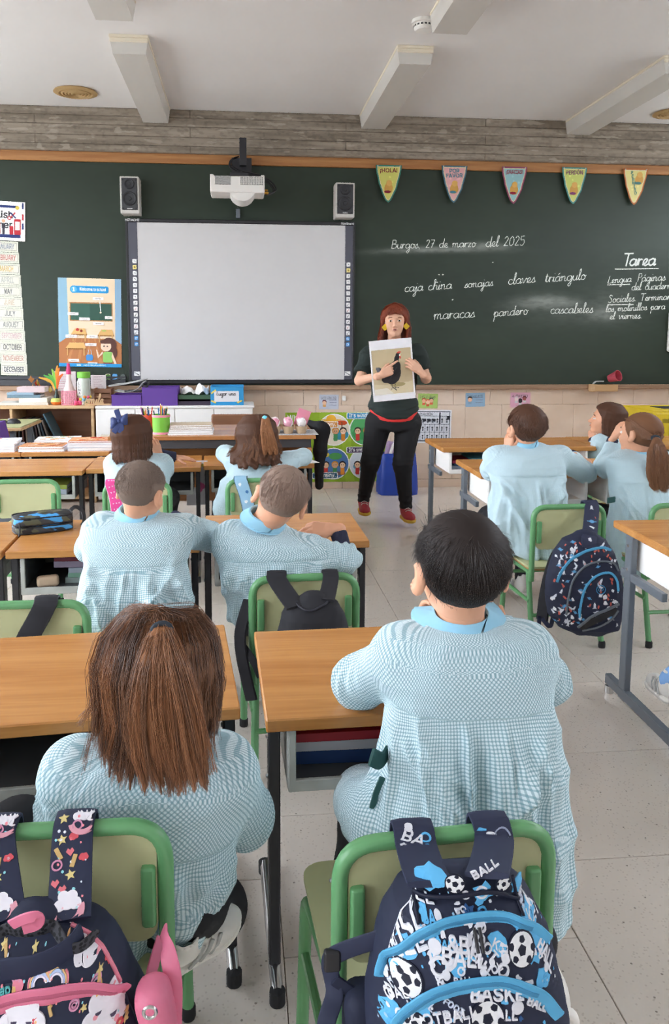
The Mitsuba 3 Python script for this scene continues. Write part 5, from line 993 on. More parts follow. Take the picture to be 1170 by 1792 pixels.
def cap_sdf(P, C, R, s, t, drop=0., front=0.):
    Q = ((P-np.asarray(C, np.float32))@np.asarray(R, np.float32))/s
    tt = t*np.clip(.3+7*(Q[:, 2]+.05), .25, 1.15)
    d = ell(Q, CRAN_C+[0, -.004, .0], CRAN_R+.002)-tt/s
    cut = (np.interp(Q[:, 1], HLY, np.array(HLZ)-drop*np.clip((.03-np.array(HLY))/.03, 0, 1))-front-Q[:, 2])*.75
    return smax(d, cut, .012)*s
def hair_short(k, C, R, s, hm, t=.012, L=.035, n=4000, r=.0006, whorl=(-.01, -.06, .085), swirl=.5, lift=.35, h=.005, seed=3, drop=0., var=.5, fringe=0.):
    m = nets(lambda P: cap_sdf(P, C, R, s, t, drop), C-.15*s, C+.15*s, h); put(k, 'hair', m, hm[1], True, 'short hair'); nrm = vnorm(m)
    rr = np.random.default_rng(seed); tri = m.triangles; a = m.area_faces; f = rr.choice(len(a), n, p=a/a.sum()); b = rr.dirichlet([1, 1, 1], n); P = (tri[f]*b[:, :, None]).sum(1); N = (nrm[m.faces[f]]*b[:, :, None]).sum(1)
    Q = (P-C)@R/s; keep = (((Q-CRAN_C)/CRAN_R)**2).sum(1) > 1.0; P, N, Q = P[keep], N[keep], Q[keep]
    w = C+R@(np.array(whorl)*s); D = P-w; D -= N*(D*N).sum(1)[:, None]; D /= np.maximum(np.linalg.norm(D, axis=1, keepdims=True), 1e-9)
    sw = np.cross(N, D); dist = np.linalg.norm(P-w, axis=1)[:, None]/s; D = D+sw*swirl*np.exp(-dist/.05)+rr.normal(0, .16, D.shape)+meshkit.fbm(P*35, 2, seed)[:, None]*[.5, .5, 0]-[.25, .25, 0]; D /= np.linalg.norm(D, axis=1, keepdims=True)
    D += np.array([0, 0, -.45]); D -= N*((D*N).sum(1)*np.clip(1-(Q[:, 2]-.02)/.05, 0, 1))[:, None]; D /= np.maximum(np.linalg.norm(D, axis=1, keepdims=True), 1e-9); lf = lift*np.clip((Q[:, 2]+.05)/.09, .08, 1); out = []
    Ls = L*(1-var+2*var*rr.random(len(P)))*np.clip(.3+.7*(Q[:, 2]+.06)/.11, .22, 1)
    Ls *= np.where((np.abs(Q[:, 0]) > .058) & (Q[:, 1] > -.05) & (Q[:, 2] < .05), .35, 1)
    cc, cr = C+R@(CRAN_C*s), CRAN_R*s+t*.8
    for p, nn, d, l, li in zip(P, N, D, Ls, lf):
        u = np.linspace(0, 1, 5)[:, None]; q = p-nn*.002+d*l*u+nn*li*l*(u-.9*u*u); out.append(q)
    A = np.array(out); B_ = (A-C)@R/s; z0, z1 = B_[:, 0, 2], B_[:, -1, 2]; zm = np.interp(B_[:, -1, 1], HLY, np.array(HLZ)-drop*np.clip((.03-np.array(HLY))/.03, 0, 1))-.010
    fk = np.where(z1 < zm, np.clip((z0-zm)/np.maximum(z0-z1, 1e-6), .12, 1), 1)[:, None, None]; A = A[:, :1]+(A-A[:, :1])*fk; E = ((A-cc)@R)/cr; kk = np.sqrt((E**2).sum(-1, keepdims=True)); E = np.where(kk < 1., E/kk, E); A = (E*cr)@R.T+cc
    curves(k, 'hair_strands', list(A), r, r*.45, hm[0]); return m
def strand_set(guides, n, jit, rr, clump=0., locks=0, wave=0., ends=0.):
    """n strands, each a mix of two neighbouring guides (equal point counts) and a jitter that is constant along it; in locks that draw together towards their ends"""
    G = np.array(guides); out = []; K = locks or n
    for _ in range(K):
        i = rr.integers(0, len(G)-1); t = rr.random(); g = G[i]*(1-t)+G[i+1]*t; q = catmull(g, 3); u = np.linspace(0, 1, len(q))[:, None]; cut = 1-ends*rr.random()
        ph, am = rr.uniform(0, 6.28, 3), rr.uniform(0, clump, 3); fq = rr.uniform(4, 9); q = q+rr.normal(0, jit, 3)*(.35+.65*u)+am*np.sin(u*fq+ph)*u+wave*np.sin(u*11+ph)*u*u
        for _ in range(max(1, n//K) if locks else 1):
            s_ = q+(rr.normal(0, jit*.55, 3)*(1-.55*u)+rr.normal(0, clump*.25, 3)*np.sin(u*fq*1.3+ph)*u if locks else 0); c = int(len(q)*cut*(1-.06*rr.random())); out.append(s_[:max(c, 5)])
    return out
def fall_guides(C, R, s, azs, t, zend, crown=(0, -.02, .108), flare=1.06, curl=0., seed=1, pol=(35, 62, 88, 108), vee=0.):
    """guides that lie over the head from the crown and hang from its widest line down to height zend (world)"""
    G = []; rr = np.random.default_rng(seed); cc, cr = C+R@(CRAN_C*s), CRAN_R*s+t
    for az in azs:
        p = [C+R@(np.array(crown)*s)]
        for th_ in pol:
            a, q = math.radians(az), math.radians(th_); e = np.array([math.sin(q)*math.sin(a), -math.sin(q)*math.cos(a), math.cos(q)]); p.append(cc+R@(e*cr))
        b = p[-1].copy(); o = b-cc; o[2] = 0; ze = zend+rr.uniform(-.012, .012)+vee*(abs(az)/110)**2; cu = rr.uniform(-1, 1)*curl
        for i, f in enumerate((.35, .7, 1.)):
            p.append(np.array([cc[0]+o[0]*(1+(flare-1)*f), cc[1]+o[1]*(1+(flare-1)*f), b[2]+(ze-b[2])*f])+np.array([math.cos(i*2.2+cu*9), math.sin(i*2+cu*7), 0])*curl*f)
        G.append(np.array(p))
    return G
def hair_volume(k, G, r, hm, h=.006, extra=None, cap=None, end=.45):
    segs = [(a, b, r*(1-(1-end)*(i/(len(g)-1))**2), r*(1-(1-end)*((i+1)/(len(g)-1))**2)) for g in G for i, (a, b) in enumerate(zip(g, g[1:]))]
    A = np.vstack(G)
    def fn(P):
        d = None if cap is None else cap(P)
        for a, b, ra, rb in segs: e = rcone(P, a, b, ra, rb); d = e if d is None else smin(d, e, .018)
        return d
    lo, hi = A.min(0)-.05, A.max(0)+.05
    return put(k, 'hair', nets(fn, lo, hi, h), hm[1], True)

# ------------------------------------------------------------------ clothing
def cloth(k, name, fn, lo, hi, h, bones, axis, m, fold=None, uvoff=0., zy=9.):
    """bones: [(a, b)] sleeves; the rest is the torso about axis(z) -> (x, y, ax, ay, yaw). Check by flat pieces: torso and each sleeve have their own thread directions"""
    M = nets(fn, lo, hi, h); n = n0 = vnorm(M); V = V0 = M.vertices
    if fold is not None: V = V+n*fold(V, n)[:, None]; M = trimesh.Trimesh(V, M.faces, process=False); n = vnorm(M)
    lab = np.where(V0[:, 2] > zy, 9, 0); best = axis(V0)[4].copy()
    for i, (a, b, r) in enumerate(bones): d_ = np.asarray(b)-np.asarray(a); e = rcone(V0, a, b, r, r)+(np.maximum(0, -((V0-np.asarray(a))@d_)/np.linalg.norm(d_))*1.2 if i in (0, 2) else 0); w = e < best; lab[w] = i+1; best[w] = e[w]
    fl = np.max(lab[M.faces], axis=1); key = M.faces.astype(np.int64)*16+fl[:, None]; uq, inv = np.unique(key.ravel(), return_inverse=True); vi, vl = uq//16, uq % 16; F = inv.reshape(-1, 3)
    W, N = V[vi], n[vi]; W0, N0 = V0[vi], n0[vi]; uv = np.zeros((len(vi), 2)); q = (vl == 0) | (vl == 9); cx, cy, uu, yaw, _ = axis(W0[q]); dx, dy = W0[q][:, 0]-cx, W0[q][:, 1]-cy
    uv[q, 0] = uu; uv[q, 1] = W0[q][:, 2]+dy*np.clip(N0[q][:, 2], 0, 1)**1.2
    q = vl == 9; uv[q] = np.stack([uv[q, 0]+uv[q, 1], uv[q, 1]-uv[q, 0]], -1)*.7071
    for i, (a, b, r) in enumerate(bones):
        q = vl == i+1; a, b = np.asarray(a), np.asarray(b); d = ln(b-a); e1 = ln(np.cross(d, [0, 0, 1.])); e2 = np.cross(d, e1); w = W0[q]-a; uv[q, 0] = w@d+.3*(i+1); t = np.arctan2(w@e2, -(w@e1)); uv[q, 1] = t*r*1.05
    d_ = ply_n(W, F, N, m, uv+2.+uvoff); return put(k, name, d_, None), trimesh.Trimesh(V, M.faces, process=False)
def rows_axis(rows):
    """rows: (py, px left, px right, Y, half depth) of the torso's outline -> interpolators over z"""
    Z, X, Y_, A, B = [], [], [], [], []
    for py, l, r, Yd, b in rows:
        p, q = at(l, py, Yd), at(r, py, Yd); Z.append((p[2]+q[2])/2); X.append((p[0]+q[0])/2); Y_.append(Yd); A.append((q[0]-p[0])/2); B.append(b)
    o = np.argsort(Z); Z, X, Y_, A, B = (np.array(v)[o] for v in (Z, X, Y_, A, B)); return Z, X, Y_, A, B
def student(label, head, hrot, s, rows, neck, shl, ell_, wrl, shr, elr, wrr, hm, hands=(), smock=GINGHAM, h=.006, legs=None, hair=None, skin=None, sleeve=.047, seed=1, pleat=None, yoke=.1, cuff=NAVY, collar=True, iris='#3a2a20', trous=TROUS, skirt=None, foldk=1., kind_h=.005, seam=True, cuff_l=.05, face=True):
    k = thing('person', label, 'person'); skin = skin or SKIN; parent_skin[k] = skin
    C = np.asarray(head, float); R = rotm(*hrot); neck = np.asarray(neck, float); Z, X, Yv, A, B = rows_axis(rows); zt, zb_ = Z[-1], Z[0]
    S = [np.asarray(v, float) for v in (shl, ell_, wrl, shr, elr, wrr)]
    nk = C+R@(np.array([0, -.018, -.045])*s); hipc = np.array([X[0], Yv[0], max(Z[0], .42)+.06]); chest = np.array([np.interp(neck[2]-.12, Z, X), np.interp(neck[2]-.12, Z, Yv), neck[2]-.12])
    legs = legs or {}
    def body(P):
        d = head_sdf(P, C, R, s); d = smin(d, rcone(P, nk, neck, .038*s, .043*s), .02); d = smin(d, rcone(P, neck-[0, 0, .03], chest, .045, .085), .04); d = smin(d, rcone(P, chest, hipc, .085, .085), .05)
        for a, b, c in (S[:3], S[3:]): d = smin(d, rcone(P, a, b, .036, .03), .03); d = smin(d, rcone(P, b, c, .03, .021), .02)
        for L in legs.values(): d = smin(d, rcone(P, L[0], L[1], .06, .045), .04); d = smin(d, rcone(P, L[1], L[2], .045, .03), .03)
        return d
    pts = np.array([C+.13, C-.13, neck, hipc-.1, hipc+.1]+S+[q for L in legs.values() for q in L]); zc = float(nk[2]-.5*(nk[2]-neck[2])); m = cat(nets(lambda P: smax(body(P), P[:, 2]-zc-.012, .001), pts.min(0)-.07, pts.max(0)+.07, .010), nets(lambda P: smax(body(P), zc-P[:, 2], .001), np.r_[C[:2]-.13, zc-.02], C+.14, h*.85))
    hm_ = [hand_mesh(**q) for q in hands]
    put(k, 'body', cat([m]+hm_), skin, True)
    if face: eyes(k, C, R, s, iris, brow=hm[1]); mouth(k, C, R, s)
    # the smock
    ce = [S[2]+(S[1]-S[2])*min(.9, cuff_l/np.linalg.norm(S[1]-S[2])), S[5]+(S[4]-S[5])*min(.9, cuff_l/np.linalg.norm(S[4]-S[5]))]
    bones = [(S[0], S[1], sleeve), (S[1], ce[0], sleeve*.9), (S[3], S[4], sleeve), (S[4], ce[1], sleeve*.9)]
    def tor(P):
        z = P[:, 2]; cx, cy, a, b = (np.interp(z, Z, v).astype(np.float32) for v in (X, Yv, A, B))
        u, v = np.abs((P[:, 0]-cx)/a), np.abs((P[:, 1]-cy)/b); g = (u**2.4+v**2.4)**(1/2.4); d = (g-1)*np.minimum(a, b)*.9
        return smax(smax(d, (z-zt)*.9, .035), zb_-z, .012)
    am, bm_ = float(np.mean(A)), float(np.mean(B))
    def axis(V):
        cx, cy, a, b = (np.interp(V[:, 2], Z, v) for v in (X, Yv, A, B)); c, q = (V[:, 0]-cx)/a, -(V[:, 1]-cy)/b
        m = np.maximum(np.maximum(np.abs(c), np.abs(q)), 1e-6); t = np.where(np.abs(c) <= np.abs(q), c/m*np.sign(q), np.sign(c)*(2-q/m)); return cx, cy, np.where(q > -np.abs(c)-9, np.where((np.abs(c) > q), np.sign(c)*(am+bm_*(1-np.clip(q/np.maximum(np.abs(c), 1e-6), -1, 1))), c/np.maximum(q, 1e-6)*am), 0), None, tor(V.astype(np.float32))-.004
    def fn(P):
        d = tor(P); d = smin(d, rcone(P, S[0], S[3], sleeve*1.05, sleeve*1.05), .05)
        for i in (0, 3):
            c = ce[0 if i == 0 else 1]; e = smin(rcone(P, S[i], S[i+1], sleeve*1.12, sleeve), rcone(P, S[i+1], c, sleeve, sleeve*.74), .02); d = smin(d, e, .028)
        if skirt is not None: d = smin(d, skirt(P), .03)
        return d
    zy = neck[2]-yoke; rr = np.random.default_rng(seed); ph = rr.uniform(0, 9, 4); xm, aw = float(np.interp(zy, Z, X)), float(np.interp(zy, Z, A)); FL = []
    for i in range(9): x0 = xm+rr.uniform(-.75, .75)*aw; FL.append((x0, zy-rr.uniform(.0, .06), x0+(x0-xm)*rr.uniform(.0, .5)+rr.uniform(-.03, .03), zb_+rr.uniform(0, .15), rr.uniform(.016, .036), rr.uniform(.007, .015)))
    for sg_ in (-1, 1):
        for i in range(4): FL.append((xm+sg_*aw*rr.uniform(.8, .98), zy+rr.uniform(-.06, .03), xm+sg_*aw*rr.uniform(-.1, .5), zy-rr.uniform(.1, .3), rr.uniform(.012, .026), rr.uniform(.007, .013)))
    def fold(V, n):
        cx, cy = np.interp(V[:, 2], Z, X), np.interp(V[:, 2], Z, Yv); th_ = np.arctan2(V[:, 0]-cx, -(V[:, 1]-cy)); dn = np.clip((zy-V[:, 2])/.12, 0, 1)
        tor_ = np.clip(1-np.maximum(tor(V.astype(np.float32))-.004, 0)/.012, 0, 1)
        f = tor_*dn*(.016*(meshkit.fbm(np.stack([th_*4.5+ph[0], V[:, 2]*2.6, 0*th_], -1), 2, seed)-.5)*2*foldk)
        q = np.stack([V[:, 0]*7, V[:, 1]*7, V[:, 2]*11], -1)+ph[1]; f += (.009*(1-np.abs(meshkit.noise(q, seed+5)-.5)*2)**2.5-.003)*foldk*(.6+.4*dn)
        for (x0, z0, x1, z1, w, am_) in FL:                        # long creases hanging from the yoke and the armpits
            dxx, dzz = x1-x0, z1-z0; LL = math.hypot(dxx, dzz); t = ((V[:, 0]-x0)*dxx+(V[:, 2]-z0)*dzz)/LL**2; dd = np.abs((V[:, 0]-x0)*dzz-(V[:, 2]-z0)*dxx)/LL
            f += tor_*am_*foldk*np.where(n[:, 1] < .3, 1, 0)*np.clip(np.minimum(t, 1-t)/.18, 0, 1)*np.clip(1-dd/w, 0, 1)**1.5
        for i_, (a_, b_, c_) in enumerate(((S[0], S[1], ce[0]), (S[3], S[4], ce[1]))):   # rings of creases inside the bent elbows
            w = np.exp(-(np.linalg.norm(V-b_, axis=1)/.085)**2)*(1-tor_); d_ = ln(c_-a_); u_ = (V-b_)@d_; g = np.linalg.norm(np.cross(V-b_, d_), axis=1)
            f += w*.0045*foldk*np.sin(u_*2*math.pi/.032+3*meshkit.noise(V*14+ph[2], seed+3)*2+g*12)
        back = n[:, 1] < .2
        if pleat is not None:
            for x0, sl, sg_ in pleat:
                dx = V[:, 0]-(x0+sl*(zy-V[:, 2])); w = .007+.03*np.clip((zy-V[:, 2]), 0, .3); f += np.where(back & (tor_ > .5) & (V[:, 2] < zy+.004), .015*np.clip((zy-V[:, 2])/.03, 0, 1)*np.exp(-np.clip(-sg_*dx, 0, 9)/.003)*np.exp(-np.clip(sg_*dx, 0, 9)/w), 0)
        f += np.where(back & (tor_ > .5), .0035*np.clip((V[:, 2]-zy)/.004, 0, 1), 0)
        return f
    pts = np.array([[X.min()-A.max(), Yv.min()-B.max(), zb_], [X.max()+A.max(), Yv.max()+B.max(), zt]]+S+(list(skirt.box) if skirt is not None else [])); sk, sm = cloth(k, 'smock', fn, pts.min(0)-.09, pts.max(0)+.09, h, bones, axis, smock, fold, zy=zy)
    if seam:                                                       # the stitched yoke seam, laid on the cloth
        xs_ = np.linspace(X[-2]-A.max()*.86, X[-2]+A.max()*.86, 60); o = np.stack([xs_, 0*xs_-9., 0*xs_+zy+.001*np.sin(xs_*60)], -1)
        try:
            loc, ir, _ = sm.ray.intersects_location(o, np.tile([0, 1., 0], (len(o), 1)), multiple_hits=False); loc = loc[np.argsort(ir)]
            if len(loc) > 20: put(sk, 'seam', tube(loc-[0, .0003, 0], .0011, 5), colmat('#9fb9bf', .8))
        except Exception: pass
    for w, e, c in ((S[2], S[1], ce[0]), (S[5], S[4], ce[1])):
        if cuff and np.linalg.norm(c-w) > .02: d = ln(w-c); put(k, 'cuff', tube(np.array([c-d*.02, c, c+(w-c)*.5, w-d*.004, w]), [.03, .032, .029, .029, .0275], 18), cuff, 40)
    if collar:                                                     # flat collar round the neck, open in front
        ax = ln(ln(nk-neck)*.45+np.array([0, 0, .55])); e1 = ln(np.cross([0, 1., 0], ax)); e2 = np.cross(ax, e1); ca = collar if isinstance(collar, dict) else {}; cc = neck*.85+nk*.15+ax*(.006+ca.get('up', 0)); L = []
        an_ = ca.get('ang', 158); ph_ = np.radians(np.linspace(-an_, an_, 45)); fr = np.clip(np.abs(np.degrees(ph_))/80-.55, 0, 1); prof = [(.047, -.02), (.046, .018), (.049, .024), (.054, .022), (.064+ca.get('out', 0), -.006+ca.get('dz', 0)), (.067+ca.get('out', 0), -.012+ca.get('dz', 0)), (.064+ca.get('out', 0), -.014+ca.get('dz', 0)), (.055, .008), (.05, -.02), (.047, -.02)]
        for r_, z_ in prof:
            o_ = r_ > .0605; r2 = r_*(1+ca.get('flare', .12)*fr*o_); L.append(cc+np.outer(np.sin(ph_)*r2*1.06, e1)-np.outer(np.cos(ph_)*r2, e2)+np.outer(z_+ca.get('lift', 0)*fr*o_, ax))
        put(k, 'collar', grid(np.array(L), 41, len(prof)), COLLAR, 40)
    for nme, L in legs.items():
        def tf(P, L=L): return smin(rcone(P, L[0], L[1], .072, .058), rcone(P, L[1], L[2], .056, .037), .03)
        q = np.array(L); put(k, 'trouser_leg', nets(tf, q.min(0)-.09, q.max(0)+.09, .009), trous, True)
        if len(L) > 3: shoe(k, L[2], L[3])
    if hair: hair(k, C, R, s)
    return k
def shoe(k, ank, toe, c=None, s=1., up=(0, 0, 1.), name='shoe', L=.19, stripes=True, sole=None, h=.009):
    """a trainer: heel below the ankle, pointing towards toe"""
    f = np.asarray(toe, float)-np.asarray(ank); u = np.asarray(up, float); f = ln(f-u*(f@u)); x = np.cross(f, u); M = np.stack([x, f, u], 1); o = np.asarray(ank, float)
    def fn(P):
        Q = ((P-o.astype(np.float32))@M.astype(np.float32))/s; d = smin(ell(Q, (0, .0, -.03), (.036, .05, .045)), ell(Q, (0, .08, -.05), (.038, .07, .032)), .03); d = smin(d, rcone(Q, (0, -.01, .0), (0, -.01, .03), .036, .034), .02); d = smax(d, -rcone(Q, (0, -.01, .02), (0, -.01, .08), .026, .03), .006)
        return smax(d, -.066-Q[:, 2], .006)*s
    def fs(P):
        Q = ((P-o.astype(np.float32))@M.astype(np.float32))/s; d = np.minimum(ell(Q, (0, .0, -.066), (.041, .054, .05)), smin(ell(Q, (0, .08, -.066), (.043, .075, .05)), ell(Q, (0, .0, -.066), (.04, .053, .05)), .03)); return smax(smax(d, Q[:, 2]+.06, .004), -.082-Q[:, 2], .004)*s
    sh = put(k, name, nets(fn, o-.2*s, o+.2*s, h*s), c or SHOEW, True); put(sh, 'sole', nets(fs, o-.2*s, o+.2*s, h*s), sole or SOLE, True)
    for i in range(4):
        y = .045+.017*i; z = -.006-.010*i; w_ = .022; u_ = np.linspace(-1, 1, 7); P = np.stack([w_*u_, y+0*u_, z-.012*u_*u_+.006], -1)*s; put(sh, 'lace', tube(P@M.T+o, .0022*s, 6), LACE, True)
    if stripes and c is None:
        for sx in (-1, 1):
            for i in range(3): P = np.array([(sx*(.0405-.002*i), .012+.024*i, -.058), (sx*(.037-.002*i), .028+.022*i, -.036), (sx*(.028-.002*i), .04+.02*i, -.02)])*s; put(sh, 'stripe', tube(P@M.T+o, 1, 8, flat=(.0025*s, .0045*s), side=tuple(f)), LGREY, True)
    return sh
LACE = mat('lace', '#d5d8cf', .8)
def surf(px, py, C, R, s, t):            # where the line of sight meets the head, t outside the skull
    o = np.array([0, 0, EYE]); d = ln(at(px, py, 5.)-o); r = CRAN_R*s+t; oo = ((o-C)@R-CRAN_C*s)/r; dd = (d@R)/r; a, b, c = dd@dd, oo@dd, oo@oo-1; q = b*b-a*c
    return o+d*((-b-math.sqrt(max(q, 0)))/a)

# ------------------------------------------------------------------ the children
class Skirt:                                              # extra cloth: cones joined to the smock
    def __init__(s, segs, k=.03): s.segs, s.k = segs, k; s.box = [np.asarray(q, float) for g in segs for q in g[:2]]
    def __call__(s, P):
        d = None
        for a, b, ra, rb in s.segs: e = rcone(P, a, b, ra, rb); d = e if d is None else smin(d, e, s.k)
        return d
def seat_legs(x, y, dx=.07, kn=.36, ft=.36, z=.47, tw=.0):
    return {sd: [np.array([x+s*dx, y, z]), np.array([x+s*(dx+.03)+tw, y+kn, z-.02]), np.array([x+s*(dx+.02)+tw, y+ft, .1]), np.array([x+s*(dx+.03)+tw, y+ft+.2, .05])] for s, sd in ((-1, 'left'), (1, 'right'))}
DARKH = hair_mat('dark', '#2e2624', .42); BROWN = hair_mat('brown', '#54382a', .32); LBROWN = hair_mat('light_brown', '#7a543c', .32); COPPER = hair_mat('chestnut', '#8f6040', .32); GREYB = hair_mat('ash_brown', '#947d70', .45); DUSK = hair_mat('dusk_brown', '#7d6b60', .45); AUBURN = hair_mat('auburn', '#7c3a26', .34)
TIEM = colmat('#2a3038', .7)
def A(px, py, Y): return at(px, py, Y)

# the near boy
def nb_hair(k, C, R, s): hair_short(k, C, R, s, DARKH, t=.007, L=.036, n=10500, r=.00044, whorl=(.004, -.07, .085), swirl=.7, lift=.30, h=.0045, seed=11, drop=.0, var=.35)
student('child with short dark hair seen from behind, nearest in the middle, checked smock', A(805, 1000, 1.45), (.03, .02, 0), 1.07,
    [(1088, 745, 868, 1.46, .055), (1104, 700, 928, 1.45, .085), (1140, 683, 948, 1.44, .1), (1230, 682, 962, 1.42, .11), (1320, 672, 975, 1.40, .12), (1420, 655, 985, 1.38, .13), (1500, 650, 986, 1.37, .135), (1590, 690, 975, 1.36, .13)],
    A(805, 1100, 1.46), A(710, 1150, 1.46), A(628, 1196, 1.60), A(742, 1100, 1.66), A(912, 1150, 1.46), A(950, 1188, 1.56), A(870, 1110, 1.66), DARKH,
    hands=[dict(W=A(742, 1112, 1.66), d=(.1, -.05, 1), n=(-.3, .9, .2), right=False, s=.72, curl=(.5, .55, .6, .7), h=.003), dict(W=A(870, 1110, 1.66), d=(-.5, .0, .9), n=(.3, .9, 0), right=True, s=.72, curl=(.5, .55, .6, .7), h=.003)],
    h=.0045, hair=nb_hair, sleeve=.051, seed=3, pleat=[(.392, .02, 1), (.40, -.03, -1), (.32, .05, 1), (.47, -.05, -1)], yoke=.115, cuff_l=.07, collar=dict(out=.004, flare=.35, lift=.012, dz=.004, up=-.002, ang=125), foldk=1.15,
    skirt=Skirt([(A(690, 1440, 1.42), A(640, 1400, 1.56), .09, .07), (A(900, 1500, 1.38), A(930, 1590, 1.34), .06, .05)]),
    legs={'left': [A(720, 1480, 1.4), A(640, 1440, 1.66), np.array([.22, 1.66, .1]), np.array([.22, 1.86, .05])], 'right': [A(880, 1500, 1.4), np.array([.47, 1.6, .44]), np.array([.462, 1.13, .44])]})
NBK = 'person'
shoe(NBK, (.452, 1.055, .425), (.455, .98, .2), up=(0, .93, .35), s=.75, h=.0058)
kp = put(NBK, 'pocket', mv(tube(catmull([(-.03, 0, .02), (0, -.004, .0), (.03, 0, .0)], 4), 1, 8, flat=(.003, .016), up=(0, 1, 0)), A(663, 1330, 1.36), rz=.9), TEAL, 40, 'dark teal pocket trim')
put(NBK, 'pocket', mv(tube(catmull([(0, 0, .03), (.004, 0, 0), (.012, 0, -.03)], 4), 1, 8, flat=(.003, .006), up=(0, 1, 0)), A(655, 1385, 1.36), ry=.5), TEAL, 40)

# the near girl
def ng_hair(k, C, R, s):
    cap = lambda P: cap_sdf(P, C, R, s, .012, .03, 0.); ze = A(260, 1378, 1.2)[2]; rr = np.random.default_rng(5)
    G = fall_guides(C, R, s, np.linspace(-112, 114, 15), .024, ze, crown=(0, -.05, .118), flare=1.02, curl=.014, seed=2, vee=.07)
    for g in G: g[-3:, 1] -= np.array([.0, .004, .008])
    hair_volume(k, [(g[2:]-C)*[.95, .95, 1]+C for g in G], .012, LBROWN, .006, cap=cap, end=.3)
    curves(k, 'hair_strands', strand_set(G, 4500, .009, rr, .010, locks=230, wave=.006, ends=.12), .00045, .00025, LBROWN[0]); curves(k, 'hair_strands', strand_set(G, 1600, .009, rr, .010, locks=60, wave=.006, ends=.12), .00045, .00025, BROWN[0]); curves(k, 'hair_strands', strand_set(G[:6], 1300, .010, rr, .012, locks=40, wave=.01, ends=.2), .00045, .00025, COPPER[0])
    tie = surf(284, 1106, C, R, s, .04); T_ = []
    for i in range(11):
        a = (i-5)/5; T_.append(np.array([tie+[0, .03, -.005], tie+[a*.010, -.008, .002], tie+[a*.028, -.03, -.03], tie+[a*.05+.004, -.045, -.10], tie+[a*.055+.012, -.05, -.17], tie+[a*.045+.03, -.05, -.235-.02*(1-abs(a))]]))
    put(k, 'pony_tail', nets(lambda P: np.minimum.reduce([rcone(P, a, b, .010, .010) for g in T_[1:-1:2] for a, b in zip(g[1:], g[2:-1])]), np.vstack(T_).min(0)-.03, np.vstack(T_).max(0)+.03, .005), COPPER[1], True, 'half-up pony tail')
    curves(k, 'tail_strands', strand_set(T_, 2800, .007, rr, .008, locks=110, wave=.006, ends=.08), .00045, .00025, COPPER[0]); curves(k, 'tail_strands', strand_set(T_, 1500, .007, rr, .008, locks=45, wave=.006, ends=.08), .00045, .00025, LBROWN[0])
    up = []
    for az in np.linspace(-112, 112, 17):
        a = math.radians(az); f = ln([0, 0, 1.]); e = []
        for q in (1.45, 1.15, .85, .6): e.append(C+R@(CRAN_C*s+(CRAN_R*s+.025)*np.array([math.sin(q)*math.sin(a), -math.sin(q)*math.cos(a), math.cos(q)])))
        e = [p*(1-t)+tie*t for p, t in zip(e, (0, .15, .4, .7))]; e = [C+R@(CRAN_C*s+((p-C)@R-CRAN_C*s)/min(1., np.linalg.norm(((p-C)@R-CRAN_C*s)/(CRAN_R*s+.025)))) for p in e]; up.append(np.array(e+[tie+[0, .006, .002]]))
    curves(k, 'drawn_back_strands', strand_set(up, 5000, .004, rr, .003), .0008, .0005, LBROWN[0], flat=True)
    th_ = np.linspace(0, 2*np.pi, 20, endpoint=False); put(k, 'hair_tie', tube(np.stack([tie[0]+.014*np.cos(th_), tie[1]-.008+.006*np.sin(th_), tie[2]+.004+.010*np.sin(th_)], -1), .0055, 8, closed=True), TIEM, True, 'black elastic hair tie')
student('child with long half-up light brown hair seen from behind, nearest on the left', A(282, 1185, 1.31), (-.12, -.12, .05), .96,
    [(1290, 225, 330, 1.34, .05), (1312, 150, 392, 1.34, .085), (1350, 105, 425, 1.34, .1), (1420, 92, 425, 1.34, .105), (1500, 100, 405, 1.345, .11), (1570, 118, 378, 1.35, .115), (1625, 130, 335, 1.35, .115)],
    A(282, 1300, 1.32), A(140, 1350, 1.33), A(108, 1420, 1.46), A(180, 1330, 1.66), A(385, 1350, 1.34), A(428, 1430, 1.44), A(370, 1330, 1.66), COPPER,
    hands=[dict(W=A(180, 1310, 1.68), d=(.5, .6, .2), n=(0, -.2, 1), right=False, s=.72, h=.003), dict(W=A(370, 1310, 1.68), d=(-.5, .6, .2), n=(0, -.2, 1), right=True, s=.72, h=.003)],
    h=.0048, hair=ng_hair, sleeve=.052, seed=8, yoke=.17, foldk=1.1, skirt=Skirt([(A(325, 1500, 1.34), A(330, 1560, 1.31), .062, .055), (A(330, 1560, 1.31), A(318, 1600, 1.26), .055, .042), (A(120, 1480, 1.38), A(75, 1465, 1.44), .06, .045)]),
    legs={'left': [A(160, 1560, 1.34), np.array([-.36, 1.62, .45]), np.array([-.33, 1.62, .1]), np.array([-.33, 1.82, .05])], 'right': [A(290, 1580, 1.3), A(376, 1588, 1.46), A(318, 1640, 1.26)+np.array([.02, .0, .045])]})
NGK = 'person_001'
shoe(NGK, A(318, 1640, 1.26), A(415, 1598, 1.36), up=(.3, -.45, .84), s=.92, h=.0055)
put(NGK, 'pocket', mv(tube(catmull([(-.04, 0, -.02), (-.01, .0, .0), (.03, 0, .03)], 4), 1, 8, flat=(.003, .014), up=(0, 1, 0)), A(352, 1566, 1.395), rz=-.3), TEAL, 40, 'dark teal pocket trim')

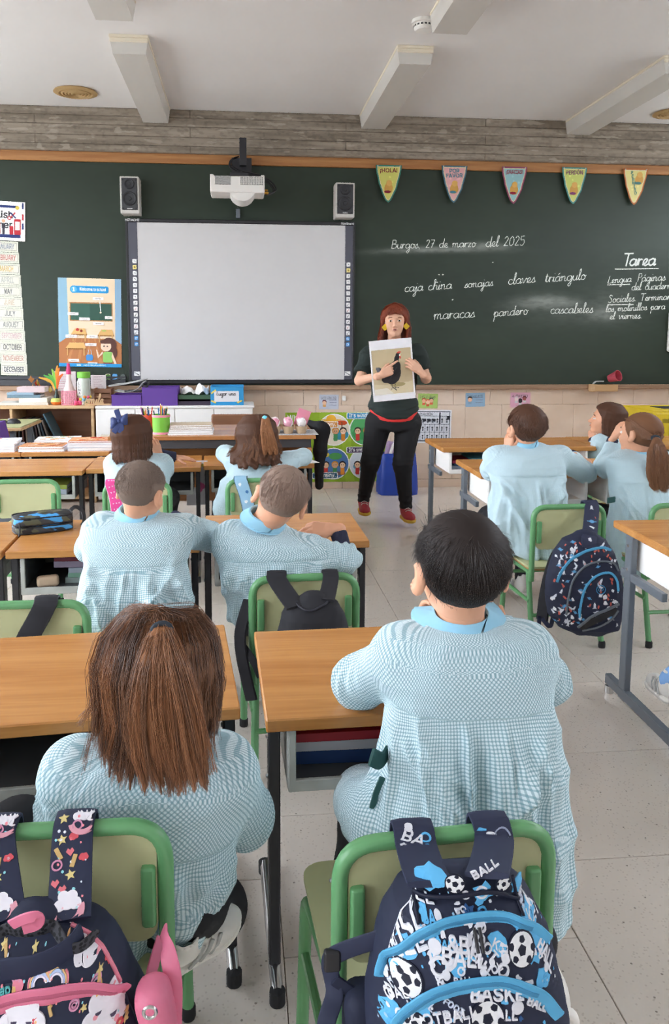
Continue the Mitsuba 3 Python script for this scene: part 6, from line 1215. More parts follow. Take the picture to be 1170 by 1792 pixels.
# second row
def b3_hair(k, C, R, s): hair_short(k, C, R, s, DUSK, t=.004, L=.012, n=7000, r=.0006, whorl=(0, -.06, .09), swirl=.4, lift=1.5, h=.005, seed=21, drop=.0)
student('child with close-cropped hair bending over the desk with the pencil case', A(246, 862, 2.56), (-.45, -.22, .1), .93,
    [(905, 205, 295, 2.58, .05), (918, 158, 345, 2.56, .085), (945, 146, 338, 2.53, .105), (985, 148, 328, 2.50, .115), (1035, 140, 330, 2.47, .125), (1080, 134, 332, 2.45, .13), (1125, 134, 335, 2.44, .13)],
    A(240, 918, 2.6), A(180, 930, 2.6), A(160, 956, 2.86), A(230, 930, 3.05), A(325, 930, 2.62), A(368, 938, 2.92), A(303, 905, 3.05), GREYB,
    hands=[dict(W=A(230, 930, 3.05), d=(.9, .3, 0), n=(0, 0, 1), right=False, s=.72, h=.005), dict(W=A(303, 905, 3.05), d=(-1, .2, 0), n=(0, 0, 1), right=True, s=.72, h=.005)],
    h=.006, hair=b3_hair, sleeve=.050, seed=14, pleat=[(-.345, -.09, -1), (-.325, .03, 1)], yoke=.085, smock=GINGHAM, legs=seat_legs(-.33, 2.5), collar=dict(up=.02, out=.004), foldk=1.25, cuff_l=.075)
put('person_002', 'pocket', mv(bx(-.03, .03, -.003, .003, -.008, .008, .002), A(322, 1060, 2.4), rz=.7), TEAL, 40, 'dark teal pocket trim')
def b4_hair(k, C, R, s): hair_short(k, C, R, s, GREYB, t=.005, L=.024, n=7000, r=.0006, whorl=(.015, -.055, .09), swirl=.8, lift=.7, h=.005, seed=25, drop=.0)
student('child with short brown hair tilting the head, elbow bent above the black backpack', A(490, 874, 2.56), (.0, -.12, .36), 1.04,
    [(912, 418, 490, 2.62, .05), (928, 395, 500, 2.62, .08), (950, 382, 552, 2.615, .1), (975, 382, 575, 2.615, .105), (1000, 388, 570, 2.61, .11), (1030, 395, 560, 2.61, .115), (1080, 402, 550, 2.61, .115)],
    A(455, 920, 2.6), A(406, 945, 2.62), A(405, 960, 2.86), A(440, 915, 3.03), A(540, 968, 2.60), A(604, 978, 2.62), A(592, 932, 2.66), GREYB,
    hands=[dict(W=A(440, 915, 3.03), d=(.8, .4, 0), n=(0, 0, 1), right=False, s=.72, h=.005), dict(W=A(582, 926, 2.66), d=(-.95, .0, .0), n=(.1, -.7, .7), right=True, s=.86, curl=(.12, .4, .5, .65), thumb=(.9, .2), h=.003)],
    h=.006, hair=b4_hair, sleeve=.050, seed=17, pleat=[(.105, .02, 1)], yoke=.1, smock=GINGHAM, legs=seat_legs(.13, 2.57), collar=dict(up=.012, out=.003), foldk=1.2, cuff_l=.075)

# the two girls of the front row
def g5_hair(k, C, R, s):
    rr = np.random.default_rng(31); G = fall_guides(C, R, s, np.linspace(-125, 125, 15), .016, A(230, 806, 4.4)[2], crown=(0, -.01, .112), flare=1.04, seed=4)
    hair_volume(k, [g[1:] for g in G], .015, BROWN, .007, cap=lambda P: cap_sdf(P, C, R, s, .02, .03), end=.6); curves(k, 'hair_strands', strand_set(G, 2600, .008, rr), .0009, .0006, BROWN[0])
    o = A(209, 738, 4.3); BOW = colmat('#35406c', .6)
    bw = []
    for sx in (-1, 1):
        U, V = np.meshgrid(np.linspace(0, 1, 12), np.linspace(-1, 1, 9)); bw.append(grid(np.stack([o[0]+sx*.045*U*1.0, o[1]-.012-.018*np.sin(U*3.1)*(1-V*V)+.004*V, o[2]+.004+V*(.006+.024*np.sin(U*1.9))+.02*U*sx*.6], -1), 12, 9))
    b = put(k, 'bow', cat(bw), BOW, True, 'dark blue hair bow'); put(b, 'knot', mv(trimesh.creation.icosphere(2, .011), o+[0, -.016, .004]), BOW, True)
    for P in ([o+[0, -.014, 0], o+[-.012, -.022, -.03], o+[-.03, -.02, -.055]], [o+[0, -.014, 0], o+[.012, -.02, -.03], o+[.005, -.02, -.058]], [o+[.004, -.012, .01], o+[-.006, -.01, .04], o+[-.014, -.008, .065]]): put(b, 'ribbon_end', tube(catmull(P, 5), 1, 8, flat=(.002, .014), up=(0, 1, 0)), BOW, 40)
student('child with straight dark hair and a blue bow, chin on one hand', A(233, 766, 4.4), (-.55, .05, -.08), 1.03,
    [(795, 205, 262, 4.42, .05), (808, 192, 296, 4.4, .085), (830, 186, 300, 4.38, .105), (870, 184, 290, 4.36, .115), (920, 182, 290, 4.34, .12)],
    A(235, 805, 4.42), A(200, 812, 4.42), A(200, 835, 4.62), A(250, 815, 4.8), A(285, 812, 4.46), A(289, 822, 4.66), A(279, 795, 4.56), BROWN,
    hands=[dict(W=A(305, 800, 4.85), d=(1, .05, -.12), n=(.1, -.2, 1), right=False, s=.78, curl=(.08, .1, .12, .15), h=.003), dict(W=A(279, 797, 4.56), d=(-.35, -.1, 1), n=(.3, -.9, .1), right=True, s=.78, curl=(.35, .4, .45, .5), h=.003)],
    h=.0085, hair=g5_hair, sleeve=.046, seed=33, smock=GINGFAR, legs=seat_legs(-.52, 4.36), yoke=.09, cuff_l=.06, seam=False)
put('person_004', 'sleeve_cuff', tube(np.array([A(272, 795, 4.83), A(290, 798, 4.84), A(307, 800, 4.85)]), [.04, .036, .031], 16), NAVY, 40, 'navy sweater sleeve lying on the desk')
def g6_hair(k, C, R, s):
    rr = np.random.default_rng(37); G = fall_guides(C, R, s, np.linspace(-120, 120, 17), .02, A(450, 806, 4.4)[2], crown=(.0, -.03, .108), flare=1.45, curl=.032, seed=6)
    hair_volume(k, [g[1:] for g in G], .02, BROWN, .007, cap=lambda P: cap_sdf(P, C, R, s, .02, .03), end=.7); curves(k, 'hair_strands', strand_set(G, 3600, .011, rr, .02, locks=130, wave=.014, ends=.1), .0007, .0006, LBROWN[0])
    tie = A(463, 732, 4.27); T_ = [np.array([tie+[0, .02, 0], tie+[a*.01+.004, -.012, -.005], tie+[a*.022+.008, -.02, -.06], tie+[a*.028+.02, -.015, -.12], tie+[a*.03+.03, .0, -.19]]) for a in (-1, -.5, 0, .5, 1)]
    put(k, 'pony_tail', nets(lambda P: np.minimum.reduce([rcone(P, a, b, .013, .012) for g in T_[::2] for a, b in zip(g[1:], g[2:])]), np.vstack(T_).min(0)-.03, np.vstack(T_).max(0)+.03, .006), COPPER[1], True, 'half-up pony tail')
    curves(k, 'tail_strands', strand_set(T_, 1200, .006, rr, .012), .001, .0006, COPPER[0])
    th_ = np.linspace(0, 2*np.pi, 20, endpoint=False); put(k, 'hair_tie', mv(trimesh.creation.icosphere(2, .016), tie+[0, -.008, 0]), colmat('#6cc0d2', .5), True, 'light blue hair tie')
student('child with wavy brown hair and a light blue hair tie leaning on the desk', A(450, 768, 4.42), (.0, -.1, -.06), 1.06,
    [(790, 425, 478, 4.44, .05), (803, 402, 516, 4.42, .085), (822, 402, 512, 4.4, .105), (860, 392, 508, 4.37, .115), (900, 384, 505, 4.35, .125), (930, 380, 505, 4.35, .13)],
    A(452, 802, 4.44), A(410, 808, 4.45), A(394, 794, 4.62), A(450, 800, 4.9), A(505, 808, 4.45), A(530, 800, 4.66), A(480, 800, 4.92), BROWN,
    hands=[dict(W=A(440, 805, 4.92), d=(.9, .2, 0), n=(0, 0, 1), right=False, s=.72, h=.005), dict(W=A(480, 800, 4.92), d=(-.9, .3, 0), n=(0, 0, 1), right=True, s=.72, h=.005)],
    h=.0085, hair=g6_hair, sleeve=.048, seed=39, smock=GINGFAR, legs=seat_legs(.12, 4.38), yoke=.09, seam=False, pleat=[(.12, -.1, -1)], skirt=Skirt([(A(400, 850, 4.4), A(388, 890, 4.3), .05, .05)]))

# the right side
def b7_hair(k, C, R, s): hair_short(k, C, R, s, BROWN, t=.010, L=.034, n=4500, r=.0009, whorl=(-.01, -.03, .105), swirl=.25, lift=.12, h=.006, seed=41, drop=.0, var=.3)
student('child with short brown hair leaning on a desk, behind the space-print backpack', A(919, 750, 3.72), (.22, .12, 0), 1.05,
    [(778, 888, 950, 3.74, .055), (792, 866, 975, 3.72, .085), (815, 858, 985, 3.7, .105), (860, 862, 988, 3.68, .115), (910, 858, 990, 3.66, .125), (965, 856, 995, 3.64, .13)],
    A(918, 786, 3.74), A(868, 802, 3.74), A(860, 822, 3.86), A(888, 790, 3.74), A(978, 800, 3.76), A(1024, 828, 4.0), A(1000, 795, 4.25), BROWN,
    hands=[dict(W=A(888, 790, 3.72), d=(.15, .12, 1), n=(-.8, -.6, .1), right=False, s=.78, curl=(.3, .35, .4, .45), h=.003), dict(W=A(1022, 806, 4.15), d=(-.45, .1, .25), n=(.2, -.5, .8), right=True, s=.75, curl=(.4, .45, .5, .6), h=.003)],
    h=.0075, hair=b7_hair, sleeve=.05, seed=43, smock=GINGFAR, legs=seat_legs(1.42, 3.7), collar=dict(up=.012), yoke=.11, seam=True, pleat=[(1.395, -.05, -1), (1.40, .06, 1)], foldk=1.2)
def g8_hair(k, C, R, s):
    rr = np.random.default_rng(47); G = fall_guides(C, R, s, np.linspace(-105, 105, 13), .012, C[2]-.1, crown=(0, .02, .11), flare=.92, seed=8)
    hair_volume(k, [g[1:] for g in G], .013, BROWN, .006, cap=lambda P: cap_sdf(P, C, R, s, .016, .02, -.002), end=.5); curves(k, 'hair_strands', strand_set(G, 2600, .006, rr), .0009, .0006, BROWN[0])
student('child with dark hair looking up to the left in profile beside the yellow box', A(1061, 736, 5.05), (1.15, .2, -.1), 1.03,
    [(762, 1035, 1085, 5.06, .05), (772, 1038, 1098, 5.04, .08), (800, 1034, 1105, 5.02, .1), (850, 1032, 1108, 5., .11)],
    A(1062, 768, 5.06), A(1050, 775, 4.98), A(1044, 798, 5.05), A(1036, 770, 5.2), A(1085, 775, 5.1), A(1092, 800, 5.15), A(1060, 790, 5.3), BROWN,
    hands=[dict(W=A(1038, 775, 5.22), d=(-.2, .1, 1), n=(-.7, -.7, 0), right=False, s=.75, curl=(.5, .5, .5, .5), h=.005), dict(W=A(1060, 790, 5.3), d=(-.9, .3, 0), n=(0, 0, 1), right=True, s=.72, h=.005)],
    h=.006, hair=g8_hair, sleeve=.046, seed=49, smock=GINGFAR, legs=seat_legs(2.45, 4.98, kn=.3, ft=.3), yoke=.1, seam=False)
def g9_hair(k, C, R, s):
    rr = np.random.default_rng(53); tie = A(1146, 768, 3.65); cap = put(k, 'hair', nets(lambda P: cap_sdf(P, C, R, s, .006, .06), C-.14, C+.14, .005), LBROWN[1], True)
    up = []
    for az in np.linspace(-150, 150, 21):
        a = math.radians(az); up.append(np.array([C+R@((CRAN_C+(CRAN_R+.012)*np.array([math.sin(q)*math.sin(a), -math.sin(q)*math.cos(a), math.cos(q)]))*s) for q in ((1.95, 1.5, .9, .4) if abs(az) < 75 else (1.5, 1.2, .8, .4) if abs(az) < 100 else (1.05, .8, .5, .2))]))
    def to_tie(g):
        q = [g[0]]
        for t in (.3, .6, .85):
            p = g[0]*(1-t)+tie*t; e = ((p-C)@R/s-CRAN_C)/(CRAN_R+.014); kk = np.linalg.norm(e); q.append(C+R@((CRAN_C+e/min(kk, 1.)*(CRAN_R+.014))*s) if kk < 1 else p)
        return np.array(q+[tie])
    curves(k, 'hair_strands', strand_set([to_tie(g) for g in up], 2600, .003, rr), .0008, .0007, LBROWN[0], flat=False, n=6)
    T_ = [np.array([tie+[0, .02, 0], tie+[a*.008, -.014, -.004], tie+[a*.04, -.03, -.06], tie+[a*.05+.010, -.028, -.14], tie+[a*.042+.02, -.02, -.22], tie+[a*.014+.03, -.015, -.275]]) for a in (-1, -.6, -.2, .2, .6, 1)]
    put(k, 'pony_tail', nets(lambda P: np.minimum.reduce([rcone(P, a, b, .014, .012) for g in T_[::2] for a, b in zip(g[1:], g[2:])]), np.vstack(T_).min(0)-.03, np.vstack(T_).max(0)+.03, .006), LBROWN[1], True, 'long pony tail')
    curves(k, 'tail_strands', strand_set(T_, 2600, .007, rr, .008), .0008, .0005, LBROWN[0])
    th_ = np.linspace(0, 2*np.pi, 20, endpoint=False); put(k, 'hair_tie', tube(np.stack([tie[0]+.018*np.cos(th_), tie[1]-.004+.008*np.sin(th_), tie[2]+.003+.009*np.sin(th_)], -1), .007, 8, closed=True), TIEM, True, 'black hair tie')
student('child with a long low pony tail and one elbow on the desk', A(1119, 762, 3.78), (.5, .05, .12), 1.05,
    [(790, 1090, 1150, 3.78, .05), (803, 1072, 1172, 3.76, .085), (830, 1066, 1180, 3.74, .105), (870, 1072, 1182, 3.72, .115), (920, 1066, 1186, 3.7, .125), (1000, 1062, 1190, 3.68, .135)],
    A(1120, 800, 3.78), A(1085, 812, 3.78), A(1056, 818, 3.98), A(1072, 768, 4.02), A(1165, 812, 3.8), A(1192, 832, 3.98), A(1180, 810, 4.2), LBROWN,
    hands=[dict(W=A(1074, 765, 4.0), d=(.35, -.3, .8), n=(-.7, -.3, .3), right=False, s=.78, curl=(.4, .45, .5, .5), h=.003), dict(W=A(1180, 810, 4.2), d=(-.8, .4, 0), n=(0, 0, 1), right=True, s=.75, h=.005)],
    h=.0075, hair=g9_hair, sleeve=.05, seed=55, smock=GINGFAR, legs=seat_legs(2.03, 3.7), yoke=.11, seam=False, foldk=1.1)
put('person_008', 'pocket', mv(bx(-.03, .03, -.003, .003, -.014, .014, .002), A(1069, 875, 3.6), rz=.5), TEAL, 40, 'dark teal pocket trim')

# two children of whom the picture shows only a leg
def hidden_hair(k, C, R, s): hair_short(k, C, R, s, BROWN, t=.014, L=.03, n=600, r=.0015, h=.008, seed=61, drop=.03)
def rowsxyz(x, y): return [tuple()]
def student_at(label, x, y, legs, trous, seed):
    J = lambda px: None
    k = thing('person', label, 'person'); skin = SKIN; parent_skin[k] = skin; C = np.array([x, y+.02, .92]); R = rotm(0, 0, 0); neck = np.array([x, y, .81]); H = np.array([x, y-.02, .46])
    arms = [[np.array([x+s_*.125, y, .765]), np.array([x+s_*.2, y+.14, .62]), np.array([x+s_*.08, y+.34, .69])] for s_ in (-1, 1)]
    def body(P):
        d = head_sdf(P, C, R, 1.); d = smin(d, rcone(P, C+[0, -.02, -.05], neck, .038, .043), .02); d = smin(d, rcone(P, neck-[0, 0, .03], H, .05, .085), .04)
        for a, b, c in arms: d = smin(d, smin(rcone(P, a, b, .036, .03), rcone(P, b, c, .03, .022), .02), .03)
        for L in legs: d = smin(d, smin(rcone(P, L[0], L[1], .06, .045), rcone(P, L[1], L[2], .045, .03), .03), .03)
        return d
    pts = np.vstack([C+.13, C-.13]+[q for a in arms for q in a]+[q for L in legs for q in L[:3]]); hm_ = [hand_mesh(W=a[2], d=(-s_*.8, .5, 0), n=(0, 0, 1), right=s_ > 0, s=.75, h=.005) for a, s_ in zip(arms, (-1, 1))]
    put(k, 'body', cat([nets(body, pts.min(0)-.08, pts.max(0)+.08, .010)]+hm_), skin, True); eyes(k, C, R, 1., brow=BROWN[1]); mouth(k, C, R, 1.); hidden_hair(k, C, R, 1.)
    def sm(P):
        d = smin(ell(P, (x, y, .64), (.165, .115, .2)), ell(P, (x, y-.01, .48), (.19, .15, .14)), .06); d = smin(d, rcone(P, arms[0][0], arms[1][0], .05, .05), .05)
        for a, b, c in arms: d = smin(d, smin(rcone(P, a, b, .054, .05), rcone(P, b, b+(c-b)*.8, .05, .038), .02), .03)
        for L in legs: d = smin(d, rcone(P, L[0]+[0, 0, .01], L[0]*.45+L[1]*.55+[0, 0, .02], .095, .08), .03)
        return smax(d, P[:, 2]-.815, .02)
    m = nets(sm, pts.min(0)-.12, pts.max(0)+.12, .0095); put(k, 'smock', m, GINGHAM, True, uv=np.c_[m.vertices[:, 0]+m.vertices[:, 1]*.7, m.vertices[:, 2]+m.vertices[:, 1]]+3)
    for L in legs:
        q = np.array(L[:3]); put(k, 'trouser_leg', nets(lambda P: smin(rcone(P, L[0], L[1], .072, .058), rcone(P, L[1], L[2], .056, .042), .03), q.min(0)-.09, q.max(0)+.09, .011), trous, True); shoe(k, L[2], L[3])
    return k
LBLUE = mat('light_blue_trousers', '#7fa8da', .8); 
q = A(1166, 1125, 2.62); e = A(1174, 1190, 2.66)
student_at('child at the right edge of whom only a light blue trouser leg shows', 1.78, 2.05, [[np.array([1.72, 2.05, .47]), np.array([1.70, 2.42, .44]), e+[.0, .0, .0], e+[.0, .2, -.05]], [np.array([1.86, 2.05, .47]), np.array([1.9, 2.42, .44]), np.array([1.9, 2.5, .1]), np.array([1.9, 2.7, .05])]], LBLUE, 1)
q = A(62, 1425, 1.42)
student_at('child at the left edge of whom only a dark knee shows', -.78, 1.12, [[np.array([-.85, 1.12, .47]), np.array([-.88, 1.48, .45]), np.array([-.88, 1.5, .1]), np.array([-.88, 1.7, .05])], [np.array([-.70, 1.14, .47]), np.array([q[0]-.035, q[1]+.02, q[2]-.045]), np.array([q[0]-.05, q[1]+.1, .1]), np.array([q[0]-.04, q[1]+.3, .05])]], TROUS, 2)

# ------------------------------------------------------------------ the teacher
TSHIRT = mat('dark_green_cotton', '#1f2a27', .85, sheen=.2); REDW = mat('red_waist', '#d23330', .75); LEGG = mat('black_leggings', '#0d0d11', .8); SHOER = mat('red_trainer', '#a02f38', .6)
def teacher():
    k = thing('person', 'woman with auburn hair in dark green shirt and black leggings showing a hen picture', 'person'); parent_skin[k] = SKINP
    s = 1.08; C = A(690, 563, 5.83); R = rotm(math.pi-.16, .02, .02); YT = 5.85
    neck = A(690, 598, 5.87); hipL, hipR = A(662, 738, 5.88), A(714, 738, 5.88); knL, knR = A(648, 808, 5.88), A(704, 812, 5.80); anL, anR = A(636, 872, 5.98), A(710, 884, 5.78)
    shL, shR = A(645, 622, 5.88), A(730, 618, 5.88); elL, elR = A(629, 666, 5.80), A(745, 662, 5.82); wrL, wrR = A(666, 657, 5.555), A(737, 652, 5.565)
    chest, waist, hip = A(688, 640, 5.88), A(688, 690, 5.88), A(688, 728, 5.88)
    def body(P):
        d = head_sdf(P, C, R, s, 1.); d = smin(d, rcone(P, C+[0, .0, -.07], neck, .047, .05), .02); d = smin(d, rcone(P, neck-[0, 0, .05], chest, .06, .105), .05); d = smin(d, rcone(P, chest, hip+[0, 0, .06], .1, .10), .06)
        for a, b, c in ((shL, elL, wrL), (shR, elR, wrR)): d = smin(d, smin(rcone(P, a, b, .046, .037), rcone(P, b, c, .037, .024), .02), .035)
        for a, b, c in ((hipL, knL, anL), (hipR, knR, anR)): d = smin(d, smin(rcone(P, a, b, .08, .055), rcone(P, b, c, .055, .034), .03), .02)
        return d
    pts = np.array([C+.14, C-.14, anL, anR, elL, elR, wrL, wrR]); m = cat(nets(lambda P: smax(body(P), P[:, 2]-neck[2]-.02, .001), pts.min(0)-.12, pts.max(0)+.12, .0085), nets(lambda P: smax(body(P), neck[2]+.008-P[:, 2], .001), np.r_[C[:2]-.14, neck[2]], C+.16, .0036))
    h1 = hand_mesh(W=wrL, d=(.9, -.0, .5), n=(.1, -.95, .2), right=True, s=.98, curl=(.06, 1.15, 1.25, 1.3), thumb=(.35, .35), h=.003, wr=.021)
    h2 = hand_mesh(W=wrR, d=(-.75, .0, .62), n=(.2, -.95, .1), right=False, s=.98, curl=(.42, .45, .5, .55), thumb=(.5, .5), h=.003, wr=.024)
    put(k, 'body', cat(m, h1, h2), SKINP, True); eyes(k, C, R, s, '#3a2c20', brow=colmat('#6a3a28')); mouth(k, C, R, s, .35, 1.)
    def shirt(P):
        z = P[:, 2]; Z = [waist[2]-.16, waist[2]-.1, waist[2], chest[2], shL[2]+.02, neck[2]]; a = np.interp(z, Z, [.186, .188, .168, .172, .16, .06]); b = np.interp(z, Z, [.146, .147, .122, .125, .10, .06])
        x = P[:, 0]-np.interp(z, Z, [hip[0]]*2+[waist[0], chest[0], chest[0], neck[0]]); y = P[:, 1]-np.interp(z, Z, [hip[1]]*2+[5.88]*4); g = ((np.abs(x)/a)**2.3+(np.abs(y)/b)**2.3)**(1/2.3); d = (g-1)*np.minimum(a, b)*.9
        d = smax(d, (z-neck[2]+.012), .03); d = smin(d, rcone(P, shL+[.02, 0, -.005], shR+[-.02, 0, -.005], .058, .058), .04)
        for a_, b_ in ((shL, elL), (shR, elR)): q = a_+(b_-a_)*.72; e = rcone(P, a_, q, .066, .062); e = smax(e, (P-q)@ln(b_-a_).astype(np.float32), .004); d = smin(d, e, .03)
        d = smax(d, -rcone(P, neck+[0, -.01, -.01], C, .058, .06), .012)
        zh = hip[2]-.0+.05*np.abs((P[:, 0]-hip[0])/.17)**2-.01
        return smax(d, zh-z, .006)
    M = nets(shirt, np.array([elL[0]-.06, 5.6, hip[2]-.1]), np.array([elR[0]+.06, 6.1, neck[2]+.06]), .006); n = vnorm(M)
    q = M.vertices*[6, 6, 13]; M.vertices = M.vertices+n*((.014*(1-np.abs(meshkit.noise(q+3, 4)-.5)*2)**2.5-.005)+.006*np.sin(M.vertices[:, 2]*95+6*meshkit.noise(M.vertices*7, 2))*np.exp(-((M.vertices[:, 2]-hip[2]-.07)/.05)**2))[:, None]
    put(k, 'shirt', M, TSHIRT, True)
    def red(P):
        z = P[:, 2]; a, b = .176, .136; g = ((np.abs(P[:, 0]-hip[0])/a)**2.3+(np.abs(P[:, 1]-hip[1])/b)**2.3)**(1/2.3); d = (g-1)*b*.9; c = .045*((P[:, 0]-hip[0])/.17)**2
        return smax(smax(d, z-(hip[2]+.05+c*1.2), .006), hip[2]-.035+c*.6-z, .006)
    put(k, 'waistband', nets(red, hip-.24, hip+.24, .006), REDW, True, 'red hem under the shirt')
    def legg(P):
        z = P[:, 2]; g = ((np.abs(P[:, 0]-hip[0])/.173)**2.3+(np.abs(P[:, 1]-hip[1])/.132)**2.3)**(1/2.3); d = smax((g-1)*.12, np.maximum(z-hip[2]-.03, hip[2]-.115+.25*np.abs(P[:, 0]-hip[0])-z), .02)
        for a, b, c in ((hipL, knL, anL), (hipR, knR, anR)): d = smin(d, smin(rcone(P, a+[0, 0, -.01], b, .102, .07), rcone(P, b, c-[0, 0, .0], .068, .047), .03), .025)
        return smax(d, anL[2]-.055-z, .01)
    M = nets(legg, np.array([anL[0]-.14, 5.55, .0]), np.array([anR[0]+.16, 6.15, hip[2]+.08]), .007); n = vnorm(M); kz = np.exp(-((M.vertices[:, 2]-.14)/.1)**2)+.4*np.exp(-((M.vertices[:, 2]-knL[2])/.1)**2)
    M.vertices = M.vertices+n*(.004*np.sin(M.vertices[:, 2]*150+8*meshkit.noise(M.vertices*9, 3))*kz)[:, None]; put(k, 'leggings', M, LEGG, True)
    YELS = colmat('#c9a23c')
    shoe(k, anL+[0, .0, -.012], anL+[-.02, -.3, -.05], c=SHOER, s=1.12, sole=YELS, h=.0065); shoe(k, anR+[0, .0, -.012], anR+[.02, -.3, -.05], c=SHOER, s=1.12, sole=YELS, h=.0065)
    # hair: fringe and long falls
    rr = np.random.default_rng(71); cap = lambda P: cap_sdf(P, C, R, s, .010, .02)
    G = fall_guides(C, R, s, np.linspace(-104, 104, 15), .012, A(690, 606, 5.9)[2], crown=(.0, .0, .112), flare=1.22, curl=.014, seed=9, pol=(35, 62, 86, 104))
    hair_volume(k, [g[2:] for g in G], .010, AUBURN, .0065, cap=cap, end=.6); curves(k, 'hair_strands', strand_set(G, 3200, .009, rr, .012, locks=110, wave=.006, ends=.1), .0011, .0007, AUBURN[0])
    F = []
    for x in np.linspace(-.05, .05, 11):
        P = [np.array([x*.25, .01, .112]), np.array([x*.7, .058, .095]), np.array([x*.95, .084, .066]), np.array([x*1.05, .0905-abs(x)*.30, .050-abs(x)*.30])]; F.append(np.array([C+R@(p*s) for p in P]))
    put(k, 'fringe', cat([tube(catmull(f, 5), np.linspace(.008, .0025, 16), 8) for f in F]), AUBURN[1], True); curves(k, 'fringe_strands', strand_set(F, 900, .003, rr), .0011, .0006, AUBURN[0])
    for px, py in ((672.5, 573), (709.5, 571)):
        o = A(px, py, C[1]-.03); e = put(k, 'earring', mv(bx(-.019, .019, -.003, .003, -.019, .019, .003), o+[0, -.02, -.0], ry=math.pi/4), colmat('#d9b52c', .35), False, 'square yellow earring hung by its corner'); put(e, 'hook', tube(catmull([o+[0, -.018, .022], o+[0, -.012, .036], o+[0, -.0, .034]], 4), .0016, 6), CHROME)
    return k
teacher()
# the sheet she holds
TL, TR, BL = A(645, 597.5, 5.60), A(719.5, 590.5, 5.60), A(653.5, 704, 5.60)
U = TR-TL; w = np.linalg.norm(U); U /= w; V = TL-BL; h = np.linalg.norm(V); V = V/h; V = ln(V-U*(U@V)); f = Flat(.0006/1); hh = h/w
def hen(f):
    f.rect(.04, .15, .96, hh-.22, '#bfae8c'); f.poly([(.04, .15), (.96, .15), (.96, .42), (.5, .36), (.04, .4)], '#cdbf9f'); f.poly([(.04, .15), (.5, .15), (.35, .3), (.04, .28)], '#d9d2c2'); f.circ(.6, .36, .18, '#a39468', .05)
    f.circ(.5, .62, .19, '#2b292b', .25, -18); f.circ(.56, .74, .13, '#252426', .18, -25); f.circ(.36, .52, .13, '#2f2c2f', .1, 20); f.circ(.22, .68, .06, '#54565c', .12, 25); f.circ(.17, .72, .04, '#6d7078', .09, 30); f.poly([(.24, .58), (.36, .6), (.3, .72), (.2, .76)], '#34343a')
    f.circ(.62, .96, .055, '#242326', .11, -20); f.circ(.655, 1.04, .055, '#28272a', .05); f.circ(.70, 1.035, .022, '#e6e2da'); f.circ(.68, 1.1, .05, '#c9574a', .022, 10); f.circ(.70, .985, .02, '#c9574a', .035); f.poly([(.71, 1.05), (.75, 1.03), (.71, 1.02)], '#b59a5a')
    f.line([(.46, .4), (.47, .31), (.55, .24)], .014, '#4d4a48'); f.line([(.54, .39), (.53, .3), (.62, .28)], .014, '#4d4a48'); f.line([(.47, .31), (.44, .25)], .012, '#4d4a48'); f.line([(.53, .3), (.56, .22)], .012, '#4d4a48')
    for i in range(8): f.line([(.42+.02*i, .5+.03*i), (.47+.02*i, .56+.03*i)], .008, '#45424a')
f.add(sg.box(0, 0, 1, hh), '#e4e3e6'); f.m[0].vertices[:, 2] = np.where(f.m[0].vertices[:, 2] > .0009, 0, -.004); f.lift = .0012; hen(f); m, c = f.build(np.zeros(3), (1, 0, 0), (0, 1, 0)); m.vertices *= w
k = thing('picture_sheet', 'white sheet with a picture of a black hen held up by the teacher', 'picture'); own(k, orient(m, BL, U, V), PRINT, False, color=c)
# black jacket at the corner of the teacher desk, hung over the chair behind it
def jack(P):
    a = [A(548, 738, 6.05), A(566, 748, 5.95), A(560, 790, 5.9), A(558, 850, 5.9)]; d = None
    for p, q, r0, r1 in ((a[0]-[.05, 0, .03], a[1]-[.02, 0, .02], .05, .06), (a[1]-[.02, 0, .02], a[2]-[.0, 0, 0], .06, .045), (a[2], a[3], .045, .028)): e = rcone(P, p, q, r0, r1); d = e if d is None else smin(d, e, .04)
    return d
M = nets(jack, A(520, 870, 5.9)-[0, .15, .1], A(575, 730, 6.1)+[.06, .12, .08], .007); n = vnorm(M); M.vertices = M.vertices+n*(.016*(meshkit.fbm(M.vertices*[14, 14, 7], 3, 2)-.5))[:, None]
k = thing('jacket', 'black jacket hanging over the right corner of the teacher desk', 'jacket'); own(k, M, JACK, True)

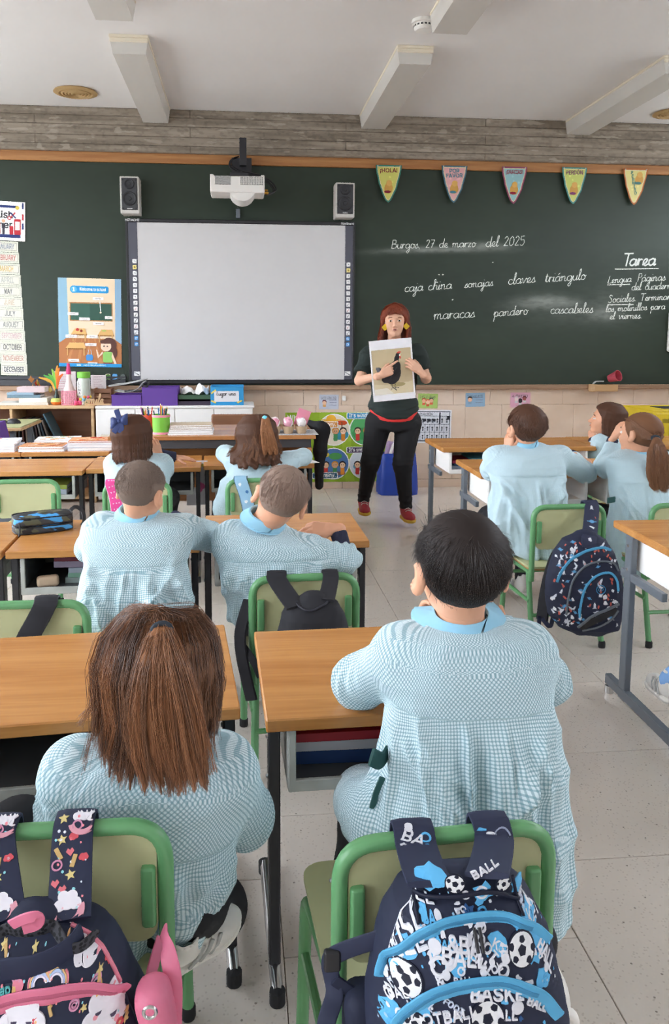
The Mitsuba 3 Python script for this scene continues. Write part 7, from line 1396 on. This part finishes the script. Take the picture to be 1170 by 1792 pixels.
# ------------------------------------------------------------------ backpacks and straps on the chairs
NAVYB = mat('navy_fabric', '#1b2138', .75); BLKF = mat('black_fabric', '#1d1d23', .8); ZIPB = mat('zip_blue', '#4f9fc8', .55); ZIPP = mat('zip_pink', '#d2708c', .55); STRAP = mat('strap_navy', '#20263f', .7); MESH_ = mat('mesh_black', lambda p, n, uv: mix(lin('#141418'), lin('#3a3a40'), smoothstep(.3, .45, mikit.voronoi(p.x*170, p.z*170)[0])), .8)
class Pack:
    """a backpack seen from outside: rows (py, px left, px right, Y of its middle, half depth); M turns it afterwards about its middle"""
    def __init__(s, name, lab, rows, m, e=2.6, rz=0., label=None):
        s.k = thing(name, lab, 'backpack'); s.Z, s.X, s.Y, s.A, s.B = rows_axis(rows); s.e, s.rz = e, rz; s.c = np.array([s.X.mean(), s.Y.mean()])
        n = 96; th_ = np.linspace(0, 2*np.pi, n, endpoint=False); c_, q_ = np.cos(th_), np.sin(th_); k_ = (np.abs(c_)**e+np.abs(q_)**e)**(-1/e); R = []
        zs = np.unique(np.r_[np.linspace(s.Z[0], s.Z[-1], 90), s.Z])
        for z in zs: x, y, a, b = s.at_z(z); R.append(np.stack([x+a*c_*k_, y+b*q_*k_, 0*th_+z+.0], -1))
        for f, o in ((.75, .012), (.45, .018), (.15, .02), (.01, .0205)): x, y, a, b = s.at_z(s.Z[-1]); R.append(np.stack([x+a*c_*k_*f, y+b*q_*k_*f, 0*th_+s.Z[-1]+o], -1))
        for f, o in ((.75, .012), (.4, .016), (.01, .018)): x, y, a, b = s.at_z(s.Z[0]); R.insert(0, np.stack([x+a*c_*k_*f, y+b*q_*k_*f, 0*th_+s.Z[0]-o], -1))
        m_ = grid(np.array(R), n, len(R), True); v = m_.vertices; nn = vnorm(m_); v = v+nn*(.010*(meshkit.fbm(v*[16, 16, 20], 3, 5)-.5))[:, None]; m_.vertices = s.turn(v); s.mesh = m_
        s.body = put(s.k, 'body', m_, m, True)
    def at_z(s, z): return [np.interp(z, s.Z, v) for v in (s.X, s.Y, s.A, s.B)]
    def turn(s, P):
        c, q = math.cos(s.rz), math.sin(s.rz); P = np.array(P, float); x, y = P[..., 0]-s.c[0], P[..., 1]-s.c[1]; return np.stack([s.c[0]+x*c-y*q, s.c[1]+x*q+y*c, P[..., 2]], -1)
    def front(s, x, z, out=.0015):
        x, z = np.asarray(x, float), np.asarray(z, float); cx, cy, a, b = s.at_z(z); u = np.clip(np.abs(x-cx)/a, 0, .97); P = np.stack([cx+np.sign(x-cx)*u*a, cy-b*(1-u**s.e)**(1/s.e), z], -1); n = meshkit.fbm(P*[16, 16, 20], 3, 5)-.5; P[..., 1] -= .010*n+out; return s.turn(P)
    def px(s, p):                                             # (x, z) on the front for a point of the picture
        q = at(*p, s.Y.mean()-s.B.max()*.8)
        for _ in range(6): q = at(*p, float(s.front(q[0], q[2], 0)[1])*.7+q[1]*.3)
        for _ in range(8):
            if s.rz: e = s.front(q[0], q[2], 0)-at(*p, float(s.front(q[0], q[2], 0)[1])); q = q-e*.8
        return q[0], q[2]
    def band(s, name, pts, w, m, out=.004, t=.003, label=None):
        P = np.array([s.px(p) for p in pts]); P = catmull(P, 8); P3 = s.front(P[:, 0], P[:, 1], out); return put(s.k, name, tube(P3, 1, 14, flat=(t, w/2), up=(0, 1, 0)), m, 60, label)
    def decals(s, items, name='print', k=1.):
        ms, cs = [], []
        for i, (shape, px, size, rot, col, lv) in enumerate(items):
            size = size*k
            g = shape if isinstance(shape, trimesh.Trimesh) else prism(shape, .01)
            g = g.copy(); g = trimesh.Trimesh(*trimesh.remesh.subdivide_to_size(g.vertices, g.faces, .5 if size > .015 else 1.2), process=False); v = g.vertices*[size, size, 1]; c, q = math.cos(rot), math.sin(rot); x0, z0 = s.px(px)
            x, z = x0+v[:, 0]*c-v[:, 1]*q, z0+v[:, 0]*q+v[:, 1]*c; g.vertices = s.front(x, z, np.where(v[:, 2] > .005, .0018+.0004*lv, .0002)); ms.append(g); cs.append(np.tile(lin(col), (len(v), 1)))
        return put(s.body, name, cat(ms), PRINT, False, color=np.vstack(cs), kind='stuff')
def circle(n=16): return sg.Point(0, 0).buffer(1, quad_segs=n//4)
def star(n=5, r=.45): return sg.Polygon([((1 if i % 2 == 0 else r)*math.sin(i*math.pi/n), (1 if i % 2 == 0 else r)*math.cos(i*math.pi/n)) for i in range(2*n)])
def ring(w=.35): return circle().difference(sg.Point(0, 0).buffer(1-w, quad_segs=4))
def blob(seed, n=14, k=.5):
    r = np.random.default_rng(seed); return sg.Polygon([((1-k*r.random())*math.cos(t), (1-k*r.random())*math.sin(t)) for t in np.linspace(0, 2*np.pi, n, endpoint=False)]).buffer(.12).buffer(-.1).buffer(0)
def word(t): m = TEXT(t, True).copy(); m.vertices[:, :2] -= (m.vertices[:, :2].min(0)+m.vertices[:, :2].max(0))/2; return m
def football(px, r, L, lv=2):
    L.append((circle(24), px, r*1.12, 0, '#12172a', lv)); L.append((circle(24), px, r, 0, '#dcdcde', lv+1)); pent = star(5, .809)
    a0 = px[0]*.7
    L.append((pent, px, r*.36, a0, '#171b2c', lv+2))
    s = r*1397/.93*.68
    for i in range(5):
        a = a0+i*2*math.pi/5; L.append((pent.intersection(sg.box(-1, -1, 1, .75)), (px[0]-math.sin(a)*s*.80, px[1]-math.cos(a)*s*.80), r*.25, a+math.pi, '#171b2c', lv+2))
def strap_over(parent, name, chair_y, rail_z, px0, w, m, front_pts, Yf, back=.12, rzs=0.):
    """a strap laid over a chair's rail: down the back side in front of the panel and down the front to the pack"""
    x0 = at(px0, 1440, chair_y)[0] if not isinstance(px0, float) else px0
    P = [np.array([x0+rzs*.2, chair_y+.03, rail_z-back]), np.array([x0, chair_y+.026, rail_z+.002]), np.array([x0, chair_y, rail_z+.018]), np.array([x0, chair_y-.024, rail_z+.004])]+[np.asarray(q, float) for q in front_pts]
    Pc = catmull(P, 8); put(parent, name, tube(Pc, 1, 12, flat=(.0045, w/2), side=(1, 0, 0)), m, 40); return Pc
def strap_decals(parent, Pc, w, items, i0=12):
    """items: (shape, t along 0..1, across -1..1, size, rot, colour)"""
    P = Pc[i0:]; d = np.gradient(P, axis=0); d /= np.linalg.norm(d, axis=1, keepdims=True); L = np.r_[0, np.cumsum(np.linalg.norm(np.diff(P, axis=0), axis=1))]; ms, cs = [], []
    for shape, t, a, size, rot, col in items:
        g = shape.copy() if isinstance(shape, trimesh.Trimesh) else prism(shape, .01); g = trimesh.Trimesh(*trimesh.remesh.subdivide_to_size(g.vertices, g.faces, .45), process=False); v = g.vertices*[size, size, 1]; c, q = math.cos(rot), math.sin(rot); x, y = v[:, 0]*c-v[:, 1]*q+a*w/2*.86, v[:, 0]*q+v[:, 1]*c
        bad = (np.abs(x) > w/2*.97) | (t*L[-1]-y < 0) | (t*L[-1]-y > L[-1]); g.faces = g.faces[~bad[g.faces].any(1)]
        if not len(g.faces): continue
        x = np.clip(x, -w/2*.95, w/2*.95); s = np.clip(t*L[-1]-y, 0, L[-1]); o = np.stack([np.interp(s, L, P[:, k]) for k in range(3)], -1); D = np.stack([np.interp(s, L, d[:, k]) for k in range(3)], -1); X = np.cross(np.cross(D, [0, -1., .15]), D); X = np.array([1., 0, 0])-D*D[:, :1]; X /= np.linalg.norm(X, axis=1, keepdims=True); N = np.cross(X, D); N *= np.sign(-N[:, 1:2]+1e-9)
        g.vertices = o+X*x[:, None]+N*np.where(v[:, 2] > .005, .0056, .004)[:, None]; ms.append(g); cs.append(np.tile(lin(col), (len(v), 1)))
    put(parent, 'print', cat(ms), PRINT, False, color=np.vstack(cs), kind='stuff')

# the football backpack on the near middle chair
fb = Pack('backpack', 'navy backpack with footballs and BALL lettering hung on the near middle chair', [(1545, 715, 905, 1.0, .05), (1562, 690, 925, 1.0, .07), (1600, 672, 944, .995, .08), (1650, 655, 960, .99, .09), (1720, 645, 975, .985, .095), (1800, 640, 985, .98, .1), (1900, 640, 990, .975, .1), (1960, 660, 970, .975, .09)], NAVYB)
fb.band('zip_band', [(652, 1705), (690, 1664), (750, 1628), (812, 1608), (880, 1604), (930, 1622), (956, 1642)], .019, ZIPB, .003, .0028, 'light blue zip band'); fb.band('zip', [(656, 1700), (692, 1662), (752, 1626), (812, 1606.5), (880, 1603), (928, 1620)], .006, colmat('#3a7fa8'), .0056, .0015)
fb.band('zip_band', [(655, 1830), (700, 1780), (752, 1742), (815, 1723), (880, 1718), (940, 1738), (975, 1775)], .019, ZIPB, .003, .0028); fb.band('zip', [(660, 1826), (702, 1778), (754, 1740), (815, 1721.5), (880, 1716.5), (938, 1736)], .006, colmat('#3a7fa8'), .0056, .0015)
for dx in (0, 9): fb.band('zip_puller', [(824+dx, 1612), (828+dx, 1632), (832+dx, 1656)], .0045, BLACK, .012, .0022)
fb.band('top_seam', [(690, 1572), (735, 1562), (800, 1566), (860, 1558), (905, 1568)], .006, colmat('#12162a'), .003, .003)
for pts in ([(722, 1545), (724, 1580), (731, 1615)], [(895, 1530), (903, 1570), (915, 1600)]): fb.band('seam', pts, .004, colmat('#12162a'), .003, .002)
L = []
WH = '#d3d3da'; LB = '#5aa9d6'
for i, (px, r, sd) in enumerate((((755, 1535), .03, 1), ((710, 1660), .02, 2), ((935, 1660), .026, 3), ((905, 1545), .022, 4), ((800, 1690), .018, 5), ((690, 1780), .03, 6), ((660, 1620), .018, 7), ((870, 1650), .02, 8), ((925, 1600), .018, 12), ((845, 1560), .022, 13), ((950, 1710), .02, 14), ((735, 1765), .022, 15))): L.append((blob(sd), px, r, 0, LB, 0))
for px, r, a, t in (((688, 1598), .030, .35, 'BALL'), ((690, 1632), .030, .45, 'BALL'), ((812, 1652), .022, -.1, '&BA'), ((812, 1675), .024, -.1, 'BALL'), ((955, 1668), .018, -1.1, 'BALL'), ((880, 1738), .022, -.05, 'BASKET'), ((720, 1558), .020, .2, 'BALL'), ((848, 1520), .016, .5, 'BALL'), ((700, 1735), .014, .5, 'BALL'), ((940, 1755), .014, -.6, 'BALL'), ((770, 1780), .018, .2, 'FOOTBALL'), ((880, 1775), .016, -.1, 'BALL')): L.append((word(t), px, r, a, WH, 3))
for px, r in (((710, 1710), .024), ((912, 1660), .024), ((852, 1780), .028), ((880, 1545), .013), ((795, 1545), .016), ((725, 1790), .02)): football(px, r, L)
rr = np.random.default_rng(5)
for px, r in (((760, 1655), .011), ((884, 1676), .008), ((905, 1762), .011), ((814, 1565), .008), ((765, 1600), .006), ((845, 1700), .006), ((675, 1560), .006), ((900, 1640), .005), ((860, 1682), .005), ((735, 1640), .006), ((780, 1705), .007), ((668, 1690), .008), ((840, 1745), .006), ((955, 1690), .006)): L.append((circle(), px, r, 0, WH, 2))
for px, r in (((768, 1690), .016), ((842, 1560), .012), ((690, 1690), .009), ((925, 1560), .012), ((880, 1697), .011)): L.append((ring(), px, r, 0, WH if r > .01 else LB, 2))
for i in range(110):
    px = (rr.uniform(655, 970), rr.uniform(1550, 1790)); L.append((circle(8), px, rr.uniform(.0012, .0034), 0, [WH, LB, '#8fb7d0'][i % 3], 1))
for i in range(30): L.append((blob(100+i, 10, .7), (rr.uniform(660, 965), rr.uniform(1555, 1790)), rr.uniform(.006, .013), rr.uniform(0, 6), [WH, LB, '#2c4f7c', '#c9c9d2'][i % 4], 1))
for i in range(26): L.append((word(['BALL', 'BA', 'FOOT', '&', 'BALL', 'OL', 'KET'][i % 7]), (rr.uniform(655, 968), rr.uniform(1560, 1790)), rr.uniform(.010, .017), rr.uniform(-.9, .9), [WH, WH, '#bcc4d6', LB][i % 4], 1))
for i in range(16): L.append((ring(.4), (rr.uniform(660, 960), rr.uniform(1560, 1790)), rr.uniform(.004, .009), 0, [WH, LB][i % 2], 1))
fb.decals(L, k=.74)
rz_ = .07; rail = lambda x: 1.102+math.tan(.07)*(x-.307)
for i, (px_, w, dst, it) in enumerate(((722, .062, (752, 1550), [(word('FOOTBALL'), .56, .1, .017, 0, WH), (word('BALL'), .4, -.2, .012, .1, WH), (word('BA'), .2, -.1, .02, -.5, WH), (word('&'), .32, .6, .012, 0, LB), (word('BALL'), .78, .0, .012, .2, WH), (blob(21), .3, -.75, .008, 0, WH), (ring(), .46, .75, .006, 0, WH), (blob(22), .9, -.6, .010, 0, LB), (circle(), .65, .75, .005, 0, WH), (ring(), .2, .55, .009, 0, LB), (circle(), .1, -.3, .006, 0, WH), (blob(3), .7, .3, .014, 0, LB), (circle(20), .7, -.5, .012, 0, '#d6d6da'), (star(5, .8), .7, -.5, .005, 0, '#171b2c')]),
                                       (858, .058, (850, 1535), [(word('BALL'), .6, .45, .022, 1.2, WH), (ring(.2), .2, .5, .012, 0, '#8d93a8'), (circle(), .22, -.2, .007, 0, WH), (circle(), .38, -.45, .005, 0, LB), (blob(8), .85, 0, .016, 0, WH), (circle(), .33, .1, .004, 0, WH), (ring(), .42, .6, .006, 0, WH), (word('LL'), .5, -.5, .018, .8, WH), (blob(9), .15, -.7, .010, 0, LB)]))):
    x0 = at(px_, 1452, 1.1)[0]; xd, zd = fb.px(dst); e = fb.front(xd, zd, .002); Pc = strap_over(fb.k, 'strap', rail(x0), .648, float(x0), w, STRAP, [e*.55+np.array([x0, rail(x0)-.03, .648])*.45, e+[0, 0, .004]], 1.0); strap_decals(scene and fb.k+'__strap'+('' if i == 0 else '_001'), Pc, w, it)
put(fb.k, 'webbing', tube(catmull([A(672, 1640, 1.0), A(592, 1668, 1.02), A(577, 1690, 1.03), A(585, 1740, 1.02), A(570, 1795, 1.0), A(575, 1850, 1.0)], 6), 1, 8, flat=(.0025, .013), up=(.4, 1, 0)), STRAP, 40, 'loose navy webbing'); put(fb.k, 'buckle', mv(rbox(-.012, .012, -.006, .006, -.016, .016, .004), A(581, 1680, 1.02)), BLACK)
put(fb.k, 'webbing', tube(catmull([A(585, 1715, 1.02), A(620, 1740, 1.02), A(650, 1765, 1.02)], 6), 1, 8, flat=(.0025, .009), up=(0, 1, 0)), NAVYB, 40); put(fb.k, 'side_pocket', mv(rbox(-.03, .03, -.03, .03, -.08, .08, .02), A(640, 1790, 1.0)+[-.0, .02, -.04]), NAVYB, 40)

# the cloud-print backpack on the near left chair
ub = Pack('backpack', 'navy backpack with white clouds and pink zip hung on the near left chair', [(1602, 10, 120, 1.06, .03), (1616, -30, 165, 1.06, .055), (1635, -60, 190, 1.055, .072), (1670, -100, 212, 1.05, .085), (1720, -120, 236, 1.045, .095), (1780, -130, 262, 1.04, .1), (1880, -130, 280, 1.04, .1), (1960, -110, 260, 1.04, .09)], NAVYB)
ub.band('mesh_panel', [(-70, 1672), (-20, 1640), (30, 1626), (80, 1622), (130, 1632), (172, 1658)], .026, MESH_, .003, .003, 'black mesh edge'); ub.band('handle', [(-60, 1700), (0, 1690), (70, 1682), (136, 1668)], .036, STRAP, .014, .004, 'navy carrying handle'); ub.band('piping', [(150, 1612), (182, 1640), (208, 1668), (232, 1712)], .005, colmat('#d98092'), .004, .003)
ub.band('zip_band', [(-80, 1775), (0, 1757), (70, 1742), (150, 1730), (222, 1730)], .024, ZIPP, .003, .0028, 'pink zip band'); ub.band('zip', [(-80, 1773), (0, 1755), (70, 1740), (150, 1728.5), (222, 1729)], .006, colmat('#b05570'), .0058, .0015)
ub.band('seam', [(228, 1735), (245, 1770), (250, 1810)], .004, colmat('#12162a'), .003, .002)
L = []
def cloud(px, r, horn=None, face=True):
    u = shapely.union_all([sa.translate(sg.Point(0, 0).buffer(q), dx, dy) for dx, dy, q in ((0, .1, .62), (-.55, -.15, .42), (.55, -.1, .45), (.3, .45, .42), (-.3, .5, .4), (0, -.3, .5))]); L.append((u, px, r, 0, '#e3dfe6', 2)); s = r*1397/.96*.72
    if face:
        for sx in (-1, 1): L.append((circle(8).difference(sg.box(-1.5, 0, 1.5, 1.5)).buffer(.0), (px[0]+sx*s*.3, px[1]), r*.13, 0, '#4a4258', 3)); L.append((circle(8), (px[0]+sx*s*.42, px[1]+s*.22), r*.1, 0, '#e59aa8', 3))
    if horn: L.append((sg.Polygon([(-.14, 0), (.14, 0), (0, .9)]), (px[0]+horn*s, px[1]-s*.7), r, -horn*.5, '#d9b070', 3))
def rainbow(px, r, a0=0.): 
    for i, c in enumerate(('#e58a96', '#e8c08a', '#b9c7e8', '#e6e0ee')): q = sg.Point(0, 0).buffer(1-.15*i).difference(sg.Point(0, 0).buffer(.88-.15*i)).intersection(sg.box(-1.2, 0, 1.2, 1.2)); L.append((q, px, r, a0, c, 1))
cloud((157, 1665), .030); cloud((186, 1768), .042, -.25); cloud((38, 1785), .042, -.3); rainbow((70, 1722), .022, .2); rainbow((98, 1718), .022, -.2); 0
for px in ((62, 1656), (175, 1696), (147, 1762), (10, 1645), (110, 1645), (220, 1780)): L.append((star(), px, .006, .3, '#d8c688', 2))
for px in ((189, 1678), (63, 1786), (210, 1785), (118, 1640)):
    for i in range(5): a = i*1.257; L.append((circle(8), (px[0]+4.2*math.cos(a), px[1]+4.2*math.sin(a)), .0032, 0, '#c9525c', 2))
    L.append((circle(8), px, .0022, 0, '#e0b080', 3))
for px in ((130, 1757), (168, 1716), (30, 1708)): L.append((ring(.3), px, .009, 0, '#c98aa8', 2)); L.append((ring(.4), px, .0045, 0, '#c98aa8', 2))
for px, a in (((88, 1768), .3), ((222, 1770), -.2), ((12, 1655), .5)): L.append((sg.box(-.3, -1, .3, 1), px, .008, a, '#c9a870', 2)); L.append((star(4), (px[0], px[1]-8), .004, 0, '#c9a870', 2))
L.append((circle(), (32, 1722), .010, 0, '#d98092', 2)); L.append((word('nap'), (5, 1735), .012, .1, '#5fb0b0', 2))
for i in range(60): L.append((circle(8), (rr.uniform(0, 240), rr.uniform(1640, 1790)), rr.uniform(.001, .0022), 0, ['#dfe2ee', '#e58a96', '#8fd0d8'][i % 3], 1))
ub.decals(L, k=.72); cloud_items = lambda: None
def sweet_items(sd):
    r = np.random.default_rng(sd); it = []
    u = shapely.union_all([sa.translate(sg.Point(0, 0).buffer(q), dx, dy) for dx, dy, q in ((0, .1, .62), (-.55, -.15, .42), (.55, -.1, .45), (.3, .45, .42), (-.3, .5, .4))])
    for t, a, sz in ((.08, .55, .022), (.86, -.1, .024)): it.append((sg.Point(0, 0).buffer(1).difference(sg.Point(0, 0).buffer(.6)).intersection(sg.box(-1.2, -1.2, 1.2, 0)), t+.06, a, sz, .3, '#d99aa8')); it.append((u, t, a, sz*.8, 0, '#e3dfe6'))
    for t, a in ((.3, -.55), (.62, .0), (.12, -.6)): it.append((star(), t, a, .008, .2, '#d8c688'))
    for t, a in ((.28, .1), (.48, .7)):
        for i in range(5): it.append((circle(8), t+.016*math.cos(i*1.257), a+.16*math.sin(i*1.257), .0034, 0, '#c9525c'))
    for t, a in ((.18, .25), (.52, -.75)): it.append((ring(.3), t, a, .008, 0, '#c98aa8'))
    for t, a, ro in ((.42, -.7, .5), (.5, .15, -.3)): it.append((sg.box(-.35, -1, .35, 1), t, a, .009, ro, '#c9a870'))
    for t, a in ((.42, -.05), (.68, -.8), (.74, -.4)): it.append((sg.Polygon([(0, -1), (1, .2), (.5, 1), (0, .5), (-.5, 1), (-1, .2)]), t, a, .006, .1, '#d9757e'))
    for i in range(22): it.append((circle(8), r.uniform(.05, .95), r.uniform(-.9, .9), r.uniform(.001, .0024), 0, ['#dfe2ee', '#e58a96', '#8fd0d8'][i % 3]))
    return it
for i, (px_, w, dst) in enumerate(((-4, .062, (-6, 1618)), (132, .060, (122, 1612)))):
    x0 = at(px_, 1452, 1.165)[0]; xd, zd = ub.px(dst); e = ub.front(xd, zd, .002); Pc = strap_over(ub.k, 'strap', 1.168, .648, float(x0), w, STRAP, [e*.5+np.array([x0, 1.14, .648])*.5, e+[0, 0, .004]], 1.0); strap_decals(ub.k+'__strap'+('' if i == 0 else '_001'), Pc, w, sweet_items(i))
put(ub.k, 'loop', tube(catmull([A(20, 1618, 1.0), A(45, 1607, .99), A(66, 1604, .99), A(64, 1618, 1.0), A(40, 1626, 1.0)], 5), 1, 8, flat=(.002, .008), up=(0, 1, 0)), ZIPP, 40, 'pink loop')
put(ub.k, 'webbing', tube(catmull([A(286, 1628, 1.08), A(294, 1670, 1.04), A(303, 1720, 1.02), A(302, 1800, 1.0)], 6), 1, 8, flat=(.0025, .0125), up=(0, 1, 0)), ZIPP, 40, 'pink webbing'); put(ub.k, 'webbing', tube(catmull([A(283, 1640, 1.09), A(268, 1690, 1.06), A(262, 1715, 1.04)], 6), 1, 8, flat=(.0025, .008), up=(0, 1, 0)), colmat('#c26a84'), 40)
put(ub.k, 'side_pouch', mv(rbox(-.024, .024, -.03, .03, -.075, .05, .02), A(276, 1775, 1.0), ry=-.2), ZIPP, 40, 'pink side pouch'); put(ub.k, 'zip_ring', tube(np.stack([.008*np.cos(np.linspace(0, 6.28, 20)), 0*np.linspace(0, 1, 20), .008*np.sin(np.linspace(0, 6.28, 20))], -1)+A(262, 1772, .94), .0022, 6), CHROME)

# the plain black backpack on the chair behind the middle desk
kb = Pack('backpack', 'plain black backpack on the chair behind the middle desk', [(1045, 525, 575, 2.3, .04), (1055, 505, 592, 2.3, .06), (1075, 492, 602, 2.3, .075), (1110, 484, 612, 2.29, .085), (1180, 480, 620, 2.28, .09), (1250, 484, 615, 2.28, .085)], BLKF)
kb.band('fold', [(512, 1052), (540, 1068), (562, 1060), (578, 1046)], .006, colmat('#2c2c34'), .004, .004)
for px_, dst in ((484, (518, 1062)), (577, (570, 1050))):
    x0 = at(px_, 1005, 2.42)[0]; xd, zd = kb.px(dst); e = kb.front(xd, zd, .004); strap_over(kb.k, 'strap', 2.42, .648, float(x0), .062 if px_ < 500 else .05, BLKF, [e*.5+np.array([x0, 2.39, .648])*.5, e], 1.0)
put(kb.k, 'loose_strap', tube(catmull([A(436, 1050, 2.46), A(424, 1090, 2.42), A(420, 1120, 2.4), A(425, 1160, 2.38), A(440, 1225, 2.36)], 6), 1, 8, flat=(.006, .022), up=(.6, 1, 0)), BLKF, 40); put(kb.k, 'webbing', tube(catmull([A(424, 1130, 2.4), A(445, 1160, 2.36), A(456, 1185, 2.35)], 6), 1, 8, flat=(.002, .012), up=(0, 1, 0)), BLKF, 40)

# the space-print backpack on the right chair
sb = Pack('backpack', 'navy space-print backpack with blue zips hanging by one strap from the right chair', [(935, 1002, 1042, 3.24, .03), (945, 985, 1056, 3.24, .055), (965, 972, 1070, 3.235, .075), (1000, 962, 1081, 3.23, .085), (1040, 957, 1085, 3.225, .09), (1075, 962, 1084, 3.22, .085), (1095, 978, 1078, 3.22, .07), (1104, 1000, 1060, 3.22, .04)], NAVYB, rz=-.25)
sb.band('zip_band', [(974, 1018), (982, 1000), (1000, 978), (1025, 964), (1052, 958), (1068, 962)], .012, ZIPB, .004, .003, 'blue zip'); sb.band('piping', [(990, 1075), (994, 1045), (1004, 1012), (1024, 990), (1050, 982), (1072, 985), (1081, 998)], .008, GREY, .005, .004, 'grey piping'); sb.band('zip_band', [(1013, 1078), (1017, 1050), (1026, 1024), (1045, 1006), (1066, 1002), (1078, 1014), (1081, 1034)], .010, ZIPB, .006, .003)
sb.band('zip_puller', [(1012, 1064), (1013, 1080)], .007, ZIPB, .010, .003); sb.band('open_pocket', [(1010, 1097), (1035, 1078), (1062, 1066), (1082, 1056)], .012, GREY, .006, .004); sb.band('pocket_mouth', [(1014, 1098), (1040, 1086), (1064, 1074), (1078, 1066)], .03, BLACK, .003, .002); sb.band('piping', [(1018, 1103), (1045, 1097), (1068, 1084), (1081, 1068)], .008, GREY, .006, .003)
L = []
rocket = sg.Polygon([(0, 1), (.3, .4), (.3, -.4), (.6, -.9), (.2, -.7), (-.2, -.7), (-.6, -.9), (-.3, -.4), (-.3, .4)])
r5 = np.random.default_rng(12)
for i in range(150):
    px = (r5.uniform(966, 1082), r5.uniform(945, 1095)); t = i % 7
    if t in (0, 3): L.append((rocket, px, r5.uniform(.009, .016), r5.uniform(-1, 1), '#c9ccd6', 2))
    elif t in (1,): L.append((blob(i, 9, .7), px, r5.uniform(.009, .014), r5.uniform(0, 6), '#d6d8de', 2))
    elif t in (2, 5): L.append((sg.box(-.35, -1, .35, 1).buffer(.2), px, r5.uniform(.004, .007), r5.uniform(-1, 1), '#b5584e', 2))
    elif t == 4: L.append((circle(8).union(sg.box(-1.8, -.2, 1.8, .2)), px, .006, r5.uniform(-.5, .5), '#5a93bd', 2))
    else: L.append((circle(8), px, r5.uniform(.002, .004), 0, '#c9ccd6', 2))
L.append((ring(.15), (1051, 1032), .020, 0, '#3f7fa8', 3)); L.append((word('CP'), (1051, 1032), .013, 0, '#3f7fa8', 3))
sb.decals(L)
x0 = at(1033, 880, 3.39)[0]; xd, zd = sb.px((1030, 945)); e = sb.front(xd, zd, .002); Pc = strap_over(sb.k, 'strap', 3.40, .648, float(x0), .064, STRAP, [e*.5+np.array([x0, 3.37, .648])*.5, e, sb.front(xd, zd-.03, .002)], 3.2)
strap_decals(sb.k+'__strap', Pc, .064, [(rocket, .2, -.1, .016, .1, '#d0d3da'), (circle(8).union(sg.box(-1.8, -.2, 1.8, .2)), .5, .1, .011, .2, '#5a93bd'), (rocket, .62, .2, .014, 1.2, '#d0d3da'), (circle(8), .75, -.3, .008, 0, '#d0d3da'), (blob(4), .88, .1, .012, 0, '#c9ccd6'), (sg.box(-.35, -1, .35, 1), .4, .6, .005, .4, '#b5584e')])
put(sb.k, 'shoulder_strap', tube(catmull([A(1000, 952, 3.3), A(976, 970, 3.32), A(962, 1005, 3.33), A(953, 1045, 3.33), A(948, 1085, 3.32)], 6), 1, 8, flat=(.008, .03), up=(.8, .6, 0)), BLKF, 40, 'black padded strap'); put(sb.k, 'webbing', tube(catmull([A(948, 1082, 3.31), A(962, 1096, 3.28), A(968, 1075, 3.27)], 6), 1, 8, flat=(.002, .010), up=(0, 1, 0)), STRAP, 40); put(sb.k, 'webbing', tube(catmull([A(944, 1078, 3.32), A(942, 1095, 3.31), A(941, 1102, 3.31)], 6), 1, 8, flat=(.002, .010), up=(0, 1, 0)), STRAP, 40)

# straps of bags that hang in front of other chairs
for lab, m, y, px_, w, pts, pr in (('wide plain black bag strap over the backrest of the left chair', BLKF, 2.235, 82, .06, [A(66, 1085, 2.21), A(48, 1118, 2.20), A(30, 1160, 2.2)], None),
                                   ('pink spotted bag strap beside the head of the close-cropped child', mat('hot_pink', '#d9428c', .6), 4.11, 196, .06, [A(201, 868, 4.08), A(206, 900, 4.07), A(208, 930, 4.07)], [(circle(8), t, a, .004, 0, '#f0b0d0') for t in np.linspace(.1, .9, 9) for a in (-.5, .1, .6)]),
                                   ('light blue printed bag strap on the chair of the wavy-haired child', mat('pale_blue_print', '#8fb7d0', .6), 4.16, 421, .065, [A(430, 868, 4.12), A(437, 900, 4.11), A(440, 930, 4.11)], [(blob(i, 9), t, a, .011, 0, c) for i, (t, a, c) in enumerate(((.2, -.4, '#dfe6ea'), (.35, .4, '#3f6fa0'), (.5, -.2, '#dfe6ea'), (.62, .5, '#4a4a8a'), (.75, -.5, '#3f6fa0'), (.85, .2, '#dfe6ea')))])):
    k = thing('bag_strap', lab, 'strap'); x0 = float(at(px_, 845 if y > 3 else 1050, y)[0]); P = [np.array([x0-.005, y+.03, .55]), np.array([x0, y+.026, .65]), np.array([x0, y, .668]), np.array([x0, y-.024, .652])]+pts; Pc = catmull(P, 8); put(k, 'band', tube(Pc, 1, 12, flat=(.0045, w/2), side=(1, 0, 0)), m, 40)
    for sx in (-1, 1): put(k, 'edging', tube(Pc+[sx*w/2, 0, 0], .003, 6), BLACK if m == BLKF or sx > 0 and y > 4.13 else colmat('#d9b5c5' if y < 4.13 else '#30506c'), 40)
    if pr: strap_decals(k, Pc, w, pr)
